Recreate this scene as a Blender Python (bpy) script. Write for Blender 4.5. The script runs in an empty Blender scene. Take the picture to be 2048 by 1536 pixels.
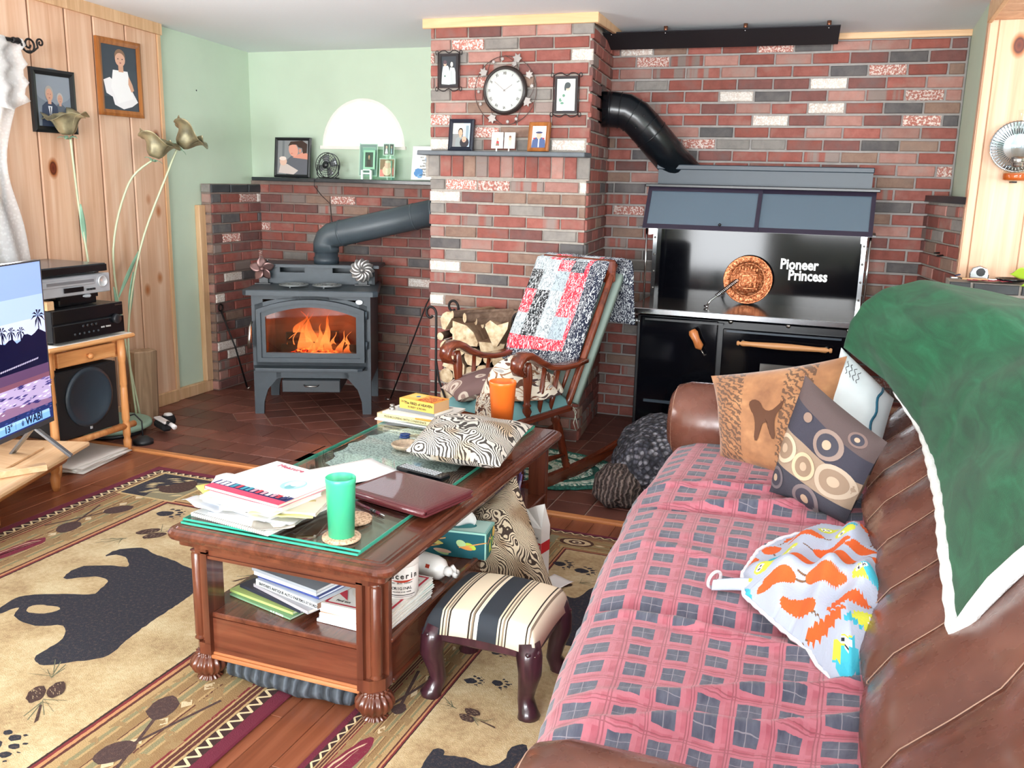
import bpy, bmesh, math, random
from mathutils import Vector, Matrix, noise
PI = math.pi
random.seed(7)
sc = bpy.context.scene
COL = sc.collection

# ------------------------------------------------------------------ camera
cam_d = bpy.data.cameras.new('camera'); cam = bpy.data.objects.new('camera', cam_d); COL.objects.link(cam)
F, PITCH, ROLL, YAW = 1838.2, math.radians(12.576), math.radians(1.380), math.radians(-20.452)
fw = Vector((math.sin(YAW)*math.cos(PITCH), math.cos(YAW)*math.cos(PITCH), -math.sin(PITCH)))
r0 = Vector((math.cos(YAW), -math.sin(YAW), 0)); u0 = r0.cross(fw)
RR = math.cos(ROLL)*r0 + math.sin(ROLL)*u0; UU = -math.sin(ROLL)*r0 + math.cos(ROLL)*u0
cam.matrix_world = Matrix(((RR.x, UU.x, -fw.x, 0), (RR.y, UU.y, -fw.y, 0), (RR.z, UU.z, -fw.z, 1.5), (0, 0, 0, 1)))
cam_d.sensor_width = 36; cam_d.lens = 36*F/2048; cam_d.clip_start = 0.02
sc.camera = cam

# ------------------------------------------------------------------ world, light, exposure
w = bpy.data.worlds.new('daylight_sky'); sc.world = w; w.use_nodes = True
bg = w.node_tree.nodes['Background']; bg.inputs[0].default_value = (0.86, 0.93, 1, 1); bg.inputs[1].default_value = 3.0
def area(name, loc, rot, sx, sy, power, col):
    l = bpy.data.lights.new(name, 'AREA'); l.shape = 'RECTANGLE'; l.size = sx; l.size_y = sy; l.energy = power; l.color = col
    o = bpy.data.objects.new(name, l); COL.objects.link(o); o.location = loc; o.rotation_euler = rot
    return o
# daylight through the rear windows, the glazed door behind the camera and the window on the left wall
area('window_light_rear', (0.3, -3.75, 1.5), (math.radians(106), 0, 0), 2.4, 1.4, 215, (0.95, 0.975, 1))
area('window_light_door', (-2.0, -3.75, 1.15), (math.radians(100), 0, 0), 1.2, 1.95, 140, (0.95, 0.975, 1))
area('window_light_left', (-4.12, 2.75, 1.55), (math.radians(108), 0, math.radians(-90)), 1.5, 1.2, 85, (1, 0.98, 0.95))
area('window_light_right', (2.35, 1.6, 1.6), (math.radians(100), 0, math.radians(90)), 1.8, 1.1, 60, (0.95, 0.97, 1))
sc.view_settings.view_transform = 'Standard'; sc.view_settings.look = 'None'
sc.view_settings.gamma = 1.0; sc.view_settings.use_curve_mapping = False
sc.view_settings.exposure = 0.78
try:
    sc.cycles.use_denoising = True
    sc.cycles.max_bounces = 8; sc.cycles.diffuse_bounces = 5; sc.cycles.glossy_bounces = 4
    sc.cycles.transmission_bounces = 6; sc.cycles.transparent_max_bounces = 10
    sc.cycles.caustics_reflective = False; sc.cycles.caustics_refractive = False
    sc.cycles.sample_clamp_indirect = 6.0
except Exception:
    pass

# ------------------------------------------------------------------ colour and materials
def lin(c):
    return c/12.92 if c <= 0.04045 else ((c+0.055)/1.055)**2.4
def C(h):
    h = h.lstrip('#'); return tuple(lin(int(h[i:i+2], 16)/255) for i in (0, 2, 4)) + (1.0,)
class NG:
    """small node-graph writer"""
    def __init__(s, name, rough=0.5, metal=0.0, col='#808080', **kw):
        s.m = bpy.data.materials.new(name); s.m.use_nodes = True; s.t = s.m.node_tree
        s.b = s.t.nodes['Principled BSDF']
        s.b.inputs['Base Color'].default_value = C(col); s.b.inputs['Roughness'].default_value = rough; s.b.inputs['Metallic'].default_value = metal
        for k, v in kw.items():
            s.b.inputs[k.replace('_', ' ')].default_value = v
    def n(s, typ, **kw):
        nd = s.t.nodes.new(typ)
        for k, v in kw.items():
            setattr(nd, k, v)
        return nd
    def l(s, a, b): s.t.links.new(a, b)
    def coord(s, kind='Object', scale=(1, 1, 1), rnd=False, rot=(0, 0, 0)):
        tc = s.n('ShaderNodeTexCoord'); mp = s.n('ShaderNodeMapping'); mp.inputs['Scale'].default_value = scale; mp.inputs['Rotation'].default_value = rot
        s.l(tc.outputs[kind], mp.inputs['Vector'])
        if rnd:
            oi = s.n('ShaderNodeObjectInfo'); v = s.n('ShaderNodeVectorMath', operation='SCALE'); v.inputs[0].default_value = (37, 53, 19)
            s.l(oi.outputs['Random'], v.inputs['Scale']); s.l(v.outputs[0], mp.inputs['Location'])
        return mp.outputs[0]
    def noise(s, vec, scale=5, detail=3, rough=0.5, dist=0, out='Fac'):
        n = s.n('ShaderNodeTexNoise'); n.inputs['Scale'].default_value = scale; n.inputs['Detail'].default_value = detail
        n.inputs['Roughness'].default_value = rough; n.inputs['Distortion'].default_value = dist
        if vec is not None: s.l(vec, n.inputs['Vector'])
        return n.outputs[out]
    def wave(s, vec, scale=5, dist=2, detail=2, dscale=1, typ='BANDS', direction='X'):
        n = s.n('ShaderNodeTexWave', wave_type=typ)
        if typ == 'BANDS': n.bands_direction = direction
        n.inputs['Scale'].default_value = scale; n.inputs['Distortion'].default_value = dist; n.inputs['Detail'].default_value = detail; n.inputs['Detail Scale'].default_value = dscale
        s.l(vec, n.inputs['Vector']); return n.outputs['Fac']
    def voro(s, vec, scale=5, feature='F1', out='Distance', rnd=1.0):
        n = s.n('ShaderNodeTexVoronoi', feature=feature); n.inputs['Scale'].default_value = scale; n.inputs['Randomness'].default_value = rnd
        s.l(vec, n.inputs['Vector']); return n.outputs[out]
    def ramp(s, fac, stops, interp='LINEAR'):
        r = s.n('ShaderNodeValToRGB'); r.color_ramp.interpolation = interp
        e = r.color_ramp.elements
        while len(e) < len(stops): e.new(0.5)
        for i, (p, c) in enumerate(stops):
            e[i].position = p; e[i].color = C(c) if isinstance(c, str) else (c, c, c, 1)
        s.l(fac, r.inputs[0]); return r.outputs[0]
    def mix(s, fac, a, b, mode='MIX'):
        m = s.n('ShaderNodeMix', data_type='RGBA', blend_type=mode)
        for inp, v in ((m.inputs[0], fac), (m.inputs[6], a), (m.inputs[7], b)):
            if isinstance(v, str): inp.default_value = C(v)
            elif isinstance(v, (int, float)): inp.default_value = v
            elif isinstance(v, tuple): inp.default_value = v
            else: s.l(v, inp)
        return m.outputs[2]
    def math(s, op, a, b=0.0, c=0.0):
        m = s.n('ShaderNodeMath', operation=op)
        for i, v in enumerate((a, b, c)):
            if isinstance(v, (int, float)): m.inputs[i].default_value = v
            else: s.l(v, m.inputs[i])
        return m.outputs[0]
    def sep(s, vec):
        x = s.n('ShaderNodeSeparateXYZ'); s.l(vec, x.inputs[0]); return x.outputs
    def comb(s, x, y, z=0.0):
        m = s.n('ShaderNodeCombineXYZ')
        for i, v in enumerate((x, y, z)):
            if isinstance(v, (int, float)): m.inputs[i].default_value = v
            else: s.l(v, m.inputs[i])
        return m.outputs[0]
    def col(s, c): s.l(c, s.b.inputs['Base Color']); return s
    def rough(s, c): s.l(c, s.b.inputs['Roughness']); return s
    def bump(s, h, strength=0.3, dist=0.01):
        b = s.n('ShaderNodeBump'); b.inputs['Strength'].default_value = strength; b.inputs['Distance'].default_value = dist
        s.l(h, b.inputs['Height']); s.l(b.outputs[0], s.b.inputs['Normal']); return s

def plain(name, col, rough=0.5, metal=0.0, var=0.06, scale=14, bump=0.0, **kw):
    g = NG(name, rough, metal, col, **kw)
    v = g.coord('Object'); n = g.noise(v, scale, 3)
    a = C(col); d = tuple(max(0, x*(1-var*2.2)) for x in a[:3])+(1,); b = tuple(min(1, x*(1+var*2.2)) for x in a[:3])+(1,)
    r = g.n('ShaderNodeMix', data_type='RGBA'); g.l(n, r.inputs[0]); r.inputs[6].default_value = d; r.inputs[7].default_value = b
    g.col(r.outputs[2])
    if bump: g.bump(n, bump, 0.004)
    return g.m
def wood(name, light, mid, dark, rough=0.4, axis=2, scale=1.0, coat=0.0, kind='Object'):
    g = NG(name, rough)
    sc_ = [26*scale]*3; sc_[axis] = 1.6*scale
    v = g.coord(kind, tuple(sc_), rnd=True)
    n = g.noise(v, 1.0, 5, 0.6, 0.6)
    c = g.ramp(n, [(0.25, dark), (0.5, mid), (0.75, light)])
    g.col(c); g.bump(n, 0.08, 0.003)
    g.b.inputs['Coat Weight'].default_value = coat
    return g.m
def pine(name, axis=2, light='#f0c392', mid='#e3a972', dark='#c98a55'):
    g = NG(name, 0.42)
    s1 = [20, 20, 20]; s1[axis] = 0.8
    v = g.coord('Object', tuple(s1), rnd=True); n = g.noise(v, 1.0, 4, 0.55, 0.8)
    base = g.ramp(n, [(0.28, dark), (0.5, mid), (0.72, light)])
    s2 = [1, 1, 1]; s2[axis] = 0.62
    k = g.coord('Object', tuple(s2), rnd=True)
    d = g.voro(k, 4.3)
    kn = g.ramp(d, [(0.0, '#5a2a16'), (0.06, '#8a4522'), (0.085, '#5e2c16'), (0.11, '#c9986a'), (0.17, '#ffffff')])
    g.col(g.mix(1.0, base, kn, 'MULTIPLY')); g.bump(n, 0.05, 0.003)
    return g.m
def glass(name, tint='#ffffff', rough=0.0, ior=1.45, alpha=0.12):
    """thin pane: clear film with a real reflection"""
    m = bpy.data.materials.new(name); m.use_nodes = True; t = m.node_tree; t.nodes.clear()
    o = t.nodes.new('ShaderNodeOutputMaterial'); mx = t.nodes.new('ShaderNodeMixShader'); tr = t.nodes.new('ShaderNodeBsdfTransparent'); gl = t.nodes.new('ShaderNodeBsdfGlossy'); fr = t.nodes.new('ShaderNodeFresnel')
    tr.inputs[0].default_value = C(tint); gl.inputs['Roughness'].default_value = rough; fr.inputs[0].default_value = ior
    ge = t.nodes.new('ShaderNodeNewGeometry'); mu = t.nodes.new('ShaderNodeMath'); mu.operation = 'MULTIPLY_ADD'; mu.inputs[1].default_value = -1.0
    m2 = t.nodes.new('ShaderNodeMath'); m2.operation = 'MULTIPLY'; t.links.new(ge.outputs['Backfacing'], mu.inputs[0]); mu.inputs[2].default_value = 1.0
    t.links.new(fr.outputs[0], m2.inputs[0]); t.links.new(mu.outputs[0], m2.inputs[1]); t.links.new(m2.outputs[0], mx.inputs[0]); t.links.new(tr.outputs[0], mx.inputs[1]); t.links.new(gl.outputs[0], mx.inputs[2]); t.links.new(mx.outputs[0], o.inputs[0])
    return m
def emit(name, col, strength=1.0):
    g = NG(name, 0.3, 0, '#000000'); g.b.inputs['Emission Color'].default_value = C(col); g.b.inputs['Emission Strength'].default_value = strength
    return g.m
def print_mat(name, rough=0.6, emission=0.0, coat=0.0):
    g = NG(name, rough); a = g.n('ShaderNodeAttribute', attribute_name='Col'); g.col(a.outputs['Color'])
    if emission:
        g.l(a.outputs['Color'], g.b.inputs['Emission Color']); g.b.inputs['Emission Strength'].default_value = emission
        g.b.inputs['Specular IOR Level'].default_value = 0.3
    g.b.inputs['Coat Weight'].default_value = coat
    return g.m

# ------------------------------------------------------------------ mesh builder
class MB:
    def __init__(s): s.v = []; s.f = []; s.uv = {}; s.cols = []; s.smooth = []; s.mi = []
    def add(s, vs, fs, smooth=False, col=None, mi=0, uvs=None):
        o = len(s.v); s.v += [tuple(x) for x in vs]
        for k, f in enumerate(fs):
            if uvs is not None: s.uv[len(s.f)] = [uvs[i] for i in f]
            s.f.append(tuple(i+o for i in f)); s.smooth.append(smooth); s.cols.append(col); s.mi.append(mi)
        return s
    def box(s, x0, x1, y0, y1, z0, z1, M=None, bev=0.0, **kw):
        if bev:
            b = min(bev, abs(x1-x0)*.49, abs(y1-y0)*.49, abs(z1-z0)*.49)
            vs = []; 
            for z, ins in ((z0, b), (z0+b, 0), (z1-b, 0), (z1, b)):
                for (x, y) in ((x0+ins+b*(ins == 0), y0+ins), (x1-ins-b*(ins == 0), y0+ins), (x1-ins, y0+ins+b*(ins == 0)), (x1-ins, y1-ins-b*(ins == 0)), (x1-ins-b*(ins == 0), y1-ins), (x0+ins+b*(ins == 0), y1-ins), (x0+ins, y1-ins-b*(ins == 0)), (x0+ins, y0+ins+b*(ins == 0))):
                    vs.append((x, y, z))
            fs = [tuple(range(7, -1, -1)), tuple(range(24, 32))]
            for L in range(3):
                for i in range(8):
                    j = (i+1) % 8; fs.append((L*8+i, L*8+j, L*8+8+j, L*8+8+i))
        else:
            vs = [(x, y, z) for z in (z0, z1) for (x, y) in ((x0, y0), (x1, y0), (x1, y1), (x0, y1))]
            fs = [(3, 2, 1, 0), (4, 5, 6, 7), (0, 1, 5, 4), (1, 2, 6, 5), (2, 3, 7, 6), (3, 0, 4, 7)]
        if M is not None: vs = [M @ Vector(p) for p in vs]
        return s.add(vs, fs, **kw)
    def prism(s, pts, z0, z1, M=None, bev=0.0, smooth=False, **kw):
        """pts: CCW outline in xy, extruded in z"""
        n = len(pts); rings = [(z0, 0), (z1, 0)]
        if bev: rings = [(z0, 0), (z1-bev, 0), (z1, bev)]
        cx = sum(p[0] for p in pts)/n; cy = sum(p[1] for p in pts)/n
        vs = []
        for z, ins in rings:
            for (x, y) in pts:
                d = math.hypot(x-cx, y-cy) or 1; vs.append((x-(x-cx)/d*ins, y-(y-cy)/d*ins, z))
        fs = [tuple(range(n-1, -1, -1)), tuple(range((len(rings)-1)*n, len(rings)*n))]
        for L in range(len(rings)-1):
            for i in range(n): j = (i+1) % n; fs.append((L*n+i, L*n+j, (L+1)*n+j, (L+1)*n+i))
        if M is not None: vs = [M @ Vector(p) for p in vs]
        return s.add(vs, fs, smooth=smooth, **kw)
    def lathe(s, prof, M=None, seg=20, ribs=0, ribd=0.0, smooth=True, **kw):
        """prof: list of (r, z) from bottom to top"""
        vs = []; fs = []; n = len(prof)
        for i, (r, z) in enumerate(prof):
            for k in range(seg):
                a = 2*PI*k/seg; rr = r
                if ribs: rr = r*(1+ribd*math.cos(ribs*a))
                vs.append((rr*math.cos(a), rr*math.sin(a), z))
        for i in range(n-1):
            for k in range(seg):
                j = (k+1) % seg; fs.append((i*seg+k, i*seg+j, (i+1)*seg+j, (i+1)*seg+k))
        if prof[0][0] > 1e-5: fs.append(tuple(range(seg-1, -1, -1)))
        if prof[-1][0] > 1e-5: fs.append(tuple((n-1)*seg+k for k in range(seg)))
        if M is not None: vs = [M @ Vector(p) for p in vs]
        return s.add(vs, fs, smooth=smooth, **kw)
    def tube(s, pts, r, seg=8, closed=False, cap=True, flat=1.0, **kw):
        """pts: polyline, r: radius or list"""
        P = [Vector(p) for p in pts]; n = len(P); R = r if isinstance(r, (list, tuple)) else [r]*n
        vs = []; fs = []; prev = None
        for i in range(n):
            if closed: t = (P[(i+1) % n]-P[i-1])
            else: t = P[min(i+1, n-1)]-P[max(i-1, 0)]
            t = t.normalized() if t.length > 1e-9 else Vector((0, 0, 1))
            if prev is None:
                a = Vector((0, 0, 1)) if abs(t.z) < 0.9 else Vector((1, 0, 0)); nx = t.cross(a).normalized()
            else:
                nx = prev-t*prev.dot(t); nx = nx.normalized() if nx.length > 1e-6 else t.orthogonal().normalized()
            prev = nx; ny = t.cross(nx)
            for k in range(seg):
                a = 2*PI*k/seg; vs.append(P[i]+(nx*math.cos(a)+ny*math.sin(a)*flat)*R[i])
        for i in range(n if closed else n-1):
            i2 = (i+1) % n
            for k in range(seg):
                j = (k+1) % seg; fs.append((i*seg+k, i*seg+j, i2*seg+j, i2*seg+k))
        if not closed and cap:
            fs.append(tuple(range(seg-1, -1, -1))); fs.append(tuple((n-1)*seg+k for k in range(seg)))
        return s.add(vs, fs, smooth=True, **kw)
    def bar(s, a, b, wd, ht, **kw):
        """square bar from a to b"""
        a = Vector(a); b = Vector(b); d = b-a; q = d.to_track_quat('X', 'Z').to_matrix().to_4x4(); M = Matrix.Translation(a) @ q
        return s.box(0, d.length, -wd/2, wd/2, -ht/2, ht/2, M=M, **kw)
    def grid(s, fn, nu, nv, smooth=True, colfn=None, **kw):
        vs = []; uv = []
        for j in range(nv+1):
            for i in range(nu+1):
                u = i/nu; v = j/nv; vs.append(fn(u, v)); uv.append((u, v))
        fs = [(j*(nu+1)+i, j*(nu+1)+i+1, (j+1)*(nu+1)+i+1, (j+1)*(nu+1)+i) for j in range(nv) for i in range(nu)]
        if colfn:
            o = len(s.f); s.add(vs, fs, smooth=smooth, uvs=uv, **kw)
            for j in range(nv):
                for i in range(nu): s.cols[o+j*nu+i] = colfn((i+.5)/nu, (j+.5)/nv)
            return s
        return s.add(vs, fs, smooth=smooth, uvs=uv, **kw)
    def build(s, name, m, parent=None, kind=None, solid=0.0, sub=0, offset=-1.0):
        me = bpy.data.meshes.new(name); me.from_pydata(s.v, [], s.f)
        ms = m if isinstance(m, (list, tuple)) else [m]
        for x in ms: me.materials.append(x)
        me.polygons.foreach_set('use_smooth', s.smooth)
        if len(ms) > 1: me.polygons.foreach_set('material_index', s.mi)
        if s.uv:
            ul = me.uv_layers.new(name='UVMap')
            for fi, p in enumerate(me.polygons):
                if fi in s.uv:
                    for k, li in enumerate(p.loop_indices): ul.data[li].uv = s.uv[fi][k]
        if any(c is not None for c in s.cols):
            at = me.color_attributes.new('Col', 'FLOAT_COLOR', 'CORNER')
            for fi, p in enumerate(me.polygons):
                c = s.cols[fi] or (0.5, 0.5, 0.5, 1)
                for li in p.loop_indices: at.data[li].color = c
        me.validate(); me.update()
        o = bpy.data.objects.new(name, me); COL.objects.link(o)
        if parent is not None:
            o.parent = parent
            if parent.get('_w'): o.matrix_parent_inverse = Matrix.Translation(-parent.location)
        if kind: o['kind'] = kind
        if solid:
            md = o.modifiers.new('thickness', 'SOLIDIFY'); md.thickness = solid; md.offset = offset
        if sub:
            md = o.modifiers.new('smooth', 'SUBSURF'); md.levels = sub; md.render_levels = sub
        return o
def thing(name, label, cat, loc=(0, 0, 0), rotz=0, group=None, world=True):
    """an Empty at the thing's base; world=True: its parts are written in room coordinates"""
    o = bpy.data.objects.new(name, None); COL.objects.link(o); o.location = loc; o.rotation_euler = (0, 0, rotz)
    o.empty_display_size = 0.05; o['label'] = label; o['category'] = cat
    if group: o['group'] = group
    if world: o['_w'] = 1
    return o
def tag(o, label, cat, group=None):
    o['label'] = label; o['category'] = cat
    if group: o['group'] = group
    return o
def struct(name, mb, m, **kw):
    return mb.build(name, m, kind='structure', **kw)
def senv(name):
    o = bpy.data.objects.new(name, None); COL.objects.link(o); o['kind'] = 'structure'; o['_w'] = 1; return o
def text(s, size, M, m, parent, name='lettering', extrude=0.0004, bold=0.0, align='LEFT', sx=1.0):
    cu = bpy.data.curves.new(name, 'FONT'); cu.body = s; cu.size = size; cu.extrude = extrude; cu.offset = bold; cu.align_x = align; cu.resolution_u = 2
    o = bpy.data.objects.new('tmp', cu); COL.objects.link(o)
    dg = bpy.context.evaluated_depsgraph_get(); me = bpy.data.meshes.new_from_object(o.evaluated_get(dg))
    bpy.data.objects.remove(o); bpy.data.curves.remove(cu)
    me.transform(M @ Matrix.Diagonal((sx, 1, 1, 1))); me.materials.clear(); me.materials.append(m)
    ob = bpy.data.objects.new(name, me); COL.objects.link(ob)
    if parent is not None:
        ob.parent = parent
        if parent.get('_w'): ob.matrix_parent_inverse = Matrix.Translation(-parent.location)
    return ob
def frame_M(o, x, y):
    """matrix with origin o, local x and y axes (y up the picture), z = x cross y out of the picture"""
    x = Vector(x).normalized(); y = Vector(y); y = (y-x*y.dot(x)).normalized(); z = x.cross(y)
    return Matrix(((x.x, y.x, z.x, o[0]), (x.y, y.y, z.y, o[1]), (x.z, y.z, z.z, o[2]), (0, 0, 0, 1)))
def T(x, y, z): return Matrix.Translation((x, y, z))
def RZ(a): return Matrix.Rotation(math.radians(a), 4, 'Z')
def RX(a): return Matrix.Rotation(math.radians(a), 4, 'X')
def RY(a): return Matrix.Rotation(math.radians(a), 4, 'Y')
def ell(cx, cy, rx, ry, n=14, rot=0, jit=0.0, a0=0, a1=360):
    out = []; m = n if a1-a0 == 360 else n+1
    for k in range(m):
        a = math.radians(a0+(a1-a0)*k/n); j = 1+random.uniform(-jit, jit)
        x, y = rx*j*math.cos(a), ry*j*math.sin(a); c, s_ = math.cos(math.radians(rot)), math.sin(math.radians(rot))
        out.append((cx+x*c-y*s_, cy+x*s_+y*c))
    return out
def artwork(shapes, M, name, m, parent, step=0.00025, sx=1.0, sy=1.0, z0=0.0):
    """flat print: (colour, outline) layers in picture coordinates"""
    mb = MB()
    for k, (c, pts) in enumerate(shapes):
        z = z0+step*k
        mb.add([M @ Vector((x*sx, y*sy, z)) for x, y in pts], [tuple(range(len(pts)))], col=C(c))
    return mb.build(name, m, parent)
def R4(x0, y0, x1, y1): return [(x0, y0), (x1, y0), (x1, y1), (x0, y1)]
def clip(poly, a, b, c):
    """keep a*x+b*y<=c"""
    out = []
    for i in range(len(poly)):
        p, q = poly[i], poly[(i+1) % len(poly)]; dp, dq = a*p[0]+b*p[1]-c, a*q[0]+b*q[1]-c
        if dp <= 0: out.append(p)
        if dp*dq < 0:
            t = dp/(dp-dq); out.append((p[0]+(q[0]-p[0])*t, p[1]+(q[1]-p[1])*t))
    return out
def nz(x, y, z, s=1.0): return noise.noise(Vector((x*s, y*s, z*s)))
# ================================================================== SETTING
def zceil(y): return 2.33+0.05*(5.75-y)
M_green = plain('green_paint', '#c4d4c0', 0.75, var=0.02, scale=6, bump=0.03)
M_ceil = plain('ceiling_paint', '#e9edf2', 0.9, var=0.01, scale=90, bump=0.15)
M_cream = plain('white_paint', '#e9e6df', 0.6, var=0.01)
M_pine = pine('knotty_pine', 2, '#e8c6ac', '#dcb294', '#cc9c7c')
M_pine2 = pine('knotty_pine_pale', 2, '#f0cdae', '#e3b896', '#d0a27e')
M_trim = wood('pine_trim', '#f0cda2', '#e4b98c', '#d2a577', 0.45, 0)
M_trimv = wood('pine_trim_vertical', '#e6c39c', '#d6ad84', '#c0966e', 0.45, 2)
M_slate = plain('black_slate', '#2f3338', 0.35, var=0.25, scale=9, bump=0.2)

def holed(name, m, axis, at, th, u0, u1, v0, v1, holes):
    """wall in the plane axis=at (thickness th towards +axis), u along the other horizontal axis, v up"""
    mb = MB(); us = sorted({u0, u1, *[h[0] for h in holes], *[h[1] for h in holes]}); vs = sorted({v0, v1, *[h[2] for h in holes], *[h[3] for h in holes]})
    for i in range(len(us)-1):
        for j in range(len(vs)-1):
            cu, cv = (us[i]+us[i+1])/2, (vs[j]+vs[j+1])/2
            if any(h[0] < cu < h[1] and h[2] < cv < h[3] for h in holes): continue
            if axis == 'x': mb.box(at, at+th, us[i], us[i+1], vs[j], vs[j+1])
            else: mb.box(us[i], us[i+1], at, at+th, vs[j], vs[j+1])
    return struct(name, mb, m)
def sash(name, axis, at, u0, u1, v0, v1, nx=2, ny=2, mat=None):
    """white window frame with muntins and panes in a wall opening"""
    f = MB(); t = 0.05
    def bx(mb, a, b, c, d, e0, e1):
        if axis == 'x': mb.box(e0, e1, a, b, c, d)
        else: mb.box(a, b, e0, e1, c, d)
    for a, b, c, d in ((u0, u1, v0, v0+t), (u0, u1, v1-t, v1), (u0, u0+t, v0+t, v1-t), (u1-t, u1, v0+t, v1-t)): bx(f, a, b, c, d, at-0.03, at+0.03)
    for i in range(1, nx): c = u0+(u1-u0)*i/nx; bx(f, c-.015, c+.015, v0+t, v1-t, at-0.015, at+0.015)
    for i in range(1, ny): c = v0+(v1-v0)*i/ny; bx(f, u0+t, u1-t, c-.015, c+.015, at-0.015, at+0.015)
    o = struct(name, f, mat or M_cream)
    g = MB(); bx(g, u0+t, u1-t, v0+t, v1-t, at-.002, at+.002); g.build('pane', M_pane, o)
    return o
M_pane = glass('window_glass', '#ffffff', 0.0, 1.45)

struct('ceiling', MB().add([(-4.4, -4.1, zceil(-4.1)), (2.5, -4.1, zceil(-4.1)), (2.5, 5.9, zceil(5.9)), (-4.4, 5.9, zceil(5.9)), (-4.4, -4.1, zceil(-4.1)+.1), (2.5, -4.1, zceil(-4.1)+.1), (2.5, 5.9, zceil(5.9)+.1), (-4.4, 5.9, zceil(5.9)+.1)],
       [(0, 3, 2, 1), (4, 5, 6, 7), (0, 1, 5, 4), (1, 2, 6, 5), (2, 3, 7, 6), (3, 0, 4, 7)][:0]+[(0, 3, 2, 1), (4, 5, 6, 7), (0, 1, 5, 4), (1, 2, 6, 5), (2, 3, 7, 6), (3, 0, 4, 7)]), M_ceil)

# left wall with its window, rear wall, right wall
holed('wall_left', M_green, 'x', -4.32, 0.12, -4.0, 5.9, 0, 2.95, [(2.05, 3.5, 0.95, 2.12)])
sash('window_2', 'x', -4.26, 2.05, 3.5, 0.95, 2.12)
holed('wall_rear', M_green, 'y', -4.0, 0.12, -4.32, 2.52, 0, 2.95, [(-0.9, 1.5, 0.8, 2.2), (-2.6, -1.4, 0.05, 2.15)])
sash('window_3', 'y', -3.94, -0.9, 1.5, 0.8, 2.2, 3, 2); sash('door_1', 'y', -3.94, -2.6, -1.4, 0.05, 2.15, 1, 1)
holed('wall_right', M_green, 'x', 2.4, 0.12, -4.0, 5.0, 0, 2.95, [(0.7, 2.5, 1.0, 2.15)])
sash('window_4', 'x', 2.46, 0.7, 2.5, 1.0, 2.15)

# back wall behind the bricks, with the half-round window
ax, az, ar = -3.283, 1.69, 0.322
mb = MB(); Y0, Y1 = 5.75, 5.9
N = 24
def wallface(y, flip):
    vs = []; fs = []
    arc = [(ax+ar*math.cos(PI-PI*k/N), az+ar*math.sin(PI-PI*k/N)) for k in range(N+1)]
    top = [(p[0], 2.8) for p in arc]
    vs += [(x, y, z) for x, z in arc]+[(x, y, z) for x, z in top]
    for k in range(N): fs.append((k, k+1, N+2+k, N+1+k))
    b = len(vs)
    vs += [(-4.32, y, 0), (0.56, y, 0), (0.56, y, az), (-4.32, y, az), (-4.32, y, 2.8), (ax-ar, y, az), (ax-ar, y, 2.8), (ax+ar, y, az), (ax+ar, y, 2.8), (0.56, y, 2.8)]
    fs += [(b, b+1, b+2, b+3), (b+3, b+5, b+6, b+4), (b+7, b+2, b+9, b+8)]
    return vs, [tuple(reversed(f)) if flip else f for f in fs]
for y, fl in ((Y0, False), (Y1, True)): mb.add(*wallface(y, fl))
arc = [(ax+ar*math.cos(PI*k/N), az+ar*math.sin(PI*k/N)) for k in range(N+1)]
o_ = [(x, Y0, z) for x, z in arc]+[(x, Y1, z) for x, z in arc]
mb.add(o_, [(k, N+1+k, N+2+k, k+1) for k in range(N)]+[(0, N, 2*N+1, N+1)])
struct('wall_back', mb, M_green)
mb = MB()
for (ro, ri, y0, y1) in ((ar, ar-0.022, 5.752, 5.83),):
    vs = []
    for y in (y0, y1):
        for r in (ro, ri): vs += [(ax+r*math.cos(PI*k/N), y, az+r*math.sin(PI*k/N)+0.002) for k in range(N+1)]
    n = N+1; fs = []
    for k in range(N): fs += [(k, k+1, n+k+1, n+k), (2*n+k+1, 2*n+k, 3*n+k, 3*n+k+1), (n+k, n+k+1, 3*n+k+1, 3*n+k), (k+1, k, 2*n+k, 2*n+k+1)]
    mb.add(vs, fs)
mb.box(ax-ar-.01, ax+ar+.012, 5.735, 5.83, az-0.016, az+0.006)
win = struct('window_1', mb, plain('window_frame_white', '#f1e9e2', 0.5))
mb = MB(); mb.add([(ax+.3*math.cos(PI*k/N), 5.81, az+.3*math.sin(PI*k/N)) for k in range(N+1)], [tuple(range(N+1))]); mb.build('pane', M_pane, win)

# ------------------------------------------------------------------ bricks
def brickmat(name, a, b, c=None, speck=None, bands=False, rough=0.88):
    g = NG(name, rough); v = g.coord('Object', (1, 1, 1), rnd=True)
    n = g.noise(v, 22, 4, 0.6); col = g.ramp(n, [(0.3, a), (0.62, b)])
    oi = g.n('ShaderNodeObjectInfo'); hs = g.n('ShaderNodeHueSaturation'); hs.inputs['Saturation'].default_value = 1.0
    g.l(g.math('MULTIPLY_ADD', oi.outputs['Random'], 0.26, 0.86), hs.inputs['Value'])
    if bands:
        v2 = g.coord('Object', (9, 0.2, 0.2), rnd=True); n2 = g.noise(v2, 1.6, 2, 0.5)
        col = g.mix(g.ramp(n2, [(0.44, 0.0), (0.52, 1.0)]), col, c)
    elif c:
        n2 = g.noise(v, 7, 3, 0.6); col = g.mix(g.ramp(n2, [(0.5, 0.0), (0.7, 0.8)]), col, c)
    if speck:
        n3 = g.noise(v, 95, 2, 0.7); col = g.mix(g.ramp(n3, [(0.48, 0.0), (0.56, 1.0)]), col, speck)
    g.l(col, hs.inputs['Color']); g.col(hs.outputs[0])
    g.bump(g.noise(v, 60, 4, 0.7), 0.5, 0.004)
    return g.m
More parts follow.
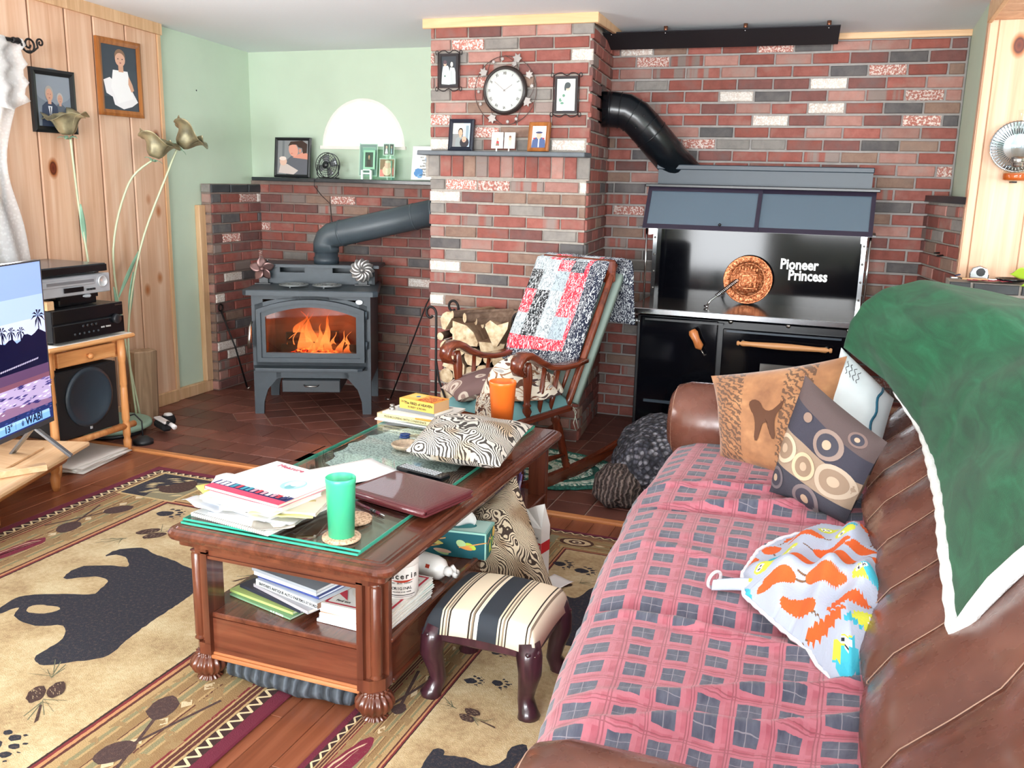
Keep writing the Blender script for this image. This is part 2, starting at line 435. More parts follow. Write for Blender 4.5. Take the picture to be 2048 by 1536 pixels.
BM = {
 'red': brickmat('brick_red', '#8c5149', '#9f6057', '#9b786e'),
 'red2': brickmat('brick_rust', '#854c43', '#96564c', '#84605a'),
 'salmon': brickmat('brick_salmon', '#a0736a', '#ae8177', '#a08a82'),
 'dark': brickmat('brick_maroon', '#6f4844', '#7d514c', '#6c5856'),
 'band': brickmat('brick_banded', '#8d544b', '#9d6056', '#8d7d77', bands=True),
 'brown': brickmat('brick_brown', '#85695c', '#977b6c', '#8a756a'),
 'grey': brickmat('brick_grey', '#7e7976', '#8d8782', '#9a938c'),
 'char': brickmat('brick_charcoal', '#555254', '#646060', '#726d6b'),
 'white': brickmat('brick_whitewashed', '#e3dad2', '#d3c3b8', '#c9aa9e', speck='#f2ece6'),
 'speck': brickmat('brick_speckled', '#a9655a', '#b5776b', None, speck='#e2d2ca'),
 'slate': plain('slate_brick', '#3d4145', 0.6, var=0.3, scale=11, bump=0.2),
}
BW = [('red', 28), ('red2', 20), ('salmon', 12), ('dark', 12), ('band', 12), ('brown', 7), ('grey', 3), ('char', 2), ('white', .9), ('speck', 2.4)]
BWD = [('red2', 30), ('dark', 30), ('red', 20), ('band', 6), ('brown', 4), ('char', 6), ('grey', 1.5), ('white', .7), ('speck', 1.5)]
M_mortar = plain('mortar', '#a9a29a', 0.95, var=0.12, scale=40, bump=0.5)
M_mortar_d = plain('mortar_dark', '#8b7a72', 0.95, var=0.15, scale=20, bump=0.5)  # darker, browner mortar for the low walls on the left
CH, BL, JT = 0.0677, 0.203, 0.0115
_bm = {}
def brick_mesh(L, Hh, kind, var):
    key = (round(L, 3), round(Hh, 3), kind, var)
    if key in _bm: return _bm[key]
    rnd = random.Random(hash((round(L, 3), round(Hh, 3), var)) & 0xffff)
    vs = []
    ring = [(-1, -1), (0, -1), (1, -1), (1, 0), (1, 1), (0, 1), (-1, 1), (-1, 0)]
    for yy, ins in ((-0.012, 0.0), (0.0045, 0.0), (0.0085, 0.0042)):
        for a, b in ring:
            j = 0.0016 if yy > 0 else 0
            vs.append((a*(L/2-ins)+rnd.uniform(-j, j), yy, b*(Hh/2-ins)+rnd.uniform(-j, j)))
    fs = [tuple(range(16, 24))[::-1]]
    for k in range(2):
        for i in range(8): j = (i+1) % 8; fs.append((k*8+j, k*8+i, (k+1)*8+i, (k+1)*8+j))
    me = bpy.data.meshes.new('brick'); me.from_pydata([(x, y, z) for x, y, z in vs], [], fs); me.materials.append(BM[kind]); me.update()
    _bm[key] = me; return me
def bricks(parent, O, ang, L, z0, z1, special=(), weights=BW, seed=1, phase=0.0, skip=None, rowfn=None, cut=None):
    """running bond on a vertical face: O=(x,y) start, ang=direction of the face, outward = ang-90deg"""
    rnd = random.Random(seed); ca, sa = math.cos(math.radians(ang)), math.sin(math.radians(ang))
    place = []; row = 0; z = z0
    while z+CH*0.55 < z1:
        h = min(CH, z1-z); off = (phase+(0.5 if row % 2 else 0.0))*BL
        u = -off % BL-BL if off else 0.0
        while u < L-0.012:
            a, b = max(u, 0), min(u+BL, L)
            if b-a > 0.03: place.append([(a+b)/2, z+h/2, b-a-JT, h-JT, row])
            u += BL
        z += CH; row += 1
    kinds = {}
    for su, sz, k in special:
        i = min(range(len(place)), key=lambda q: abs(place[q][0]-su)+2*abs(place[q][1]-sz)); kinds[i] = k
    names = [x[0] for x in weights]; wts = [x[1] for x in weights]; junk = MB()
    for i, (u, zz, l, h, r_) in enumerate(place):
        k = kinds.get(i) or (rowfn(r_, zz) if rowfn else None) or rnd.choices(names, wts)[0]
        me = brick_mesh(l, h, k, rnd.randrange(3))
        x, y = O[0]+ca*u, O[1]+sa*u
        out = rnd.uniform(-0.0015, 0.002)
        o = bpy.data.objects.new('brick', me)
        if skip and skip(u, zz):
            M = Matrix.Translation((x, y, zz)) @ RZ(ang+180)
            junk.add([M @ vv.co for vv in me.vertices], [tuple(p.vertices) for p in me.polygons]); bpy.data.objects.remove(o); continue
        o.location = (x+sa*out, y-ca*out, zz+rnd.uniform(-.001, .001)); o.rotation_euler = (0, 0, math.radians(ang+180)); COL.objects.link(o); o.parent = parent
    if junk.v: junk.build('hidden_bricks', BM['dark'], parent, kind='stuff')
def mort(name, x0, x1, y0, y1, z0, z1, m=None):
    return struct(name, MB().box(x0, x1, y0, y1, z0, z1), m or M_mortar)
R34 = 34*CH
# chimney breast
wc = struct('wall_chimney', MB().prism([(-2.404, 5.006), (-1.458, 5.006), (-1.54, 5.745), (-2.404, 5.745)], 0, 2.36), M_mortar)
spC = [(.32, 2.225, 'speck'), (.92, 2.197, 'white'), (.46, 2.274, 'grey'), (.09, 1.919, 'grey'), (.36, 1.795, 'speck'), (.85, 1.695, 'white'), (.3, 1.481, 'speck'), (.73, 1.471, 'salmon'), (.1, 1.347, 'white'), (.13, 1.198, 'brown'), (.04, 1.114, 'char'), (.63, 1.283, 'grey'), (.65, 1.049, 'brown'), (.74, 1.208, 'grey'), (.07, .989, 'white'), (.09, .78, 'white'), (.16, 1.049, 'grey')]
bricks(wc, (-2.41, 5.0), 0, 0.96, 0.004, 1.5, spC, seed=11, phase=0.0)
bricks(wc, (-2.41, 5.0), 0, 0.97, 1.652, 2.33, spC, seed=12, phase=0.35)
for k in range(13):      # soldier course under the mantel
    kk = ['grey', 'red', 'red2', 'brown', 'band', 'red', 'salmon', 'red', 'red2', 'red', 'salmon', 'red', 'grey'][k]
    me = brick_mesh(0.118, 0.0675, kk, k % 3); o = bpy.data.objects.new('brick', me)
    o.matrix_world = Matrix.Translation((-2.415+0.04+k*0.0755, 4.985, 1.565)) @ RZ(180) @ RY(90); COL.objects.link(o); o.parent = wc
sm = MB().box(-2.43, -1.44, 4.99, 5.01, 1.5, 1.63); o = sm.build('mortar_band', M_mortar, wc)
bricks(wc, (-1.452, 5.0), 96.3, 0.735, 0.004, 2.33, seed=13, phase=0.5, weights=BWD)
bricks(wc, (-2.41, 5.73), -90, 0.73, 0.004, 1.5, seed=14, weights=BWD, skip=lambda u, z: True)
# back wall right of the chimney
wb = mort('wall_brick_right', -1.56, 0.435, 5.728, 5.749, 0, 2.31, plain('mortar_grey', '#a19c99', 0.95, var=0.1, scale=30, bump=0.5))
spB = [(a+.115, b, c) for a, b, c in [(.8, 2.293, 'speck'), (1.04, 2.281, 'char'), (.05, 2.229, 'white'), (.16, 2.155, 'speck'), (.65, 2.144, 'salmon'), (1.24, 2.143, 'char'), (.86, 2.072, 'dark'), (.6, 1.999, 'white'), (.82, 1.997, 'char'), (1.14, 1.921, 'white'), (.82, 1.848, 'white'), (.49, 1.769, 'speck'), (.69, 1.771, 'grey'), (.1, 1.697, 'char'), (.05, 1.479, 'char'), (1.58, 2.22, 'char'), (1.48, 2.152, 'speck'), (1.69, 1.993, 'speck'), (1.57, 1.925, 'char'), (1.69, 1.845, 'speck'), (1.85, 1.845, 'char'), (1.48, 1.694, 'char'), (1.84, 1.556, 'speck'), (1.6, 1.407, 'char'), (1.71, 1.697, 'brown')]]
bricks(wb, (-1.545, 5.724), 0, 1.975, 0.004, 2.3, spB, seed=21, phase=0.2, skip=lambda u, z: 0.4 < u < 1.56 and z < 0.86)
# back wall behind the wood stove
wl = mort('wall_brick_left', -4.2, -2.41, 5.728, 5.749, 0, 1.445, M_mortar_d)
spL = [(.22, .968, 'dark'), (.84, .97, 'char'), (1.32, .757, 'white'), (1.31, .894, 'char'), (1.16, .614, 'char'), (.75, 1.261, 'brown'), (.48, 1.076, 'grey')]
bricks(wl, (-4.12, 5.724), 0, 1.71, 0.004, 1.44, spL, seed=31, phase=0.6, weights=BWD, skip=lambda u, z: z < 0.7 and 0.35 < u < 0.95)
# low brick wing on the left
ww = mort('wall_wing_left', -4.2, -4.126, 5.176, 5.749, 0, 1.42, M_mortar_d)
spW = [(.32, 1.317, 'speck'), (.2, .811, 'white'), (.4, .813, 'char'), (.08, .312, 'white'), (.03, .602, 'white'), (.19, 1.152, 'char')]
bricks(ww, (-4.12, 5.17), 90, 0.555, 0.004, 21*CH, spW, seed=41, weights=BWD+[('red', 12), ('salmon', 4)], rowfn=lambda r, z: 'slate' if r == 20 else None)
bricks(ww, (-4.195, 5.17), 0, 0.08, 0.004, 21*CH, seed=42, weights=[('brown', 5), ('salmon', 3), ('dark', 3)], rowfn=lambda r, z: 'grey' if r == 20 else None)
# low brick wing and ledge on the right
wr = struct('wall_wing_right', MB().prism([(0.322, 5.745), (0.476, 5.025), (0.54, 5.025), (0.54, 5.745)], 0, 1.43), M_mortar)
bricks(wr, (0.313, 5.735), -77.7, 0.72, 0.004, 21*CH, seed=51, weights=BWD+[('salmon', 15)])
struct('trim_3', MB().prism([(0.452, 5.02), (0.52, 5.02), (0.52, 5.745), (0.298, 5.745)], 1.43, 1.465), M_slate)
we = mort('wall_ledge_right', 0.405, 1.7, 4.806, 5.02, 0, 1.075)
bricks(we, (0.4, 4.8), 0, 1.3, 0.004+CH*0.05, 1.08, seed=52, rowfn=lambda r, z: 'slate' if r == 15 else None, skip=lambda u, z: z < 0.75)
struct('wall_side_right', MB().prism([(0.437, 5.75), (0.452, 5.03), (0.58, 5.03), (0.58, 5.75)], 1.46, 2.45), M_green)
# pine clad wall and boxed soffit on the right, facing the room
wp = struct('wall_pine_right', MB().box(0.45, 1.7, 5.012, 5.1, 1.08, 2.45), M_pine2)
xs = [0.452, 0.492, 0.705, 0.915, 1.13, 1.34, 1.55]
for a, b in zip(xs[:-1], xs[1:]):
    MB().box(a+.0015, b-.0015, 5.0-(0.006 if a == 0.452 else 0), 5.013, 1.08, 2.27, bev=0.003).build('board', M_pine2, wp)
sf = struct('trim_4', MB().box(0.462, 1.7, 3.4, 5.02, 2.282, 2.46), M_pine2)
for k in range(8): MB().box(0.455, 1.7, 3.4+k*0.2+.002, 3.6+k*0.2-.002, 2.27, 2.283, bev=.003).build('board', M_pine2, sf)
MB().box(0.44, 0.462, 3.4, 5.0, 2.255, 2.33, bev=.003).build('edge_board', M_trim, sf); MB().box(0.452, 0.472, 3.4, 5.0, 2.34, 2.42, bev=.003).build('edge_board', M_trim, sf)
# pine boards on the left wall
wpn = struct('wall_pine_left', MB().box(-4.2, -4.191, 0.6, 4.81, 0, 2.36), plain('board_gap', '#4a2c1a', .9))
ys = [4.80, 4.535, 4.289, 4.092, 3.852, 3.62, 3.42, 3.2, 2.99, 2.76, 2.55, 2.33, 2.12, 1.9, 1.68, 1.45, 1.2]
for a, b in zip(ys[:-1], ys[1:]):
    top = zceil(a)-0.005
    segs = [(0.0, top)] if b > 3.5 else ([(0.0, .95), (2.12, top)] if a > 2.05 else [(0, top)])
    for z0_, z1_ in segs: MB().box(-4.192, -4.17, b+.0045, a-.0045, z0_, z1_, bev=0.006).build('board', M_pine, wpn)
struct('trim_5', MB().box(-4.2, -4.162, 4.797, 4.822, 0.06, zceil(4.8)), M_trimv)
mb = MB(); mb.add([(-4.17, 1.2, zceil(1.2)-.085), (-4.15, 1.2, zceil(1.2)-.085), (-4.15, 4.825, zceil(4.825)-.065), (-4.17, 4.825, zceil(4.825)-.065), (-4.17, 1.2, zceil(1.2)), (-4.15, 1.2, zceil(1.2)), (-4.15, 4.825, zceil(4.825)), (-4.17, 4.825, zceil(4.825))], [(0, 1, 2, 3), (7, 6, 5, 4), (0, 4, 5, 1), (1, 5, 6, 2), (2, 6, 7, 3), (3, 7, 4, 0)])
struct('trim_6', mb, M_trimv)
struct('baseboard_left', MB().box(-4.2, -4.165, 4.80, 5.165, 0, 0.078, bev=.004).box(-4.17, -4.15, 2.0, 4.80, 0, 0.085, bev=.004), M_trimv)
struct('trim_7', MB().box(-4.2, -4.16, 5.1, 5.165, 0.078, 1.28, bev=.004), M_trimv)
# window casing on the left wall
struct('trim_8', MB().box(-4.2, -4.155, 3.5, 3.58, 0.87, 2.2).box(-4.2, -4.155, 1.97, 2.05, 0.87, 2.2).box(-4.2, -4.155, 1.97, 3.58, 2.12, 2.2).box(-4.2, -4.12, 1.95, 3.6, 0.87, 0.95), M_trimv)
# ceiling trims
def ztrim(name, x0, x1, y0, y1, h, m=M_trim): return struct(name, MB().box(x0, x1, y0, y1, zceil(y0)-h, zceil(y0), bev=.003), m)
ztrim('trim_9', -2.445, -1.415, 4.965, 4.99, 0.052); ztrim('trim_10', -1.44, -1.415, 4.99, 5.72, 0.052, M_trimv); ztrim('trim_11', -1.45, 0.44, 5.69, 5.712, 0.033)

# ------------------------------------------------------------------ floors
def floorwood(name):
    g = NG(name, 0.28); v = g.coord('Object', (30, 1.1, 10), rnd=True); n = g.noise(v, 1, 5, 0.6, 0.6)
    c = g.ramp(n, [(0.25, '#75412c'), (0.5, '#8e5238'), (0.75, '#a36549')]); oi = g.n('ShaderNodeObjectInfo')
    hs = g.n('ShaderNodeHueSaturation'); g.l(g.math('MULTIPLY_ADD', oi.outputs['Random'], 0.3, 0.85), hs.inputs['Value']); g.l(c, hs.inputs['Color']); g.col(hs.outputs[0])
    g.b.inputs['Coat Weight'].default_value = 0.15; g.bump(n, 0.06, 0.002); return g.m
M_floor = floorwood('fir_floor')
fl = struct('floor', MB().box(-4.32, 2.52, -4.0, 3.8, -0.12, -0.018), plain('subfloor', '#4b2a1a', 0.8))
rnd = random.Random(5); x = -4.2; _pm = {}
k = 0
while x < 0.6:
    y = -0.4+rnd.uniform(-.3, .3)
    while y < 3.79:
        y2 = min(y+rnd.choice((1.2, 1.7, 2.3)), 3.79)
        if 3.79-y2 < 0.3: y2 = 3.79
        L = round(y2-y, 2); key = L
        if key not in _pm:
            me = MB().box(.0008, .0992, 0, L-.0015, -0.02, 0, bev=.0015).build('plank', M_floor); _pm[key] = me.data; bpy.data.objects.remove(me)
        o = bpy.data.objects.new('plank', _pm[key]); o.location = (x, y, 0); COL.objects.link(o); o.parent = fl
        y = y2; k += 1
    x += 0.1
MB().box(0.6, 2.5, -4.0, 3.79, -.02, 0).box(-4.2, .6, -4.0, -0.7, -.02, 0).build('far_planks', M_floor, fl, kind='stuff')
struct('trim_12', MB().box(-4.2, 1.8, 3.79, 3.835, -0.02, 0.012, bev=.006), wood('hearth_nosing', '#d99a66', '#c9834f', '#a9643a', 0.35, 0))
# quarry tiles
def tilemat(name, a, b):
    g = NG(name, 0.4); v = g.coord('Object', rnd=True); n = g.noise(v, 9, 3); oi = g.n('ShaderNodeObjectInfo'); hs = g.n('ShaderNodeHueSaturation')
    g.l(g.math('MULTIPLY_ADD', oi.outputs['Random'], 0.5, 0.75), hs.inputs['Value']); g.l(g.ramp(n, [(.3, a), (.7, b)]), hs.inputs['Color']); g.col(hs.outputs[0]); g.bump(g.noise(v, 50, 2), .08, .002)
    return g.m
M_tile = [tilemat('quarry_tile_red', '#6f4237', '#835246'), tilemat('quarry_tile_brown', '#623c33', '#764a40')]
ht = struct('floor_hearth', MB().box(-4.32, 2.0, 3.8, 5.9, -0.12, -0.004), plain('tile_grout', '#a08a7d', 0.9, var=.15))
TP = 0.1853
def tile(poly, k):
    if len(poly) < 3: return
    A = sum(poly[i][0]*poly[(i+1) % len(poly)][1]-poly[(i+1) % len(poly)][0]*poly[i][1] for i in range(len(poly)))/2
    if abs(A) < 0.0009: return
    if A < 0: poly = poly[::-1]
    cx = sum(p[0] for p in poly)/len(poly); cy = sum(p[1] for p in poly)/len(poly)
    q = []
    for p in poly: d = math.hypot(p[0]-cx, p[1]-cy); q.append((cx+(p[0]-cx)*(1-.0045/d), cy+(p[1]-cy)*(1-.0045/d)))
    MB().prism(q, -0.01, 0.0, bev=.002).build('tile', M_tile[k % 2], ht)
def rect_tile(x0, x1, y0, y1):
    x0, x1 = max(x0, -4.19), min(x1, 0.3)
    if x1-x0 > .03 and y1-y0 > .03: tile([(x0, y0), (x1, y0), (x1, y1), (x0, y1)], rnd.randrange(2))
yb = [3.835, 4.005, 4.165, 4.32]
for r_ in range(3):
    off = (0.0, .085, .02)[r_]
    for i in range(-17, 8): rect_tile(-1.07+(i-0)*TP+off*(i < -9), -1.07+(i+1)*TP+off*(i < -9), yb[r_], yb[r_+1])
xf = -3.64
for i in range(3):
    for j in range(8): rect_tile(xf-(i+1)*TP, xf-i*TP, 4.32+j*TP, min(4.32+(j+1)*TP, 5.72))
for j in range(8):
    for i in range(12): rect_tile(-1.95+i*TP, -1.95+(i+1)*TP, 4.32+j*TP, min(4.32+(j+1)*TP, 5.72))
# cut triangular band
yy0, yy1, st = 4.32, 4.552, 0.2415
x = xf
while x < -2.0:
    tile([(x, yy0), (x+st, yy0), (x, yy1)], 0); tile([(x, yy1), (x+st, yy0), (x+st, yy1)], 1); x += st
d = TP*math.sqrt(2)
for i in range(-2, 16):
    for j in range(-2, 8):
        cx = xf+i*d/2; cy = 4.552+(2*j+(i % 2))*d/2
        p = [(cx-d/2, cy), (cx, cy-d/2), (cx+d/2, cy), (cx, cy+d/2)]
        p = clip(p, -1, 0, -xf)
        for a_, b_, c_ in ((1, 0, -1.952), (0, -1, -4.552), (0, 1, 5.72)):
            if len(p) >= 3: p = clip(p, a_, b_, c_)
        if len(p) >= 3 and not (-2.41 < cx and cy > 5.05): tile(p, rnd.randrange(2))
# ================================================================== WOOD STOVE (left)
def ring(mb, outer, inner, y0, y1, M=None, **kw):
    """frame between two outlines (same count), drawn in x/z, extruded y0..y1 (y0 = front)"""
    n = len(outer); vs = [(x, y, z) for y in (y0, y1) for pts in (outer, inner) for x, z in pts]
    fs = []
    for i in range(n):
        j = (i+1) % n
        fs += [(i, j, n+j, n+i), (2*n+j, 2*n+i, 3*n+i, 3*n+j), (j, i, 2*n+i, 2*n+j), (n+i, n+j, 3*n+j, 3*n+i)]
    if M is not None: vs = [M @ Vector(p) for p in vs]
    return mb.add(vs, fs, **kw)
XZ = Matrix(((1, 0, 0, 0), (0, 0, 1, 0), (0, 1, 0, 0), (0, 0, 0, 1)))   # prism outline xy -> x/z, extrusion -> y
M_iron = plain('stove_grey_paint', '#353f47', 0.45, var=0.08, scale=30, bump=0.15)
M_iron2 = plain('stove_dark_paint', '#2b3136', 0.4, var=0.1)
M_black = plain('black_metal', '#15171b', 0.32, var=0.1)
M_chrome = plain('chrome', '#c8ccd0', 0.15, 1.0, var=0.02)
M_steel = plain('brushed_steel', '#a9a6a2', 0.28, 1.0, var=0.05)
def arch(x0, x1, z0, z1, h, n=14):
    pts = [(x0, z0), (x1, z0)]
    for k in range(n+1):
        t = 1-2*k/n; pts.append(((x0+x1)/2+(x1-x0)/2*t, z1+h*(1-t*t)))
    return pts
st = thing('wood_stove', 'dark grey cast wood stove with an arched glass door and a fire burning', 'stove', (-3.514, 4.749, 0), math.radians(24), world=False)
W = 0.735
b = MB()
b.box(0, .02, 0, .55, .27, .76).box(W-.02, W, 0, .55, .27, .76).box(0.02, W-.02, .53, .55, .27, .76).box(.02, W-.02, 0, .53, .27, .285).box(.02, .07, 0, .02, .285, .76).box(W-.07, W-.02, 0, .02, .285, .76).box(.07, W-.07, 0, .02, .735, .76).box(.07, W-.07, 0, .02, .285, .372)
ring(b, arch(.02, .715, .285, .70, .058), arch(.062, .673, .372, .655, .062), .0, .01); b.build('body', M_iron, st)
MB().prism([(-.045, -.03), (-.02, -.05), (W+.02, -.05), (W+.05, -.03), (W+.02, .57), (-.02, .57)], .763, .797, bev=.006).build('top_plate', M_iron, st)
b = MB().box(.0, W, .50, .55, .797, .905).box(0, .02, .33, .5, .797, .905).box(W-.02, W, .33, .5, .797, .905).box(.0, W, .33, .345, .797, .87).box(.0, .12, .33, .345, .87, .905).box(.28, .46, .33, .345, .87, .905).box(W-.12, W, .33, .345, .87, .905)
b.build('heat_riser', M_iron, st)
MB().prism([(-.03, .30), (W+.03, .30), (W+.05, .57), (-.05, .57)], .905, .925, bev=.004).build('riser_top', M_iron, st)
fr = MB(); ring(fr, arch(.035, .70, .345, .675, .065), arch(.062, .673, .372, .655, .062), -.045, .0)
ring(fr, arch(.055, .68, .365, .66, .062), arch(.088, .648, .402, .632, .058), -.03, .0)
door = fr.build('door', M_iron, st)
mb = MB(); a_ = arch(.085, .651, .398, .636, .058); mb.add([(x, -.012, z) for x, z in a_]+[(x, -.008, z) for x, z in a_], [tuple(range(len(a_))), tuple(range(2*len(a_)-1, len(a_)-1, -1))])
g_ = glass('stove_glass', '#e3c4a4', 0.02, 1.5); mb.build('glass', g_, door)
MB().tube([(.012, -.05, .60), (.004, -.075, .57), (.0, -.085, .50), (.0, -.085, .44)], [.006, .008, .012, .014]).build('handle', M_steel, door)
for z in (.62, .43): MB().lathe([(.009, 0), (.009, .05)], M=T(.712, -.03, z), seg=8).build('hinge', M_iron, door)
MB().prism(ell(0, 0, .024, .017, 16), 0, .006, M=T(.667, -.006, .725) @ RX(90), bev=.002).build('badge', plain('badge_grey', '#8d8f93', .3, .8), st)
MB().prism([(.018, -.08), (.03, -.095), (.66, -.095), (.69, -.08), (.70, 0), (.0, 0)], .298, .315, bev=.004).build('ash_lip', M_iron, st)
sk = MB()
for s_, x0 in ((1, 0), (-1, W)):
    pts = [(0, .27), (0, 0), (.055, 0), (.06, .08), (.085, .16), (.14, .225), (.17, .245), (.17, .27)]
    p2 = [(x0+s_*x, z) for x, z in pts]
    if s_ < 0: p2 = p2[::-1]
    for y0 in (.0, .51):
        MB().prism(p2[::-1], y0, y0+.03, M=XZ).build('leg', M_iron, st)
sk.box(.14, W-.14, 0, .02, .235, .272).box(0, .02, .03, .51, .21, .272).box(W-.02, W, .03, .51, .21, .272).build('skirt', M_iron, st)
d_ = MB().box(.182, .545, -.045, .35, .152, .232, bev=.004).build('ash_drawer', M_iron2, st)
MB().tube([(.32, -.046, .2), (.33, -.07, .197), (.40, -.07, .197), (.41, -.046, .2)], .005).build('handle', M_steel, d_)
MB().box(.15, .6, .1, .4, .235, .27).build('ash_box', M_black, st)
# firebox lining, grate, logs, embers, flames
M_fb = plain('sooty_firebrick', '#6b4a36', 0.9, var=0.3, scale=12)
l = MB().box(.06, W-.06, .43, .445, .3, .73).box(.05, .06, .03, .43, .3, .73).box(W-.06, W-.05, .03, .43, .3, .73).box(.06, W-.06, .03, .43, .3, .315).box(.06, W-.06, .03, .43, .70, .715)
l.build('firebox_lining', M_fb, st)
M_bark = wood('charred_bark', '#5d4334', '#3b2a22', '#1f1613', 0.9, 0)
for (x0, y0, z0, x1, y1, z1, r) in ((.14, .2, .37, .6, .24, .36, .05), (.2, .3, .37, .62, .16, .385, .045), (.17, .22, .45, .5, .3, .455, .045)):
    MB().tube([(x0, y0, z0), ((x0+x1)/2, (y0+y1)/2+.01, (z0+z1)/2), (x1, y1, z1)], [r, r*1.05, r*.9], seg=9).build('burning_log', M_bark, st)
g = NG('embers', 0.9, 0, '#301008'); v = g.coord('Object'); n = g.noise(v, 45, 2); g.l(g.ramp(n, [(.42, '#200400'), (.5, '#ff3010'), (.62, '#ffb060')]), g.b.inputs['Emission Color']); g.b.inputs['Emission Strength'].default_value = 2.2
mb = MB(); rnd = random.Random(3)
mb.grid(lambda u, v: (.14+.46*u, .06+.3*v,   .355+.05*math.sin(PI*u)*math.sin(PI*v)+.012*nz(u*20, v*14, 1)), 26, 14); mb.build('embers', g.m, st, kind='stuff')
g = NG('flame', 1, 0, '#000000'); v = g.coord('Object'); z_ = g.sep(v)[2]
g.l(g.ramp(g.math('MULTIPLY_ADD', z_, 3.2, -1.15), [(0.0, '#ff7a3a'), (.3, '#ffc088'), (.6, '#ff9a55'), (1, '#c8501c')]), g.b.inputs['Emission Color']); g.b.inputs['Emission Strength'].default_value = 1.9
g.l(g.ramp(g.math('MULTIPLY_ADD', z_, 3.2, -1.15), [(0.0, 0.0), (.18, .7), (.5, .55), (1, .05)]), g.b.inputs['Alpha'])
M_flame = g.m
for (x, y, z, h, w_, lean, ph) in ((.30, .12, .40, .24, .05, .05, 0), (.345, .15, .44, .2, .045, -.06, 2), (.39, .13, .38, .19, .04, .03, 4), (.45, .12, .36, .25, .03, -.01, 1), (.52, .14, .35, .17, .03, .05, 3), (.56, .17, .36, .15, .028, .03, 5), (.26, .16, .5, .13, .04, .08, 2.5), (.48, .2, .36, .14, .035, 0, .4), (.2, .2, .38, .16, .03, .06, 1.5), (.36, .1, .37, .12, .03, -.03, 3.3), (.42, .22, .38, .25, .035, .04, 4.4), (.58, .12, .36, .1, .03, -.02, 2.2)):
    mb = MB()
    mb.grid(lambda u, v: (x+lean*v*v+w_*(1-v)**.7*(1.05-.2*v)*(2*u-1)*(.35+.65*math.sin(PI*min(1, v+.25)))+.016*math.sin(8*v+ph)*v, y+.012*math.cos(3*(2*u-1))+.01*math.sin(6*v+ph), z+h*v), 6, 16)
    mb.build('flame', M_flame, st)
fl_l = bpy.data.lights.new('fire_glow', 'POINT'); fl_l.energy = 7; fl_l.color = (1, .48, .2); fl_l.shadow_soft_size = .08
fo = bpy.data.objects.new('fire_glow', fl_l); COL.objects.link(fo); fo.parent = st; fo.location = (.4, .16, .52)
MB().lathe([(.083, .925), (.083, .965), (.077, .967), (.077, 1.03)], M=T(.41, .42, 0), seg=24).build('flue_collar', M_iron, st)

# stove pipe: elbow then a long slope into the chimney
pa = st.matrix_basis @ Vector((.41, .42, 1.02)); P0 = Vector((pa.x, pa.y, 1.0))
sp = thing('stove_pipe', 'matte grey stove pipe rising from the wood stove into the chimney side', 'pipe', (P0.x, P0.y, .97))
Mp = plain('pipe_grey_paint', '#434d54', 0.42, var=0.05)
E1 = P0+Vector((0.0, 0, .10)); D1 = Vector((-2.40, 5.42, 1.322))
dr = (D1-E1).normalized(); A1 = E1+dr*.11
MB().tube([P0, E1-Vector((0, 0, .045)), E1-Vector((0, 0, .02))+dr*.012, E1+dr*.045-Vector((0, 0, 0)), A1, D1], .084, seg=24).build('pipe', Mp, sp)
for t_, rr in ((.0, .087), (.62, .0865), (.78, .0865), (.86, .088), (.93, .092)):
    c_ = A1+(D1-A1)*t_; MB().tube([c_, c_+dr*.012], rr, seg=24).build('seam_ring', Mp, sp)
MB().tube([P0+Vector((0, 0, .02)), P0+Vector((0, 0, .03))], .081, seg=24).build('seam_ring', Mp, sp)

# two heat-powered fans, two trivets on the stove top
M_br = plain('bronze_blades', '#8d6f6c', 0.35, 0.6)
def stovefan(name, label, x, y, blades, m, rot):
    t = thing(name, label, 'fan', tuple(st.matrix_basis @ Vector((x, y, .798))), math.radians(24), world=False, group=None)
    MB().box(-.05, .05, -.03, .03, 0, .006).build('base', M_black, t)
    MB().box(-.028, .028, .002, .02, .006, .15).box(-.035, .035, .0, .022, .15, .155).build('stand', M_black, t)
    for k in range(blades):
        a = 360*k/blades+rot; mb = MB()
        mb.grid(lambda u, v: (v*.072+.008, (u-.5)*.05*math.sin(PI*(.15+.8*v))*1.3, .012*(u-.5)), 4, 6)
        o = mb.build('blade', m, t, solid=.0012); o.matrix_local = T(0, -.025, .098) @ RX(90) @ RZ(a) @ RX(18)
    MB().lathe([(.013, 0), (.013, .02), (.006, .028)], M=T(0, -.02, .098) @ RX(90), seg=12).build('hub', m, t)
    return t
stovefan('heat_fan', 'bronze heat-powered fan with separate blades on the stove top, left', .02, .29, 5, M_br, 20)
stovefan('heat_fan', 'silver grey heat-powered fan with overlapping blades on the stove top, right', .66, .29, 12, plain('silver_blades', '#a9a6a4', .3, .7), 0)
M_triv = plain('trivet_iron', '#8b9092', 0.45, .6)
for lb, x in (('round openwork iron trivet on the stove top, left of two', .24), ('round openwork iron trivet on the stove top, right of two', .45)):
    t = thing('trivet', lb, 'trivet', tuple(st.matrix_basis @ Vector((x, .14, .798))), math.radians(24), world=False)
    mb = MB()
    for r in (.088, .06, .03): mb.tube([(r*math.cos(2*PI*k/24), r*math.sin(2*PI*k/24), .014) for k in range(24)], .005, seg=6, closed=True)
    for k in range(8): a = 2*PI*k/8; mb.tube([(0, 0, .014), (.088*math.cos(a), .088*math.sin(a), .014)], .0045, seg=5)
    mb.build('plate', M_triv, t)
    for k in range(3): a = 2*PI*k/3+.4; MB().lathe([(.006, 0), (.006, .012)], M=T(.08*math.cos(a), .08*math.sin(a), 0), seg=6).build('foot', M_triv, t)
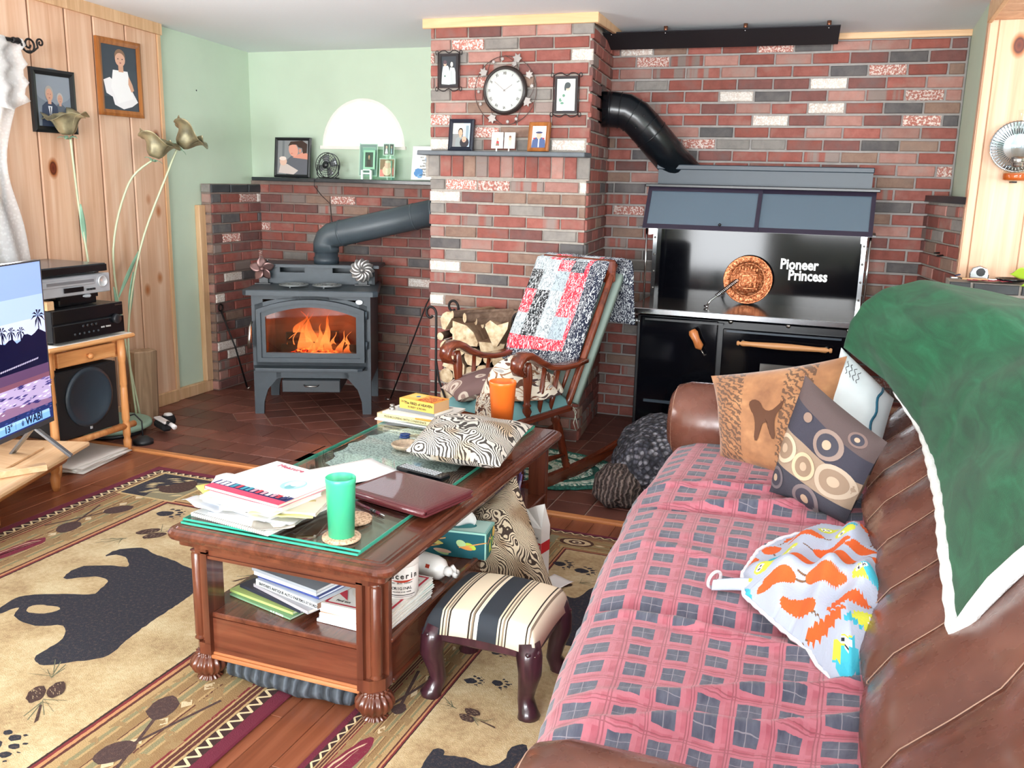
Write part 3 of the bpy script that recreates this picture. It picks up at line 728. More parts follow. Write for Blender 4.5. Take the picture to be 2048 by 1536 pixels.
# pokers
M_wi = plain('wrought_iron', '#1e1b1c', 0.5, .4)
t = thing('fire_poker', 'twisted black iron poker with ring handle leaning on the brick wing', 'poker', (-3.97, 5.27, 0))
MB().tube([(-3.975, 5.29, .01), (-4.03, 5.25, .3), (-4.10, 5.2, .56)], [.007, .006, .006], seg=6).build('shaft', M_wi, t)
MB().tube([(-4.103+.0*math.cos(a), 5.2+.022*math.sin(a), .585+.024*math.cos(a)) for a in [2*PI*k/12 for k in range(12)]], .005, seg=6, closed=True).build('ring_handle', M_wi, t)
MB().tube([(-3.975, 5.29, .012), (-3.955, 5.27, .012), (-3.95, 5.3, .02)], .007, seg=6).build('hook', M_steel, t)
t = thing('fire_rod', 'long thin iron rod leaning diagonally beside the chimney', 'poker', (-2.92, 5.45, 0))
MB().tube([(-2.92, 5.45, .008), (-2.72, 5.6, .66), (-2.70, 5.61, .70), (-2.68, 5.61, .70), (-2.67, 5.61, .68)], .005, seg=6).build('rod', M_wi, t)
MB().tube([(-2.91, 5.44, .008), (-2.95, 5.43, .008), (-2.96, 5.46, .012)], .006, seg=6).build('tip', M_steel, t)

# ================================================================== COOK STOVE (right)
gp = NG('black_enamel', 0.08, 0, '#08090e'); gp.b.inputs['Specular IOR Level'].default_value = .25; M_en = gp.m
M_bl = plain('stove_black_satin', '#0c0d12', 0.35, var=.1)
M_hood = plain('warming_hood_blue_black', '#253340', 0.4, var=.05)
cs = thing('cook_stove', 'black wood cook stove with nickel top, warming cabinet and enamel back splash', 'stove', (-.57, 5.02, 0))
MB().box(-1.14, .0, 5.05, 5.62, .06, .775, bev=.004).build('body', M_bl, cs)
MB().box(-1.09, -.03, 5.10, 5.6, 0, .06).build('plinth', M_bl, cs)
MB().box(-1.198, .043, 5.02, 5.66, .793, .815, bev=.006).build('cooktop', plain('polished_steel_top', '#9c948c', 0.16, .9, var=.1, scale=3), cs)
MB().box(-1.198, .043, 5.012, 5.02, .785, .817, bev=.003).build('front_rail', M_chrome, cs)
d = MB().box(-1.12, -.69, 5.03, 5.05, .13, .77, bev=.004).build('fire_door', M_en, cs)
MB().lathe([(.004, 0), (.014, .01), (.024, .02), (.021, .06), (.026, .10), (.018, .118), (0, .12)], M=T(-.765, 4.985, .615) @ RY(-28), seg=16).build('handle', wood('turned_oak', '#d98f58', '#c0733f', '#9a5529', .35), d)
MB().tube([(-.765, 4.987, .615), (-.745, 4.985, .585), (-.742, 5.03, .583)], .004, seg=6).build('handle_shaft', M_steel, d)
MB().box(-1.09, -.66, 5.02, 5.03, .752, .762).build('door_trim', M_black, d)
d = MB().box(-.66, -.02, 5.03, 5.05, .13, .735, bev=.004).build('oven_door', M_en, cs)
MB().box(-.64, -.05, 5.022, 5.03, .718, .728).build('door_trim', M_hood, d)
hb = [(.009, 0), (.013, .004), (.013, .012), (.007, .016), (.015, .03), (.013, .07), (.018, .21), (.018, .28), (.013, .42), (.015, .455), (.007, .47), (.013, .474), (.013, .483), (.009, .487)]
MB().lathe([(r, z) for r, z in hb], M=T(-.577, 4.985, .668) @ RY(90), seg=14).build('towel_bar', wood('bar_oak', '#e0aa7c', '#cc925f', '#b57a4a', .35, 0), d)
for x in (-.55, -.12): MB().lathe([(.012, 0), (.008, .045)], M=T(x, 5.03, .668) @ RX(90), seg=10).build('bar_bracket', M_steel, d)
for x in (-.625, -.323, -.02): MB().lathe([(.013, 0), (.013, .006), (.007, .012), (0, .013)], M=T(x, 5.05, .772) @ RX(90), seg=12).build('bolt_cap', M_steel, cs)
MB().box(-.45, -.2, 5.02, 5.03, .50, .56).build('name_plate', M_steel, cs)
MB().box(-1.075, -.05, 5.02, 5.05, .285, .30).build('ash_trim', M_hood, cs)
MB().box(-1.09, -.69, 5.035, 5.05, .10, .27, bev=.004).build('ash_door', M_en, cs)
t_ = MB()
for k in range(9): t_.tube([(-1.18+.0085*k, 5.08+.028*math.cos(a), .735+.028*math.sin(a)) for a in [2*PI*q/14 for q in range(14)]], .0035, seg=5, closed=True)
t_.build('spring_coil', M_chrome, cs)
MB().lathe([(.012, 0), (.012, .09)], M=T(-1.18, 5.08, .735) @ RY(90), seg=10).build('spring_rod', M_steel, cs)
# splash back and its posts
MB().box(-1.155, .0, 5.56, 5.575, .815, 1.27).build('back_splash', M_en, cs)
for x in (-1.16, .012):
    for dy in (0, ): MB().box(x-.012, x+.012, 5.50, 5.56, .815, 1.26).box(x-.02, x-.012, 5.40, 5.5, 1.2, 1.26).build('post', M_chrome, cs)
    for z in (.88, .98, 1.08, 1.18): MB().lathe([(.007, 0), (.005, .004), (0, .005)], M=T(x, 5.5, z) @ RX(90), seg=8).build('rivet', M_steel, cs)
for x in (-1.165, .04): MB().tube([(x, 5.28, 1.25), (x, 5.3, .815)], .006, seg=8).build('front_rod', M_chrome, cs)
# warming cabinet with sloped glass doors
mb = MB(); xa, xb = -1.175, .035
mb.add([(xa, 5.60, 1.255), (xb, 5.60, 1.255), (xb, 5.60, 1.475), (xa, 5.60, 1.475), (xa, 5.28, 1.25), (xb, 5.28, 1.25), (xb, 5.40, 1.475), (xa, 5.40, 1.475)], [(0, 1, 5, 4), (3, 7, 6, 2), (0, 4, 7, 3), (1, 2, 6, 5), (1, 0, 3, 2)])
mb.build('cabinet', M_hood, cs)
xm = -.555
M_cabg = NG('cabinet_glass', .14, 0, '#566674').m; M_cabg.node_tree.nodes['Principled BSDF'].inputs['Coat Weight'].default_value = .6
def slope(x0, x1, t0, t1, dy=0):   # strip on the sloped front
    P = lambda x, t: (x, 5.28+.12*t-dy, 1.25+.225*t)
    return [P(x0, t0), P(x1, t0), P(x1, t1), P(x0, t1)]
def sbox(mb, x0, x1, t0, t1, d0=0, d1=.012):
    a = slope(x0, x1, t0, t1, d0); b = slope(x0, x1, t0, t1, d1); mb.add(a+b, [(3, 2, 1, 0), (4, 5, 6, 7), (0, 1, 5, 4), (1, 2, 6, 5), (2, 3, 7, 6), (3, 0, 4, 7)])
M_pf = plain('cabinet_frame_plum', '#2b2434', 0.35)
for (x0, x1, off) in ((xa-.012, xm+.012, .012), (xm-.012, xb+.012, .0)):
    mb = MB(); t = .022
    sbox(mb, x0, x1, -.02, .09, off, off+.012); sbox(mb, x0, x1, .90, 1.02, off, off+.012); sbox(mb, x0, x0+t, .09, .9, off, off+.012); sbox(mb, x1-t, x1, .09, .9, off, off+.012)
    dd = mb.build('glass_door', M_pf, cs)
    g_ = MB(); sbox(g_, x0+t, x1-t, .09, .9, off+.003, off+.005); g_.build('pane', M_cabg, dd)
MB().lathe([(.007, 0), (.009, .012), (.004, .018)], M=T(-.75, 5.265, 1.278) @ RX(90), seg=8).build('knob', M_black, cs)
MB().box(xa-.04, xb+.03, 5.27, 5.60, 1.243, 1.252).build('cabinet_lip', M_black, cs)
MB().box(xa-.03, xb+.03, 5.36, 5.61, 1.475, 1.492, bev=.003).build('cabinet_top', M_black, cs)
MB().box(-1.15, .02, 5.44, 5.60, 1.492, 1.575).box(-1.16, .025, 5.43, 5.61, 1.575, 1.604, bev=.004).build('flue_shroud', M_hood, cs)
text('Pioneer', .082, frame_M((-.432, 5.556, 1.03), (1, 0, 0.0), (.12, 0, 1)), plain('lettering_white', '#f4f4f2', .5), cs, bold=.0028, sx=.82)
text('Princess', .082, frame_M((-.383, 5.556, .968), (1, 0, 0.0), (.12, 0, 1)), bpy.data.materials['lettering_white'], cs, bold=.0028, sx=.8)
# black pipe
M_bp = plain('stove_pipe_black', '#0e1318', 0.26, var=.05)
bp = thing('flue_pipe', 'glossy black flue pipe with elbow from cook stove to chimney side', 'pipe', (-1.0, 5.5, 1.6))
p = [(-1.475, 5.36, 1.905), (-1.42, 5.37, 1.905), (-1.35, 5.385, 1.897), (-1.29, 5.40, 1.862), (-1.235, 5.42, 1.805), (-1.0, 5.565, 1.53)]
MB().tube(p, .1, seg=28).build('pipe', M_bp, bp)
for i, t in ((0, .6), (1, .5), (2, .6), (3, .9), (4, .12)):
    a, b_ = Vector(p[i]), Vector(p[i+1]); c_ = a.lerp(b_, t); dd = (b_-a).normalized(); MB().tube([c_, c_+dd*.006], .1025, seg=28).build('seam_ring', M_bp, bp)
MB().lathe([(.135, 0), (.135, .006), (.1, .012)], M=T(-1.498, 5.36, 1.905) @ RY(96), seg=28).build('wall_collar', M_bp, bp)
for q in ((-1.225, 5.31, 1.865), (-1.265, 5.302, 1.80)): MB().lathe([(.005, 0), (.0, .003)], M=T(*q) @ RX(90), seg=8).build('screw', M_chrome, bp)
# copper plate leaning on the splash back
g = NG('embossed_copper', 0.38, 0.8, '#c9794e'); v = g.coord('Object'); n = g.noise(v, 80, 3, .6); g.col(g.ramp(n, [(.34, '#7a4128'), (.5, '#b96d45'), (.66, '#dc9c72')])); g.bump(n, .5, .008); M_cop = g.m
cp = thing('copper_plate', 'embossed round copper plate leaning on the cook stove splash back', 'plate', (-.595, 5.5, .817))
Mc = T(-.603, 5.515, .957) @ RX(80)
MB().lathe([(0, .004), (.09, .004), (.093, .010), (.098, .010), (.102, .004), (.13, .005), (.137, .01), (.141, .008), (.141, 0), (0, 0)][::-1], M=Mc, seg=48).build('plate', M_cop, cp)
rel = MB()
for (x0, x1, y0, y1, h) in ((-.055, .055, .028, .036, .012), (-.05, -.036, -.045, .03, .012), (.036, .05, -.045, .03, .012), (-.06, .06, -.055, -.046, .012), (-.025, .025, -.03, .018, .009), (-.018, .018, -.022, -.008, .013), (-.015, .015, .0, .008, .012), (-.045, .045, .04, .048, .009)):
    rel.box(x0, x1, y0, y1, .003, h, M=Mc, bev=.002)
for k in range(26):
    a = 2*PI*k/26; rel.prism(ell(.116*math.cos(a), .116*math.sin(a), .011, .006, 8, math.degrees(a)+40), .004, .010, M=Mc, bev=.003)
for k in range(7): rel.prism(ell(-.05+.0165*k, .062+.008*math.sin(k*2), .006, .012, 7), .003, .010, M=Mc, bev=.002)
rel.build('relief', M_cop, cp)
lf = thing('lid_lifter', 'chrome lid lifter with coiled spring handle on the cook stove top', 'lifter', (-.75, 5.3, .817))
MB().tube([(-.79, 5.26, .822), (-.775, 5.27, .852), (-.745, 5.3, .877), (-.70, 5.33, .905)], .006, seg=8).build('shank', M_chrome, lf)
mb = MB(); A, B = Vector((-.745, 5.3, .877)), Vector((-.645, 5.37, .965)); dv = (B-A); ax1 = dv.orthogonal().normalized(); ax2 = dv.normalized().cross(ax1)
mb.tube([A+dv*(k/130)+(ax1*math.cos(k*.75)+ax2*math.sin(k*.75))*.011 for k in range(131)], .003, seg=5); mb.build('spring_grip', M_chrome, lf)
MB().tube([(-.79, 5.26, .822), (-.80, 5.235, .824), (-.78, 5.22, .822)], .006, seg=8).build('hook', M_chrome, lf)
# black heat shield hung below the ceiling on copper spacers
hs = thing('heat_shield', 'long black sheet metal heat shield on copper spacers under the ceiling', 'shield', (-.85, 5.5, 2.3))
mb = MB()
mb.add([(-1.50, 5.34, 2.318), (-.215, 5.34, 2.318), (-.232, 5.60, 2.262), (-1.51, 5.60, 2.262), (-1.50, 5.34, 2.323), (-.215, 5.34, 2.323), (-.232, 5.60, 2.267), (-1.51, 5.60, 2.267)], [(3, 2, 1, 0), (4, 5, 6, 7), (0, 1, 5, 4), (1, 2, 6, 5), (2, 3, 7, 6), (3, 0, 4, 7)])
mb.build('panel', plain('shield_black', '#12131c', .75), hs)
Mco = plain('copper_tube', '#8a5a44', .35, .8)
for x in (-1.45, -1.14, -.705, -.275):
    MB().lathe([(.011, 0), (.011, zceil(5.37)-2.318)], M=T(x, 5.37, 2.318), seg=10).build('spacer', Mco, hs)
    MB().lathe([(.006, 0), (0, .004)], M=T(x, 5.365, 2.314) @ RX(180), seg=8).build('screw', M_chrome, hs)
# ================================================================== LEFT SIDE: pictures, curtain, roses, TV corner
M_print = print_mat('photo_print', .35, coat=.0)
M_paperp = print_mat('paper_print', .7)
M_fblk = plain('frame_black', '#16181c', .35)
M_oak = wood('frame_oak', '#b9773f', '#a2632f', '#7f4a22', .3)
SKIN, SKIN2, HAIR = '#d9a78c', '#c08a70', '#2a1d1a'
def person_bust(cx, cy, s, cloth, hair=HAIR, skin=SKIN, tilt=0):
    return [(cloth, [(cx-.9*s, cy-2.2*s), (cx+.9*s, cy-2.2*s), (cx+.75*s, cy-.75*s), (cx+.3*s, cy-.45*s), (cx-.3*s, cy-.45*s), (cx-.75*s, cy-.75*s)]),
            (skin, R4(cx-.16*s, cy-.6*s, cx+.16*s, cy-.2*s)), (hair, ell(cx, cy+.1*s, .42*s, .5*s, 16)), (skin, ell(cx, cy, .33*s, .42*s, 16)),
            ('#3a2a24', ell(cx-.12*s, cy+.05*s, .04*s, .025*s, 6)), ('#3a2a24', ell(cx+.12*s, cy+.05*s, .04*s, .025*s, 6)), ('#a05a50', ell(cx, cy-.2*s, .09*s, .03*s, 6))]
def picframe(name, label, M, w_, h_, bw, m, shapes, depth=.018, group=None, easel=False, mat=None, cat='picture frame', bev=.004):
    """framed picture centred on M; shapes in 0..1 picture coordinates"""
    o = M @ Vector((0, 0, 0)); t = thing(name, label, cat, (o.x, o.y, o.z), group=group)
    mb = MB()
    ou = [(-w_/2, -h_/2), (w_/2, -h_/2), (w_/2, h_/2), (-w_/2, h_/2)]; i_ = [(-w_/2+bw, -h_/2+bw), (w_/2-bw, -h_/2+bw), (w_/2-bw, h_/2-bw), (-w_/2+bw, h_/2-bw)]
    md = [((a[0]*.55+b[0]*.45), (a[1]*.55+b[1]*.45)) for a, b in zip(ou, i_)]
    vs = [(x, y, -depth) for x, y in ou]+[(x, y, 0) for x, y in ou]+[(x, y, bev) for x, y in md]+[(x, y, -.003) for x, y in i_]+[(x, y, -depth) for x, y in i_]
    fs = []
    for L in range(4):
        for k in range(4): j = (k+1) % 4; fs.append((L*4+k, L*4+j, L*4+4+j, L*4+4+k))
    mb.add([M @ Vector(v) for v in vs], fs); mb.build('frame', m, t)
    pw, ph = w_-2*bw, h_-2*bw
    MB().box(-w_/2+bw*.5, w_/2-bw*.5, -h_/2+bw*.5, h_/2-bw*.5, -depth, -.008, M=M).build('backing', M_fblk, t)
    artwork([(mat or '#888888', R4(0, 0, 1, 1))]+shapes, M @ T(-pw/2, -ph/2, -.0075), 'photograph', M_print, t, sx=pw, sy=ph)
    if easel: MB().bar(M @ Vector((0, h_*.1, -depth)), M @ Vector((0, -h_*.5, -depth-.07)), .03, .004).build('easel_leg', m, t)
    return t
def onX(x, y, z): return frame_M((x, y, z), (0, 1, 0), (0, 0, 1))       # on the left wall, facing +x
sh = [('#7d8794', R4(0, 0, 1, 1)), ('#8e97a3', ell(.5, .8, .6, .35, 16))]+person_bust(.68, .55, .22, '#5c6470', '#b9b4b0', '#c79b88')+person_bust(.36, .62, .3, '#39435a', '#a9a39d', '#cf9f88')+[('#dfe3ea', [(.3, .4), (.42, .4), (.36, .12)]), ('#2a3040', [(.345, .38), (.375, .38), (.37, .15), (.35, .15)])]
picframe('picture_frame', 'black framed portrait of an older couple on the pine wall', onX(-4.152, 3.965, 1.85), .292, .33, .033, M_fblk, sh)
sh = [('#3c4450', R4(0, 0, 1, 1)), ('#2c333f', R4(0, 0, 1, .2)), ('#f1eff2', [(.02, .45), (.2, .5), (.38, .42), (.75, .4), (.98, .15), (.8, .07), (.55, .02), (.3, .08), (.25, .2), (.08, .25)]), ('#f7f6f8', [(.3, .62), (.72, .62), (.78, .4), (.85, .2), (.4, .1), (.22, .35)]), (SKIN, [(.74, .55), (.84, .42), (.88, .33), (.8, .3), (.72, .42)]), (SKIN, R4(.46, .6, .6, .7)), ('#8a6a55', ell(.52, .84, .155, .115, 16)), ('#dfae96', ell(.52, .79, .145, .105, 16)), ('#403028', ell(.46, .80, .02, .01, 6)), ('#403028', ell(.58, .80, .02, .01, 6)), ('#b06a60', ell(.52, .74, .03, .012, 6))]
picframe('picture_frame', 'large oak framed portrait of a baby in a white dress', onX(-4.15, 4.46, 2.02), .345, .43, .035, M_oak, sh)
MB().lathe([(.006, 0), (0, .004)], M=T(-4.2, 5.18, 2.02) @ RY(90), seg=8).build('nail', M_iron2, bpy.data.objects['wall_left'])
# curtain and rod
g = NG('lace_curtain', .8, 0, '#ffffff'); g.b.inputs['Transmission Weight'].default_value = .5; g.b.inputs['IOR'].default_value = 1.01; g.b.inputs['Roughness'].default_value = 1; v = g.coord('Object', (1, 1, 1)); n = g.voro(v, 55)
g.l(g.ramp(n, [(.25, 1.0), (.5, .82)]), g.b.inputs['Alpha']); M_lace = g.m
ct = thing('lace_curtain', 'white lace curtain hanging at the left window', 'curtain', (-4.1, 3.0, 2.1))
mb = MB()
def cur(u, v):
    z = 2.12-1.62*v; e = 3.66-.12*math.exp(-((v-.12)/.09)**2)*-.3-.10*math.exp(-((v-.38)/.16)**2)+.09*max(0, v-.62)*1.4
    y = 2.1+(e-2.1)*u; return (-4.085+.022*math.sin(u*62+1.2*math.sin(v*4)), y, z)
mb.grid(cur, 110, 30); mb.build('panel', M_lace, ct, solid=.0015)
mb = MB(); mb.grid(lambda u, v: (-4.06+.02*math.sin(u*70), 2.1+(3.69-2.1+.02*math.sin(v*20))*u, 2.13-(.30+.05*math.sin(u*22))*v), 110, 10); mb.build('valance', M_lace, ct, solid=.0015)
rd = thing('curtain_rod', 'black iron curtain rod with scrolled finial', 'curtain rod', (-4.06, 3.0, 2.12))
MB().tube([(-4.06, 1.9, 2.118), (-4.06, 3.67, 2.118)], .01, seg=10).lathe([(.013, 0), (.016, .01), (.013, .02), (.017, .035), (.01, .05)], M=T(-4.06, 3.64, 2.118) @ RX(-90), seg=12).build('rod', M_wi, rd)
def scroll(cy, cz, r0, turns, a0, sgn=1, n=34):
    return [(-4.055, cy+(r0*(1-.8*k/n))*math.cos(a0+sgn*turns*2*PI*k/n), cz+(r0*(1-.8*k/n))*math.sin(a0+sgn*turns*2*PI*k/n)) for k in range(n+1)]
MB().tube([(-4.06, 3.69, 2.118)]+scroll(3.735, 2.108, .045, 1.5, PI), .0055, seg=6).tube([(-4.055, 3.72, 2.075), (-4.055, 3.76, 2.078), (-4.055, 3.79, 2.10)]+scroll(3.807, 2.125, .024, 1.3, -2.2, -1)[4:], .005, seg=6).build('finial', M_wi, rd)
# three metal roses
gr = NG('rose_patina', .45, .55, '#8b8468'); v = gr.coord('Object'); n = gr.noise(v, 12, 3); gr.col(gr.ramp(n, [(.3, '#6f6a58'), (.5, '#a39c7c'), (.7, '#b9ad8c')])); M_rose = gr.m
M_stem = plain('stem_cream_green', '#c8d2b0', .4, .1, var=.05); M_leafg = plain('leaf_patina_green', '#8ab49a', .45, .2, var=.15)
def rose(label, stem, head, tilt, az, leaves):
    t = thing('metal_rose', label, 'metal flower', stem[0])
    # smooth stem through points
    pts = [];P_ = [Vector(p) for p in stem]
    for i in range(len(P_)-1):
        p0, p1, p2, p3 = P_[max(i-1, 0)], P_[i], P_[i+1], P_[min(i+2, len(P_)-1)]
        for k in range(6):
            s = k/6; pts.append(.5*((2*p1)+(-p0+p2)*s+(2*p0-5*p1+4*p2-p3)*s*s+(-p0+3*p1-3*p2+p3)*s**3))
    pts.append(P_[-1]); MB().tube(pts, .0062, seg=8).build('stem', M_stem, t)
    M = T(*head) @ RZ(az) @ RY(tilt)
    for k in range(3):
        a0 = 2*PI*k/3; mb = MB()
        def pet(u, v, a0=a0):
            a = a0+(u-.5)*2.5; fl = .028+.034*min(1, v*2.2)**.6+.045*max(0, v-.45)**1.2*2.6; z = .02+.135*v-.05*max(0, v-.72)*2.2
            r = fl*(1+.05*math.sin(a*5+v*3)); return (r*math.cos(a), r*math.sin(a), z+.022*math.sin(a*3+a0*2)*v*v)
        mb.grid(pet, 14, 10); o = mb.build('petal', M_rose, t, solid=.002); o.matrix_basis = M; 
    mb = MB()
    for k in range(5):
        a = 2*PI*k/5; mb.grid(lambda u, v: ((.014+.03*v+.012*v*v)*math.cos(a+(u-.5)*(1-v)*1.2), (.014+.03*v+.012*v*v)*math.sin(a+(u-.5)*(1-v)*1.2), -.005+.045*v-.04*v*v), 3, 4)
    o = mb.build('calyx', M_leafg, t, solid=.0015); o.matrix_basis = M
    for (i, L, dy, dz, wd) in leaves:
        p = pts[i]; mb = MB(); mb.grid(lambda u, v: (p.x+(u-.5)*.25*wd, p.y+dy*v+(u-.5)*wd*math.sin(PI*v), p.z+dz*v-.02*v*v), 4, 8); mb.build('leaf', M_leafg, t, solid=.0015)
roses = [
 ('brass coloured metal rose, leftmost of three, in front of the pine wall', [(-4.06, 4.02, .60), (-4.10, 4.06, .95), (-4.12, 4.04, 1.3), (-4.09, 3.99, 1.66)], (-4.09, 3.975, 1.66), 10, -60, [(2, .3, .03, .3, .035), (8, .25, -.015, .26, .032)]),
 ('metal rose leaning right, middle of three, in front of the pine wall', [(-3.98, 4.25, .05), (-4.02, 4.2, .6), (-4.02, 4.17, 1.05), (-3.98, 4.28, 1.42), (-3.9, 4.4, 1.56)], (-3.9, 4.40, 1.555), 20, 50, [(8, .3, .2, .30, .028), (5, .3, -.06, .35, .03)]),
 ('metal rose leaning furthest right, tallest of three, in front of the green wall', [(-3.98, 4.22, .05), (-4.0, 4.22, .55), (-3.97, 4.33, 1.05), (-3.88, 4.5, 1.5), (-3.85, 4.56, 1.64)], (-3.85, 4.56, 1.63), 42, 50, [(7, .3, .06, .3, .03)])]
for a in roses:
    rose(*a)
# ---- electronics rack
M_rk = wood('rack_pine', '#e9b37c', '#d99b62', '#b97844', .4, 1); M_rkv = wood('rack_pine_turned', '#eab27c', '#d8965c', '#b77442', .35, 2)
rk = thing('electronics_rack', 'pine side table with a drawer and turned legs holding stereo gear', 'table', (-3.8, 3.53, 0))
MB().box(-4.10, -3.565, 3.245, 3.815, .632, .655, bev=.008).build('table_top', M_rk, rk)
MB().box(-4.06, -3.64, 3.30, 3.32, .53, .632).box(-4.06, -3.64, 3.745, 3.765, .53, .632).box(-3.66, -3.64, 3.32, 3.345, .53, .632).box(-3.66, -3.64, 3.72, 3.745, .53, .632).box(-3.655, -3.645, 3.34, 3.72, .615, .632).build('apron', M_rk, rk)
dw = MB().box(-3.645, -3.62, 3.345, 3.72, .538, .612, bev=.004).build('drawer', M_rk, rk)
MB().lathe([(.008, 0), (.008, .012), (.016, .02), (.017, .028), (.009, .036), (0, .037)], M=T(-3.62, 3.53, .575) @ RY(90), seg=14).build('knob', M_rkv, dw)
lp = [(.016, 0), (.02, .04), (.022, .07), (.016, .085), (.02, .1), (.02, .16), (.016, .175), (.021, .19), (.018, .36), (.016, .37), (.02, .38), (.017, .5), (.021, .515), (.02, .63)]
for x, y in ((-3.62, 3.76), (-3.62, 3.29), (-4.06, 3.76), (-4.06, 3.29)): MB().lathe(lp, M=T(x, y, 0), seg=14).build('leg', M_rkv, rk)
MB().tube([(-3.62, 3.25, .15), (-3.62, 3.82, .15)], .017, seg=10).build('rail', M_rkv, rk); MB().tube([(-4.06, 3.25, .15), (-4.06, 3.80, .15)], .015, seg=10).build('rail', M_rkv, rk)
for y in (3.29, 3.76): MB().tube([(-4.06, y, .145), (-3.62, y, .145)], .012, seg=8).build('rail', M_rkv, rk)
for k in range(7): MB().box(-4.075, -4.065, 3.31+k*.064, 3.31+k*.064+.06, .1, .60, bev=.003).build('back_slat', M_rkv, rk)
MB().box(-3.9, -3.58, 3.26, 3.80, .655, .657).build('paper_liner', plain('liner', '#f2eee8', .7), rk)
# receiver, VCR, DVD player, remotes, subwoofer
M_gb = plain('gloss_black_fascia', '#0d0f14', .18); M_sl = plain('silver_plastic', '#b9bdc4', .35, .3); M_dk = plain('dark_plastic', '#202429', .4)
rv = thing('av_receiver', 'black stereo receiver with volume knob on the pine rack', 'receiver', (-3.8, 3.53, .657))
MB().box(-4.0, -3.60, 3.31, 3.755, .672, .825, bev=.003).build('case', M_dk, rv)
MB().box(-3.60, -3.585, 3.305, 3.76, .67, .755, bev=.003).box(-3.60, -3.588, 3.305, 3.76, .76, .828, bev=.003).build('fascia', M_gb, rv)
MB().lathe([(.026, 0), (.024, .018), (.02, .02), (0, .02)], M=T(-3.585, 3.70, .745) @ RY(90), seg=20).build('volume_knob', M_dk, rv)
for k in range(4): MB().lathe([(.008, 0), (.007, .004), (0, .004)], M=T(-3.585, 3.485+k*.028, .735) @ RY(90), seg=12).build('button', M_dk, rv)
for k in range(6): MB().lathe([(.006, 0), (.005, .003), (0, .003)], M=T(-3.585, 3.43+k*.03, .70) @ RY(90), seg=10).build('button', M_iron, rv)
text('BASS  TREBLE', .011, frame_M((-3.5845, 3.6, .71), (0, 1, 0), (0, 0, 1)), bpy.data.materials['lettering_white'], rv); text('YAMAHA', .012, frame_M((-3.584, 3.70, .812), (0, 1, 0), (0, 0, 1)), M_steel, rv)
for y in (3.35, 3.72): MB().lathe([(.02, 0), (.018, .015)], M=T(-3.66, y, .657), seg=12).lathe([(.02, 0), (.018, .015)], M=T(-3.95, y, .657), seg=12).build('foot', M_gb, rv)
sb = thing('set_top_box', 'small black set-top box on the receiver, under the silver video recorder', 'box', (-3.76, 3.6, .829))
MB().box(-3.92, -3.66, 3.42, 3.66, .829, .865, bev=.004).build('case', M_gb, sb)
wbx = thing('wooden_block', 'pale wooden block beside the set-top box', 'block', (-3.7, 3.33, .829)); MB().box(-3.78, -3.62, 3.31, 3.35, .829, .868).box(-3.78, -3.62, 3.312, 3.348, .868, .872).build('block', M_trim, wbx)
rmt = thing('remote_control', 'silver remote control on the set-top box', 'remote', (-3.68, 3.5, .866)); MB().box(-.02, .022, -.07, .075, 0, .018, M=T(-3.66, 3.52, .866) @ RZ(-18), bev=.006).build('case', M_sl, rmt)
for k in range(5): MB().lathe([(.004, 0), (.003, .003)], M=T(-3.66, 3.52, .884) @ RZ(-18) @ T(0, -.05+.02*k, 0), seg=8).build('button', M_dk, rmt)
vc = thing('video_recorder', 'silver video recorder with a round jog dial, under the black disc player', 'video recorder', (-3.75, 3.48, .885))
MB().box(-3.99, -3.62, 3.245, 3.70, .885, .982, bev=.004).build('case', M_sl, vc)
MB().box(-3.62, -3.608, 3.24, 3.705, .887, .982, bev=.004).box(-3.608, -3.602, 3.27, 3.60, .935, .968, bev=.002).build('fascia', M_sl, vc)
MB().box(-3.603, -3.598, 3.40, 3.52, .905, .928).build('display', M_gb, vc); MB().box(-3.603, -3.599, 3.30, 3.59, .946, .96).build('tape_door', plain('silver_dim', '#8e9299', .3, .5), vc)
MB().lathe([(.030, 0), (.030, .008), (.025, .011), (.024, .006), (0, .006)], M=T(-3.608, 3.65, .943) @ RY(90), seg=24).build('jog_dial', plain('dial', '#d5d8dc', .25, .4), vc)
for k in range(3): MB().box(-3.606, -3.60, 3.545+k*.02, 3.558+k*.02, .905, .915).build('button', M_dk, vc)
for x in (-3.97, -3.66): MB().box(x, x+.03, 3.4, 3.64, .866, .886).build('foot', M_gb, vc)
dv = thing('disc_player', 'slim black disc player on top of the video recorder', 'disc player', (-3.75, 3.48, .985))
MB().box(-3.99, -3.60, 3.24, 3.675, .994, 1.034, bev=.003).build('case', plain('pale_top_black', '#2a2e34', .22), dv); MB().box(-3.60, -3.592, 3.24, 3.675, .996, 1.03, bev=.002).build('fascia', M_gb, dv)
for y in (3.27, 3.64): MB().box(-3.95, -3.63, y-.015, y+.015, .984, .995).build('foot', M_gb, dv)
sw = thing('subwoofer', 'black cube subwoofer standing under the pine rack', 'subwoofer', (-3.86, 3.52, .17), group=None)
MB().box(-4.02, -3.64, 3.325, 3.725, .167, .515, bev=.006).build('cabinet', plain('woodgrain_black', '#20262b', .45, var=.2), sw)
MB().box(-3.64, -3.628, 3.325, 3.725, .167, .515, bev=.005).build('grille', plain('grille_black', '#12161b', .55), sw)
MB().lathe([(.155, 0), (.155, .006), (.135, .012), (.125, .004), (0, .002)], M=T(-3.628, 3.53, .36) @ RY(90), seg=40).build('driver_ring', plain('ring_blue_black', '#27343f', .4), sw)
MB().box(-3.628, -3.624, 3.52, 3.535, .19, .215, bev=.001).build('logo', M_sl, sw)
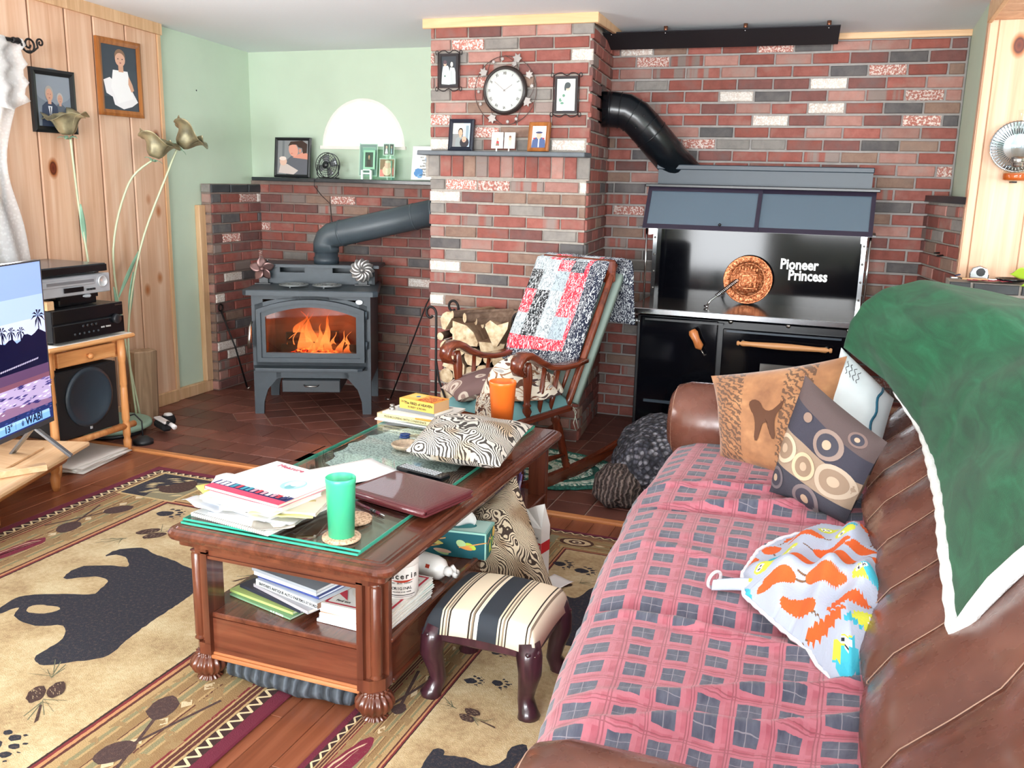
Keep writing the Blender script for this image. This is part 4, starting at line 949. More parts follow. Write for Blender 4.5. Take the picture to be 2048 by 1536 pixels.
# green pad, foot switch, newspapers, split log, brush
gpd = thing('round_stool_base', 'round sage green padded stool on a dark base by the pine rack', 'stool', (-4.0, 4.03, 0))
MB().lathe([(.17, 0), (.18, .015), (.15, .03), (0, .03)], M=T(-3.99, 4.03, 0), seg=28).build('base', M_dk, gpd); MB().lathe([(.2, .03), (.225, .045), (.222, .062), (.2, .07), (0, .07)], M=T(-3.99, 4.03, 0), seg=32).build('cushion', plain('sage_vinyl', '#8fae9c', .5), gpd)
pd = thing('foot_switch', 'black foot switch with a cord beside the hearth edge', 'switch', (-3.66, 3.93, .0)); MB().lathe([(.055, 0), (.055, .02), (.04, .028), (.028, .04), (0, .042)], M=T(-3.67, 3.93, 0), seg=20).build('housing', M_dk, pd)
MB().tube([(-3.68, 3.94, .035), (-3.69, 3.95, .12), (-3.73, 3.94, .16), (-3.76, 3.9, .15)], .0045, seg=6).build('cord', M_dk, pd)
np_ = thing('newspaper_stack', 'stack of loose white newspapers on the wood floor', 'newspaper', (-3.7, 3.5, 0))
M_news = plain('newsprint', '#d9d4cf', .8, var=.05)
for k in range(6):
    a = random.uniform(-7, 7); M = T(-3.74+random.uniform(-.02, .02), 3.52+random.uniform(-.02, .02), .003+.006*k) @ RZ(a+8)
    mb = MB(); mb.grid(lambda u, v: M @ Vector(((u-.5)*.32, (v-.5)*.40, .004*nz(u*3+k, v*3, k)+.006*max(0, u-.8)*nz(k, v*5, 1))), 8, 8); mb.build('newspaper', M_news, np_, solid=.005, offset=1)
lg = thing('split_log', 'split log standing on end, leaning against the pine wall', 'log', (-4.06, 4.36, 0))
M_split = wood('split_wood', '#c5a98c', '#a98c70', '#83684f', .8, 2); M_bark2 = wood('bark_brown', '#8a6b52', '#6c5040', '#4a352a', .9, 2)
Ml = frame_M((-4.055, 4.365, 0), (.25, 1, .0), (-.02, -.24, 1)) @ RX(-90)
MB().prism([(-.075, -.035), (.02, -.06), (.078, -.03), (.07, .03), (-.01, .05), (-.072, .03)], .0, .43, M=Ml, bev=.006).build('wood', M_split, lg); MB().prism([(.076, -.032), (.084, -.03), (.08, .035), (.0, .058), (-.01, .05), (.068, .03)], .005, .42, M=Ml).build('bark', M_bark2, lg)
br = thing('hand_brush', 'hearth brush with black bristles and a white handle on the tiles', 'brush', (-3.72, 4.2, 0))
Mb = T(-3.735, 4.16, .02) @ RZ(-28)
mb = MB(); rnd = random.Random(8)
mb.box(-.07, .08, -.028, .028, 0, .045, M=Mb, bev=.012); mb.build('bristles', plain('bristle_black', '#14161b', .8, bump=.5, scale=120), br)
MB().box(-.08, .085, -.022, .022, .045, .06, M=Mb, bev=.006).build('block', plain('brush_white', '#efecec', .4), br)
MB().tube([Mb @ Vector(p) for p in ((.075, 0, .052), (.12, 0, .055), (.15, 0, .055), (.19, 0, .05))], [.009, .012, .012, .015], seg=10).build('handle', bpy.data.materials['brush_white'], br)
MB().tube([Mb @ Vector(p) for p in ((.09, 0, .056), (.135, 0, .0575))], .0125, seg=10).build('grip', M_dk, br)
dp = thing('small_brush', 'small round dark brush with a white top behind the hearth brush', 'brush', (-3.85, 4.28, 0))
MB().lathe([(.04, 0), (.045, .02), (.035, .05), (0, .055)], M=T(-3.84, 4.33, 0), seg=16).build('bristles', bpy.data.materials['bristle_black'], dp); MB().lathe([(.03, .05), (.022, .062), (0, .066)], M=T(-3.84, 4.33, 0), seg=14).build('cap', bpy.data.materials['brush_white'], dp)
# ---- TV bench and TV
tb = thing('tv_bench', 'low pale wood bench with turned legs carrying the television', 'bench', (-3.5, 2.9, 0), math.radians(-70.6), world=False)
# local x runs from the far right corner towards the camera along the front edge, local y into the wall (negative)
tb.location = (-3.40, 3.29, 0)
M_bb = wood('bench_pale', '#e8c8a4', '#dbb48b', '#c99f75', .45, 0)
MB().box(0, 1.5, -.47, 0, .19, .212, bev=.005).build('top_board', M_bb, tb)
MB().tube([(.10, -.09, .155), (1.5, -.09, .155)], .026, seg=12, flat=1).box(.1, 1.5, -.1, -.08, .16, .19).build('front_rail', wood('bench_rail', '#e3a96c', '#d09355', '#b3763f', .35, 0), tb)
lp2 = [(.015, 0), (.02, .02), (.024, .06), (.016, .085), (.022, .1), (.022, .14), (.016, .155), (.022, .165), (.022, .19)]
for x, y in ((.12, -.12), (.12, -.40), (1.4, -.12), (1.4, -.4)): MB().lathe(lp2, M=T(x, y, 0), seg=14).build('leg', wood('bench_leg', '#c98850', '#b57440', '#93572c', .35), tb)
MB().box(.62, .65, -.42, -.1, .02, .19).box(.65, 1.5, -.14, -.10, .0, .03, bev=.01).box(.65, 1.5, -.42, -.4, .03, .19).build('cabinet', M_rkv, tb)
MB().box(.66, 1.45, -.4, -.13, .03, .17, bev=.004).build('cable_box', M_gb, tb)
bk = thing('wood_block', 'pale wooden block lying across the TV bench', 'block', (-3.36, 2.8, .212)); MB().bar((-3.45, 2.50, .227), (-3.235, 2.88, .227), .045, .028, bev=.002).build('block', M_bb, bk)
pp = thing('board_offcut', 'thin pale board under the television', 'board', (-3.6, 2.9, .212)); MB().box(-.2, .16, -.35, .13, .2125, .222, M=T(-3.60, 2.93, 0) @ RZ(20), bev=.001).build('board', M_bb, pp)
tv = thing('television', 'flat television showing a palm beach broadcast on the pale bench', 'television', (-3.43, 3.12, .212), math.radians(-74), world=False)
TW, TH = 1.1, .745; z0 = .142
Mt = T(0, 0, 0)
MB().box(0, TW, -.03, -.006, z0, z0+TH, bev=.004).box(.15, TW-.15, -.07, -.03, z0+.05, z0+.45, bev=.01).build('case', M_dk, tv)
fb = MB(); q = .007; fb.box(0, TW, -.006, 0.001, z0, z0+.022).box(0, TW, -.006, .001, z0+TH-q, z0+TH).box(0, q, -.006, .001, z0+.022, z0+TH-q).box(TW-q, TW, -.006, .001, z0+.022, z0+TH-q); fb.build('bezel', plain('bezel_grey', '#4a4c52', .3), tv)
# picture: u from 0 (far right of the screen) to 1, mirrored so that text reads from the room
SW, SH = TW-2*q, TH-.029
Ms = frame_M((TW-q, 0, z0+.022), (-1, 0, 0), (0, 0, 1))
rnd = random.Random(12)
X0 = .60
S = [('#96b4ec', R4(0, 0, 1, 1)), ('#a9c0f0', R4(0, .62, 1, .8)), ('#8fa8e8', R4(0, .8, 1, 1)), ('#c3cdf2', R4(0, .55, 1, .66))]
tl = [(x/40, .545+.02*math.sin(x*1.7)+.015*rnd.random()) for x in range(41)]
S.append(('#141433', [(0, .32)]+[(1, .32)]+[(x, y+.02*(x > .85)) for x, y in tl[::-1]]))
def palm(cx, cy, s):
    out = [('#141430', [(cx-.004, .5), (cx+.004, .5), (cx+.003, cy), (cx-.003, cy)])]
    for k in range(8):
        a = 2*PI*k/8+rnd.random()*.4; dx, dy = math.cos(a)*s, math.sin(a)*s*1.2
        out.append(('#141430', [(cx, cy), (cx+dx*.6-dy*.1, cy+dy*.6+dx*.14), (cx+dx, cy+dy-.02), (cx+dx*.6+dy*.12, cy+dy*.6-dx*.1)]))
    return out
for cx, cy, s in ((.955, .67, .05), (.83, .60, .035), (.77, .61, .035), (.71, .62, .04), (.66, .59, .035), (.6, .61, .04), (.52, .6, .04), (.44, .62, .04), (.35, .6, .04), (.25, .61, .04), (.15, .62, .04), (.06, .6, .04)): S += palm(cx, cy, s)
S += [('#5f4466', R4(0, .27, 1, .36)), ('#7d5064', R4(0, .25, 1, .30))]
for k in range(26): S.append(('#c8c0e0', [(.62+k*.012+a, .375+k*.001+b) for a, b in ((0, 0), (.008, .002), (.012, .012), (.004, .01))]))
S += [('#b5a4cc', R4(0, .115, 1, .27)), ('#8b6a8c', [(0, .09), (1, .09), (1, .13), (.7, .16), (.3, .12), (0, .15)]), ('#26346a', R4(0, .0, 1, .10))]
for k in range(170):
    x, y = rnd.random(), rnd.uniform(.13, .27); s = rnd.uniform(.008, .03); S.append((rnd.choice(['#4a4280', '#d9d0ea', '#6a5c98', '#e3dcf0', '#3b3470']), [(x-s, y), (x, y-s*.25), (x+s, y+.004), (x, y+s*.3)]))
for k in range(120):
    x, y = rnd.random(), rnd.uniform(.045, .11); s = rnd.uniform(.004, .015); S.append((rnd.choice(['#1b2450', '#3c5090', '#54558a', '#6a5a8c']), [(x-s, y), (x, y-s*.4), (x+s, y), (x, y+s*.5)]))
S.append(('#7fb4f4', [(.45, .012), (.975, .012), (.97, .068), (.55, .068)])); S.append(('#9cc8f8', [(.45, .05), (.972, .05), (.97, .068), (.55, .068)])); S.append(('#223a80', R4(.735, .02, .737, .06)))
mtv = print_mat('tv_screen', .12, emission=.42); scr = artwork(S, Ms, 'screen', mtv, tv, step=.000012, sx=SW, sy=SH, z0=.0004)
tvt = plain('caption_navy', '#12204a', .3)
text('WABI', .050, Ms @ T(.80*SW, .022*SH, .0078), tvt, tv, bold=.0008); text('13°', .042, Ms @ T(.66*SW, .022*SH, .0078), tvt, tv, bold=.0006); text('23', .042, Ms @ T(.585*SW, .022*SH, .0078), tvt, tv, bold=.0006)
mb = MB(); ring(mb, [(x, y) for x, y in ell(.780*SW, .042*SH, .008, .012, 18)], [(x, y) for x, y in ell(.780*SW, .042*SH, .0055, .009, 18)], 0, .0004, M=Ms @ T(0, 0, .0078) @ XZ); mb.build('channel_logo', tvt, tv); text('5', .014, Ms @ T(.776*SW, .034*SH, .0082), tvt, tv, bold=.0006)
for x in (.13, TW-.13):
    MB().bar((x, -.02, z0+.004), (x-.03, .13, .006), .03, .012, bev=.002).bar((x, -.02, z0+.004), (x-.02, -.15, .006), .03, .012, bev=.002).build('foot', plain('tv_foot_silver', '#8e949c', .25, .7), tv)
# ================================================================== CHIMNEY BREAST: mantel, clock, pictures
mt = tag(MB().box(-2.425, -1.432, 4.862, 5.0, 1.622, 1.647, bev=.004).build('mantel_shelf', plain('slate_mantel', '#5b6269', .4, var=.15, bump=.1)), 'grey slate mantel shelf on the brick chimney breast', 'shelf')
def onY(x, y, z): return frame_M((x, y, z), (1, 0, 0), (0, 0, 1))
ck = thing('wall_clock', 'round wall clock with a wire ring of ivy leaves on the chimney', 'clock', (-1.935, 4.98, 1.977))
Mk = T(-1.938, 4.985, 1.978) @ RX(90)
M_pew = plain('pewter', '#a39c9a', .4, .6, var=.15); M_wire = plain('bronze_wire', '#5d4c48', .45, .5); M_case = plain('clock_case', '#2f2827', .35)
MB().lathe([(0, 0), (.128, 0), (.132, .012), (.126, .022), (.118, .03), (.112, .03), (.110, .012)], M=Mk, seg=48).build('case', M_case, ck)
MB().lathe([(.1115, .014), (.1115, .02), (0, .02)], M=Mk, seg=40).build('dial', plain('dial_white', '#e8ebe6', .5, var=.01), ck)
M_num = plain('dial_black', '#2e2b2a', .5)
for h, s_ in zip(range(1, 13), 'I II III IIII V VI VII VIII IX X XI XII'.split()):
    a = -math.radians(30*h); r = .092
    text(s_, .022, Mk @ T(-math.sin(a)*r, math.cos(a)*r, .0215) @ Matrix.Rotation(a, 4, 'Z') @ T(0, -.008, 0), M_num, ck, name='numeral', align='CENTER', sx=.75)
for a, L, w_ in ((-57, .055, .004), (52, .075, .003)):
    MB().box(-w_/2, w_/2, -.01, L, .023, .0245, M=Mk @ RZ(a)).build('hand', M_pew, ck)
MB().lathe([(.005, .023), (.004, .027)], M=Mk, seg=10).build('hand_boss', M_pew, ck)
mb = MB(); mb.tube([Mk @ Vector((.183*math.cos(2*PI*k/60), .183*math.sin(2*PI*k/60), .006)) for k in range(60)], .0022, seg=6, closed=True)
def curl(a0, a1, r0, r1): mb.tube([Mk @ Vector(((r0+(r1-r0)*t)*math.cos(math.radians(a0+(a1-a0)*t)), (r0+(r1-r0)*t)*math.sin(math.radians(a0+(a1-a0)*t)), .008)) for t in [k/10 for k in range(11)]], .0018, seg=5)
for a in ((150, 118, .125, .182), (90, 52, .182, .135), (15, -35, .182, .125), (-45, -72, .13, .182), (-95, -135, .182, .125)): curl(*a)
mb.build('wire_ring', M_wire, ck)
def ivy(cx, cy, s, rot, z=.012):
    pts = []
    for k, (a, r) in enumerate(((90, 1), (68, .62), (40, .95), (18, .55), (-12, .8), (-45, .5), (-90, .62), (-135, .5), (192, .8), (162, .55), (140, .95), (112, .62))): pts.append((cx+s*r*math.cos(math.radians(a+rot)), cy+s*r*math.sin(math.radians(a+rot))))
    return MB().prism(pts, z, z+.004, M=Mk, bev=.002)
for cx, cy, s, r in ((.07, .165, .035, 20), (.055, .14, .022, 60), (-.128, .095, .033, 40), (-.075, -.145, .035, 190), (.138, .08, .03, -60), (.13, -.055, .036, 200), (.158, .02, .017, 0), (-.018, .165, .015, 10), (-.07, .15, .014, 30), (-.157, -.005, .014, 90), (-.145, -.07, .015, 150), (.02, -.165, .015, 180), (.07, -.15, .015, 200)):
    ivy(cx, cy, s, r).build('ivy_leaf', M_pew, ck)
def iron_frame(label, x, z, w_, h_, base, shapes):
    t = thing('iron_picture_frame', label, 'picture frame', (x, 4.985, z)); M = onY(x, 4.975, z)
    mb = MB(); a, b = w_/2, h_/2
    for s_ in (-1, 1):
        mb.tube([M @ Vector(p) for p in ((s_*(a+.012), -b-.012, 0), (s_*(a+.012), b+.012, 0))], .003, seg=6)
        mb.tube([M @ Vector((s_*(a+.012)+s_*.008*(1-math.cos(q)), (b+.012)+.011*math.sin(q), 0)) for q in [k*.6 for k in range(9)]], .0025, seg=5)
        mb.tube([M @ Vector((s_*(a+.012)+s_*.008*(1-math.cos(q)), -(b+.012)-.011*math.sin(q), 0)) for q in [k*.6 for k in range(9)]], .0025, seg=5)
        for q0 in (b+.01, -b-.01):
            sg = 1 if q0 > 0 else -1
            mb.tube([M @ Vector((s_*(a+.01)*(1-t_), q0+sg*.014*math.sin(PI*t_)*(1 if t_ < .75 else .6), 0)) for t_ in [k/10 for k in range(11)]], .0028, seg=5)
    mb.box(-a-.004, a+.004, -b-.004, b+.004, -.008, -.002, M=M)
    ring(mb, R4(-a-.006, -b-.006, a+.006, b+.006), R4(-a+.008, -b+.008, a-.008, b-.008), 0.003, -.003, M=M @ XZ)
    mb.build('scroll_frame', plain('iron_brown_black', '#2a2427', .4, .4), t)
    artwork([(base, R4(0, 0, 1, 1))]+shapes, M @ T(-a+.008, -b+.008, -.0012), 'photograph', M_print, t, sx=w_-.016, sy=h_-.016)
W_ = '#dfeee8'
sh = [('#30343c', R4(0, .55, 1, 1)), ('#3a3d42', R4(0, 0, 1, .55)), (W_, [(.02, .05), (.55, .02), (.6, .3), (.5, .62), (.42, .68), (.12, .66), (.05, .4)]), ('#c4a892', ell(.25, .74, .1, .09, 12)), ('#56414a', ell(.25, .80, .12, .07, 10)), (W_, [(.55, .03), (.98, .05), (.95, .45), (.88, .6), (.6, .62), (.55, .4)]), ('#d7d2c8', ell(.7, .72, .09, .09, 12)), ('#2e5c4c', ell(.25, .32, .05, .04, 6)), ('#8b9a96', R4(.66, .05, .69, .5)), ('#8b9a96', R4(.78, .05, .81, .5))]
iron_frame('scrolled iron frame with a wedding couple photo, upper left of the clock', -2.283, 2.088, .108, .172, '#30343c', sh)
sh = [('#f1f4f0', R4(0, 0, 1, 1)), ('#b9bcd0', [(.35, 0), (.85, 0), (.82, .3), (.9, .5), (.75, .62), (.5, .6), (.4, .3)]), ('#d9b9a4', ell(.6, .72, .11, .1, 12)), ('#3d4648', ell(.58, .8, .17, .1, 12)), ('#3d4648', ell(.45, .72, .06, .1, 8)), ('#dfe8df', ell(.3, .38, .18, .14, 12)), ('#5e8d76', ell(.2, .34, .09, .06, 8)), ('#5e8d76', ell(.38, .48, .08, .05, 8)), ('#5e8d76', ell(.3, .24, .1, .04, 8)), ('#f6f6f2', ell(.3, .38, .06, .05, 8))]
iron_frame('scrolled iron frame with a bride photo, right of the clock', -1.583, 1.952, .12, .182, '#f1f4f0', sh)
def lean(x, y, z, tilt=12, yaw=0): return T(x, y, z) @ RZ(yaw) @ RX(90-tilt)
sh = [('#bcd0e4', R4(.6, 0, 1, 1)), ('#e4e3d8', R4(0, .55, .6, 1)), ('#8a9ca6', R4(.75, .2, .9, .9))]+person_bust(.45, .6, .34, '#8b9394', '#221a1c')+[('#26222a', ell(.7, .18, .26, .22, 12)), ('#d9a38c', ell(.68, .32, .13, .13, 12)), ('#a95d58', ell(.68, .27, .05, .02, 6))]
picframe('picture_frame', 'black framed photo of a woman and child on the mantel, left end', lean(-2.188, 4.94, 1.737, 8), .152, .176, .022, plain('frame_navy', '#141b2c', .35), sh, easel=True)
sh = [('#e9e4ea', R4(0, 0, 1, 1)), ('#4b5f8c', [(.0, .0), (1, 0), (.95, .35), (.75, .48), (.25, .48), (.05, .35)]), ('#f1f0f0', R4(.46, .03, .54, .4)), ('#c9a08a', R4(.38, .42, .62, .55)), ('#d6b09a', ell(.5, .6, .19, .2, 14)), ('#f4f2f2', ell(.5, .78, .3, .1, 14)), ('#3a4468', ell(.5, .70, .26, .05, 10)), ('#b0383c', R4(.1, .40, .25, .46)), ('#b0383c', R4(.75, .40, .9, .46))]
picframe('picture_frame', 'oak framed photo of a person in dress uniform on the mantel, right end', lean(-1.722, 4.94, 1.73, 8, -6), .125, .158, .02, M_oak, sh, easel=True)
db = thing('double_frame', 'hinged pair of small silver photo frames in the middle of the mantel', 'picture frame', (-1.925, 4.93, 1.647))
for i, (x, yw, cols) in enumerate(((-1.962, 5, [('#e9ece6', R4(0, 0, 1, 1)), ('#b8383c', [(.3, .1), (.7, .1), (.65, .45), (.4, .5)]), ('#d9ab92', ell(.5, .6, .12, .12, 10)), ('#6c7a60', ell(.5, .2, .2, .06, 8))]), (-1.888, -8, [('#efe3da', R4(0, 0, 1, 1)), ('#e6c9b4', ell(.5, .35, .25, .3, 12)), ('#dba98e', ell(.5, .68, .18, .17, 12)), ('#7a5a48', ell(.5, .8, .15, .08, 8))]))):
    M = lean(x, 4.935, 1.708, 6, yw); f_ = MB(); ring(f_, R4(-.034, -.044, .034, .044), R4(-.026, -.036, .026, .036), .003, -.004, M=M @ XZ); f_.box(-.034, .034, -.044, .044, -.006, -.003, M=M).box(-.008, .0, -.06, -.044, -.004, 0, M=M).build('frame', plain('silver_frame', '#d9d9d8', .3, .6), db)
    artwork(cols, M @ T(-.026, -.036, -.002), 'photograph', M_print, db, sx=.052, sy=.072)

# ================================================================== SHELF BEHIND THE WOOD STOVE
tag(MB().box(-4.05, -2.41, 5.53, 5.745, 1.447, 1.472, bev=.003).build('wall_shelf', plain('black_stone_shelf', '#2c3236', .22, var=.2)), 'long black stone shelf on the low brick wall under the arched window', 'shelf')
sh = [('#878a8c', R4(0, 0, 1, 1)), ('#6f7478', R4(.15, .5, .22, 1)), ('#5d6068', [(.3, 0), (1, 0), (1, .5), (.75, .55), (.45, .55), (.28, .4)]), ('#d3907c', [(.5, .5), (1, .45), (1, .62), (.82, .66), (.6, .56)]), ('#d89a86', ell(.52, .72, .15, .2, 16, 20)), ('#c98874', ell(.74, .70, .045, .06, 10)), ('#3a2822', [(.34, .84), (.42, .97), (.8, 1), (.97, .9), (.96, .64), (.84, .62), (.80, .78), (.68, .80), (.62, .88), (.48, .88)]), ('#c2705f', ell(.47, .62, .04, .012, 6)), ('#c9bcb6', [(.05, .05), (.55, .0), (.7, .12), (.35, .3), (.12, .35)]), ('#dcb7a4', ell(.2, .38, .12, .12, 12)), ('#e6d6cc', ell(.18, .47, .12, .06, 10))]
picframe('picture_frame', 'black framed photo of a man holding a baby on the black shelf', lean(-3.77, 5.62, 1.61, 7, 6), .272, .272, .02, M_fblk, sh, easel=True)
fn = thing('desk_fan', 'small round black desk fan with its cord hanging down the brick', 'fan', (-3.46, 5.58, 1.472))
Mf = T(-3.462, 5.585, 1.56) @ RX(84)
mb = MB()
for r in (.083, .066, .052, .038, .024): mb.tube([Mf @ Vector((r*math.cos(2*PI*k/32), r*math.sin(2*PI*k/32), .022+.012*(1-r/.083))) for k in range(32)], .0028 if r > .08 else .0014, seg=5, closed=True)
for k in range(28): a = 2*PI*k/28; mb.tube([Mf @ Vector((.083*math.cos(a), .083*math.sin(a), .02)), Mf @ Vector((.02*math.cos(a), .02*math.sin(a), .034))], .0011, seg=4)
mb.tube([Mf @ Vector((.083*math.cos(2*PI*k/32), .083*math.sin(2*PI*k/32), -.015)) for k in range(32)], .003, seg=5, closed=True); mb.build('grille', M_fblk, fn)
MB().lathe([(0, .03), (.022, .03), (.02, .04), (0, .042)][::-1], M=Mf, seg=18).build('hub_cap', M_fblk, fn)
for k in range(4): o = MB().grid(lambda u, v: (.015+.055*v, (u-.5)*.05*(.6+.5*v), .012*(u-.5)), 3, 4).build('blade', plain('fan_blade', '#8d9296', .3, .5), fn, solid=.001); o.matrix_basis = Mf @ RZ(90*k+20)
MB().tube([(-3.545, 5.585, 1.565), (-3.545, 5.58, 1.50), (-3.52, 5.57, 1.477), (-3.40, 5.57, 1.477), (-3.378, 5.58, 1.50), (-3.378, 5.585, 1.565)], .004, seg=7).tube([(-3.52, 5.57, 1.477), (-3.515, 5.64, 1.477), (-3.41, 5.64, 1.477), (-3.40, 5.57, 1.477)], .004, seg=7).build('stand', M_fblk, fn)
MB().tube([(-3.50, 5.62, 1.48), (-3.53, 5.56, 1.477), (-3.535, 5.525, 1.46), (-3.53, 5.715, 1.30), (-3.51, 5.712, 1.12), (-3.50, 5.71, .95)][:3]+[(-3.533, 5.522, 1.42), (-3.53, 5.6, 1.36), (-3.525, 5.705, 1.3), (-3.51, 5.706, 1.12), (-3.50, 5.705, .95)], .0025, seg=5).build('cord', M_fblk, fn)
# glass photo block and clear acrylic frames
M_clear = glass('clear_acrylic', '#f5fffb', .0, 1.5)
gb = thing('glass_photo_panel', 'greenish glass panel holding small photos under the arched window', 'glass panel', (-3.04, 5.63, 1.472))
MB().box(-3.235, -2.985, 5.632, 5.637, 1.474, 1.715, M=None).box(-3.0, -2.985, 5.55, 5.632, 1.474, 1.70).build('glass_sheet', M_clear, gb)
M_geg = plain('glass_edge_green', '#8fd6bc', .2); MB().box(-3.237, -3.233, 5.63, 5.64, 1.473, 1.715).build('glass_edge', M_geg, gb); MB().box(-2.987, -2.984, 5.6, 5.64, 1.473, 1.60).build('glass_edge', M_geg, gb)
M_grn = plain('mat_pale_green', '#b9d9c4', .5)
def smallphoto(par, x, y, z, w_, h_, cols, border=.006, m=None):
    M = lean(x, y, z, 5); MB().box(-w_/2, w_/2, -h_/2, h_/2, -.004, -.001, M=M).build('mount', m or M_grn, par)
    artwork(cols, M @ T(-w_/2+border, -h_/2+border, 0), 'photograph', M_print, par, sx=w_-2*border, sy=h_-2*border)
sh = [('#4d5450', R4(0, 0, 1, 1))]+person_bust(.5, .68, .3, '#3d3634', '#4a342a')
smallphoto(gb, -3.032, 5.625, 1.672, .052, .08, [('#5d6a64', R4(0, 0, 1, 1)), ('#dfeae4', [(.2, .1), (.8, .1), (.6, .6), (.4, .6)]), ('#d9b09a', ell(.5, .72, .16, .15, 10))])
smallphoto(gb, -3.0+.03-.022, 5.62, 1.672, .04, .08, [('#4c5654', R4(0, 0, 1, 1)), ('#a9c4d0', [(.3, .1), (.7, .1), (.6, .6), (.4, .6)]), ('#d9b09a', ell(.5, .72, .16, .12, 10))])
smallphoto(gb, -3.022, 5.61, 1.552, .118, .125, [('#8a7a5c', R4(0, 0, 1, 1)), ('#d98e80', R4(0, 0, .3, .4)), ('#e2cfae', ell(.5, .35, .32, .3, 14)), ('#dfb79c', ell(.55, .68, .22, .22, 14)), ('#d8cfb0', ell(.55, .85, .2, .08, 10)), ('#b8786a', R4(.8, .1, 1, .5))])
smallphoto(gb, -3.165, 5.612, 1.602, .14, .215, [('#7d9a92', R4(0, 0, 1, 1)), ('#94b4a8', R4(.15, .75, .95, .92))])
af = thing('acrylic_frame', 'clear acrylic easel frame with a portrait in front of the photo panel', 'picture frame', (-3.15, 5.56, 1.472))
smallphoto(af, -3.143, 5.585, 1.603, .088, .125, sh, .014)
MB().box(-3.195, -3.092, 5.573, 5.577, 1.478, 1.68).build('acrylic_front', M_clear, af)
M_acr = plain('acrylic_edge', '#dff3ea', .15)
for x in (-3.178, -3.112): MB().box(x-.008, x+.008, 5.545, 5.56, 1.473, 1.535, bev=.002).build('easel_leg', M_acr, af)
MB().box(-3.17, -3.115, 5.548, 5.556, 1.508, 1.518).box(-3.17, -3.115, 5.548, 5.556, 1.532, 1.54).build('easel_bar', M_acr, af)
# calligraphy plaque
pq = thing('calligraphy_plaque', 'white tile with blue wash and black calligraphy at the chimney end', 'plaque', (-2.80, 5.66, 1.472))
Mq = lean(-2.765, 5.665, 1.588, 9, 0); MB().box(-.10, .10, -.112, .112, -.008, 0, M=Mq, bev=.002).build('tile', plain('plaque_white', '#e9ebe9', .4), pq)
rnd = random.Random(4); S = []
for cx, cy, rx, ry, c in ((.42, .8, .22, .07, '#7ea6cc'), (.68, .55, .13, .2, '#6f9fd0'), (.75, .38, .14, .12, '#5a90c8'), (.28, .22, .16, .13, '#5f95cc'), (.33, .12, .1, .06, '#7db0dc'), (.6, .62, .1, .12, '#8bb4dc')): S.append((c, ell(cx, cy, rx, ry, 18, 0, .12)))
artwork(S, Mq @ T(-.1, -.112, .0006), 'blue_wash', M_paperp, pq, sx=.2, sy=.224)
text('MUSIC', .04, Mq @ T(-.065, .055, .0026), plain('ink_blue', '#2f5a94', .5), pq, sx=.75, bold=.0006)
for k, s_ in enumerate(('is a', 'moral law', 'it gives soul', 'to the heart', 'wings', 'to the mind', 'and life')): text(s_, .0165, Mq @ T(-.035+.012*(k % 3), .033-.0195*k, .0026) @ RZ(4), M_num, pq, sx=.9)
# ================================================================== COFFEE TABLE
M_mah = wood('mahogany', '#7d4630', '#623222', '#401d13', .28, 0, 1.0, .3)
M_mahv = wood('mahogany_upright', '#7a442e', '#5f3020', '#3e1c12', .28, 2, 1.0, .3)
M_mahy = wood('mahogany_long', '#7d4630', '#623222', '#401d13', .26, 1, 1.0, .3)
M_mold = wood('pale_moulding', '#d79a6c', '#b06c42', '#84472a', .35, 0)  # paler brown than the rest of the table
tx0, tx1, ty0, ty1 = -1.812, -1.075, 1.985, 3.52
ctb = thing('coffee_table', 'mahogany coffee table with reeded ball feet, open shelf and glass top', 'coffee table', ((tx0+tx1)/2, (ty0+ty1)/2, 0))
def rrect(x0, x1, y0, y1, r, n=5):
    out = []
    for cx, cy, a0 in ((x1-r, y0+r, -90), (x1-r, y1-r, 0), (x0+r, y1-r, 90), (x0+r, y0+r, 180)):
        for k in range(n+1): a = math.radians(a0+90*k/n); out.append((cx+r*math.cos(a), cy+r*math.sin(a)))
    return out
def slab(mb, prof, x0, x1, y0, y1, r, n=5):
    """prof: (inset, z) from bottom to top"""
    rings = [rrect(x0+i, x1-i, y0+i, y1-i, max(r-i, .004), n) for i, z in prof]; m = len(rings[0]); vs = [(x, y, prof[k][1]) for k, rg in enumerate(rings) for x, y in rg]
    fs = [tuple(range(m-1, -1, -1)), tuple(range((len(rings)-1)*m, len(rings)*m))]
    for L in range(len(rings)-1):
        for i in range(m): j = (i+1) % m; fs.append((L*m+i, L*m+j, (L+1)*m+j, (L+1)*m+i))
    return mb.add(vs, fs)
slab(MB(), [(.03, .437), (.03, .452), (.012, .457), (.004, .462), (.0, .470), (.0, .478), (.006, .486), (.016, .489), (.022, .489), (.028, .494), (.035, .494), (.04, .4955), (.3, .4955)], tx0, tx1, ty0, ty1, .045).build('table_top', M_mahy, ctb)
def zz(x0, x1, y0, y1, name='end_rail'):
    MB().box(x0, x1, y0, y1, .405, .44).box(x0, x1, y0-.006*(y1-y0 < .1), y1, .405, .414).build(name, M_mah, ctb)
zz(tx0+.1, tx1-.1, ty0+.045, ty0+.06); zz(tx0+.1, tx1-.1, ty1-.06, ty1-.045)
MB().box(tx0+.05, tx0+.065, ty0+.1, ty1-.1, .405, .44).build('side_rail', M_mahy, ctb); MB().box(tx1-.06, tx1-.045, ty0+.1, ty1-.1, .42, .44).build('side_rail', M_mahy, ctb)
post = []
foot = [(.03, 0), (.036, .006), (.036, .014), (.026, .02), (.03, .026), (.045, .036), (.054, .052), (.053, .068), (.042, .084), (.034, .088), (.038, .094), (.03, .1)]
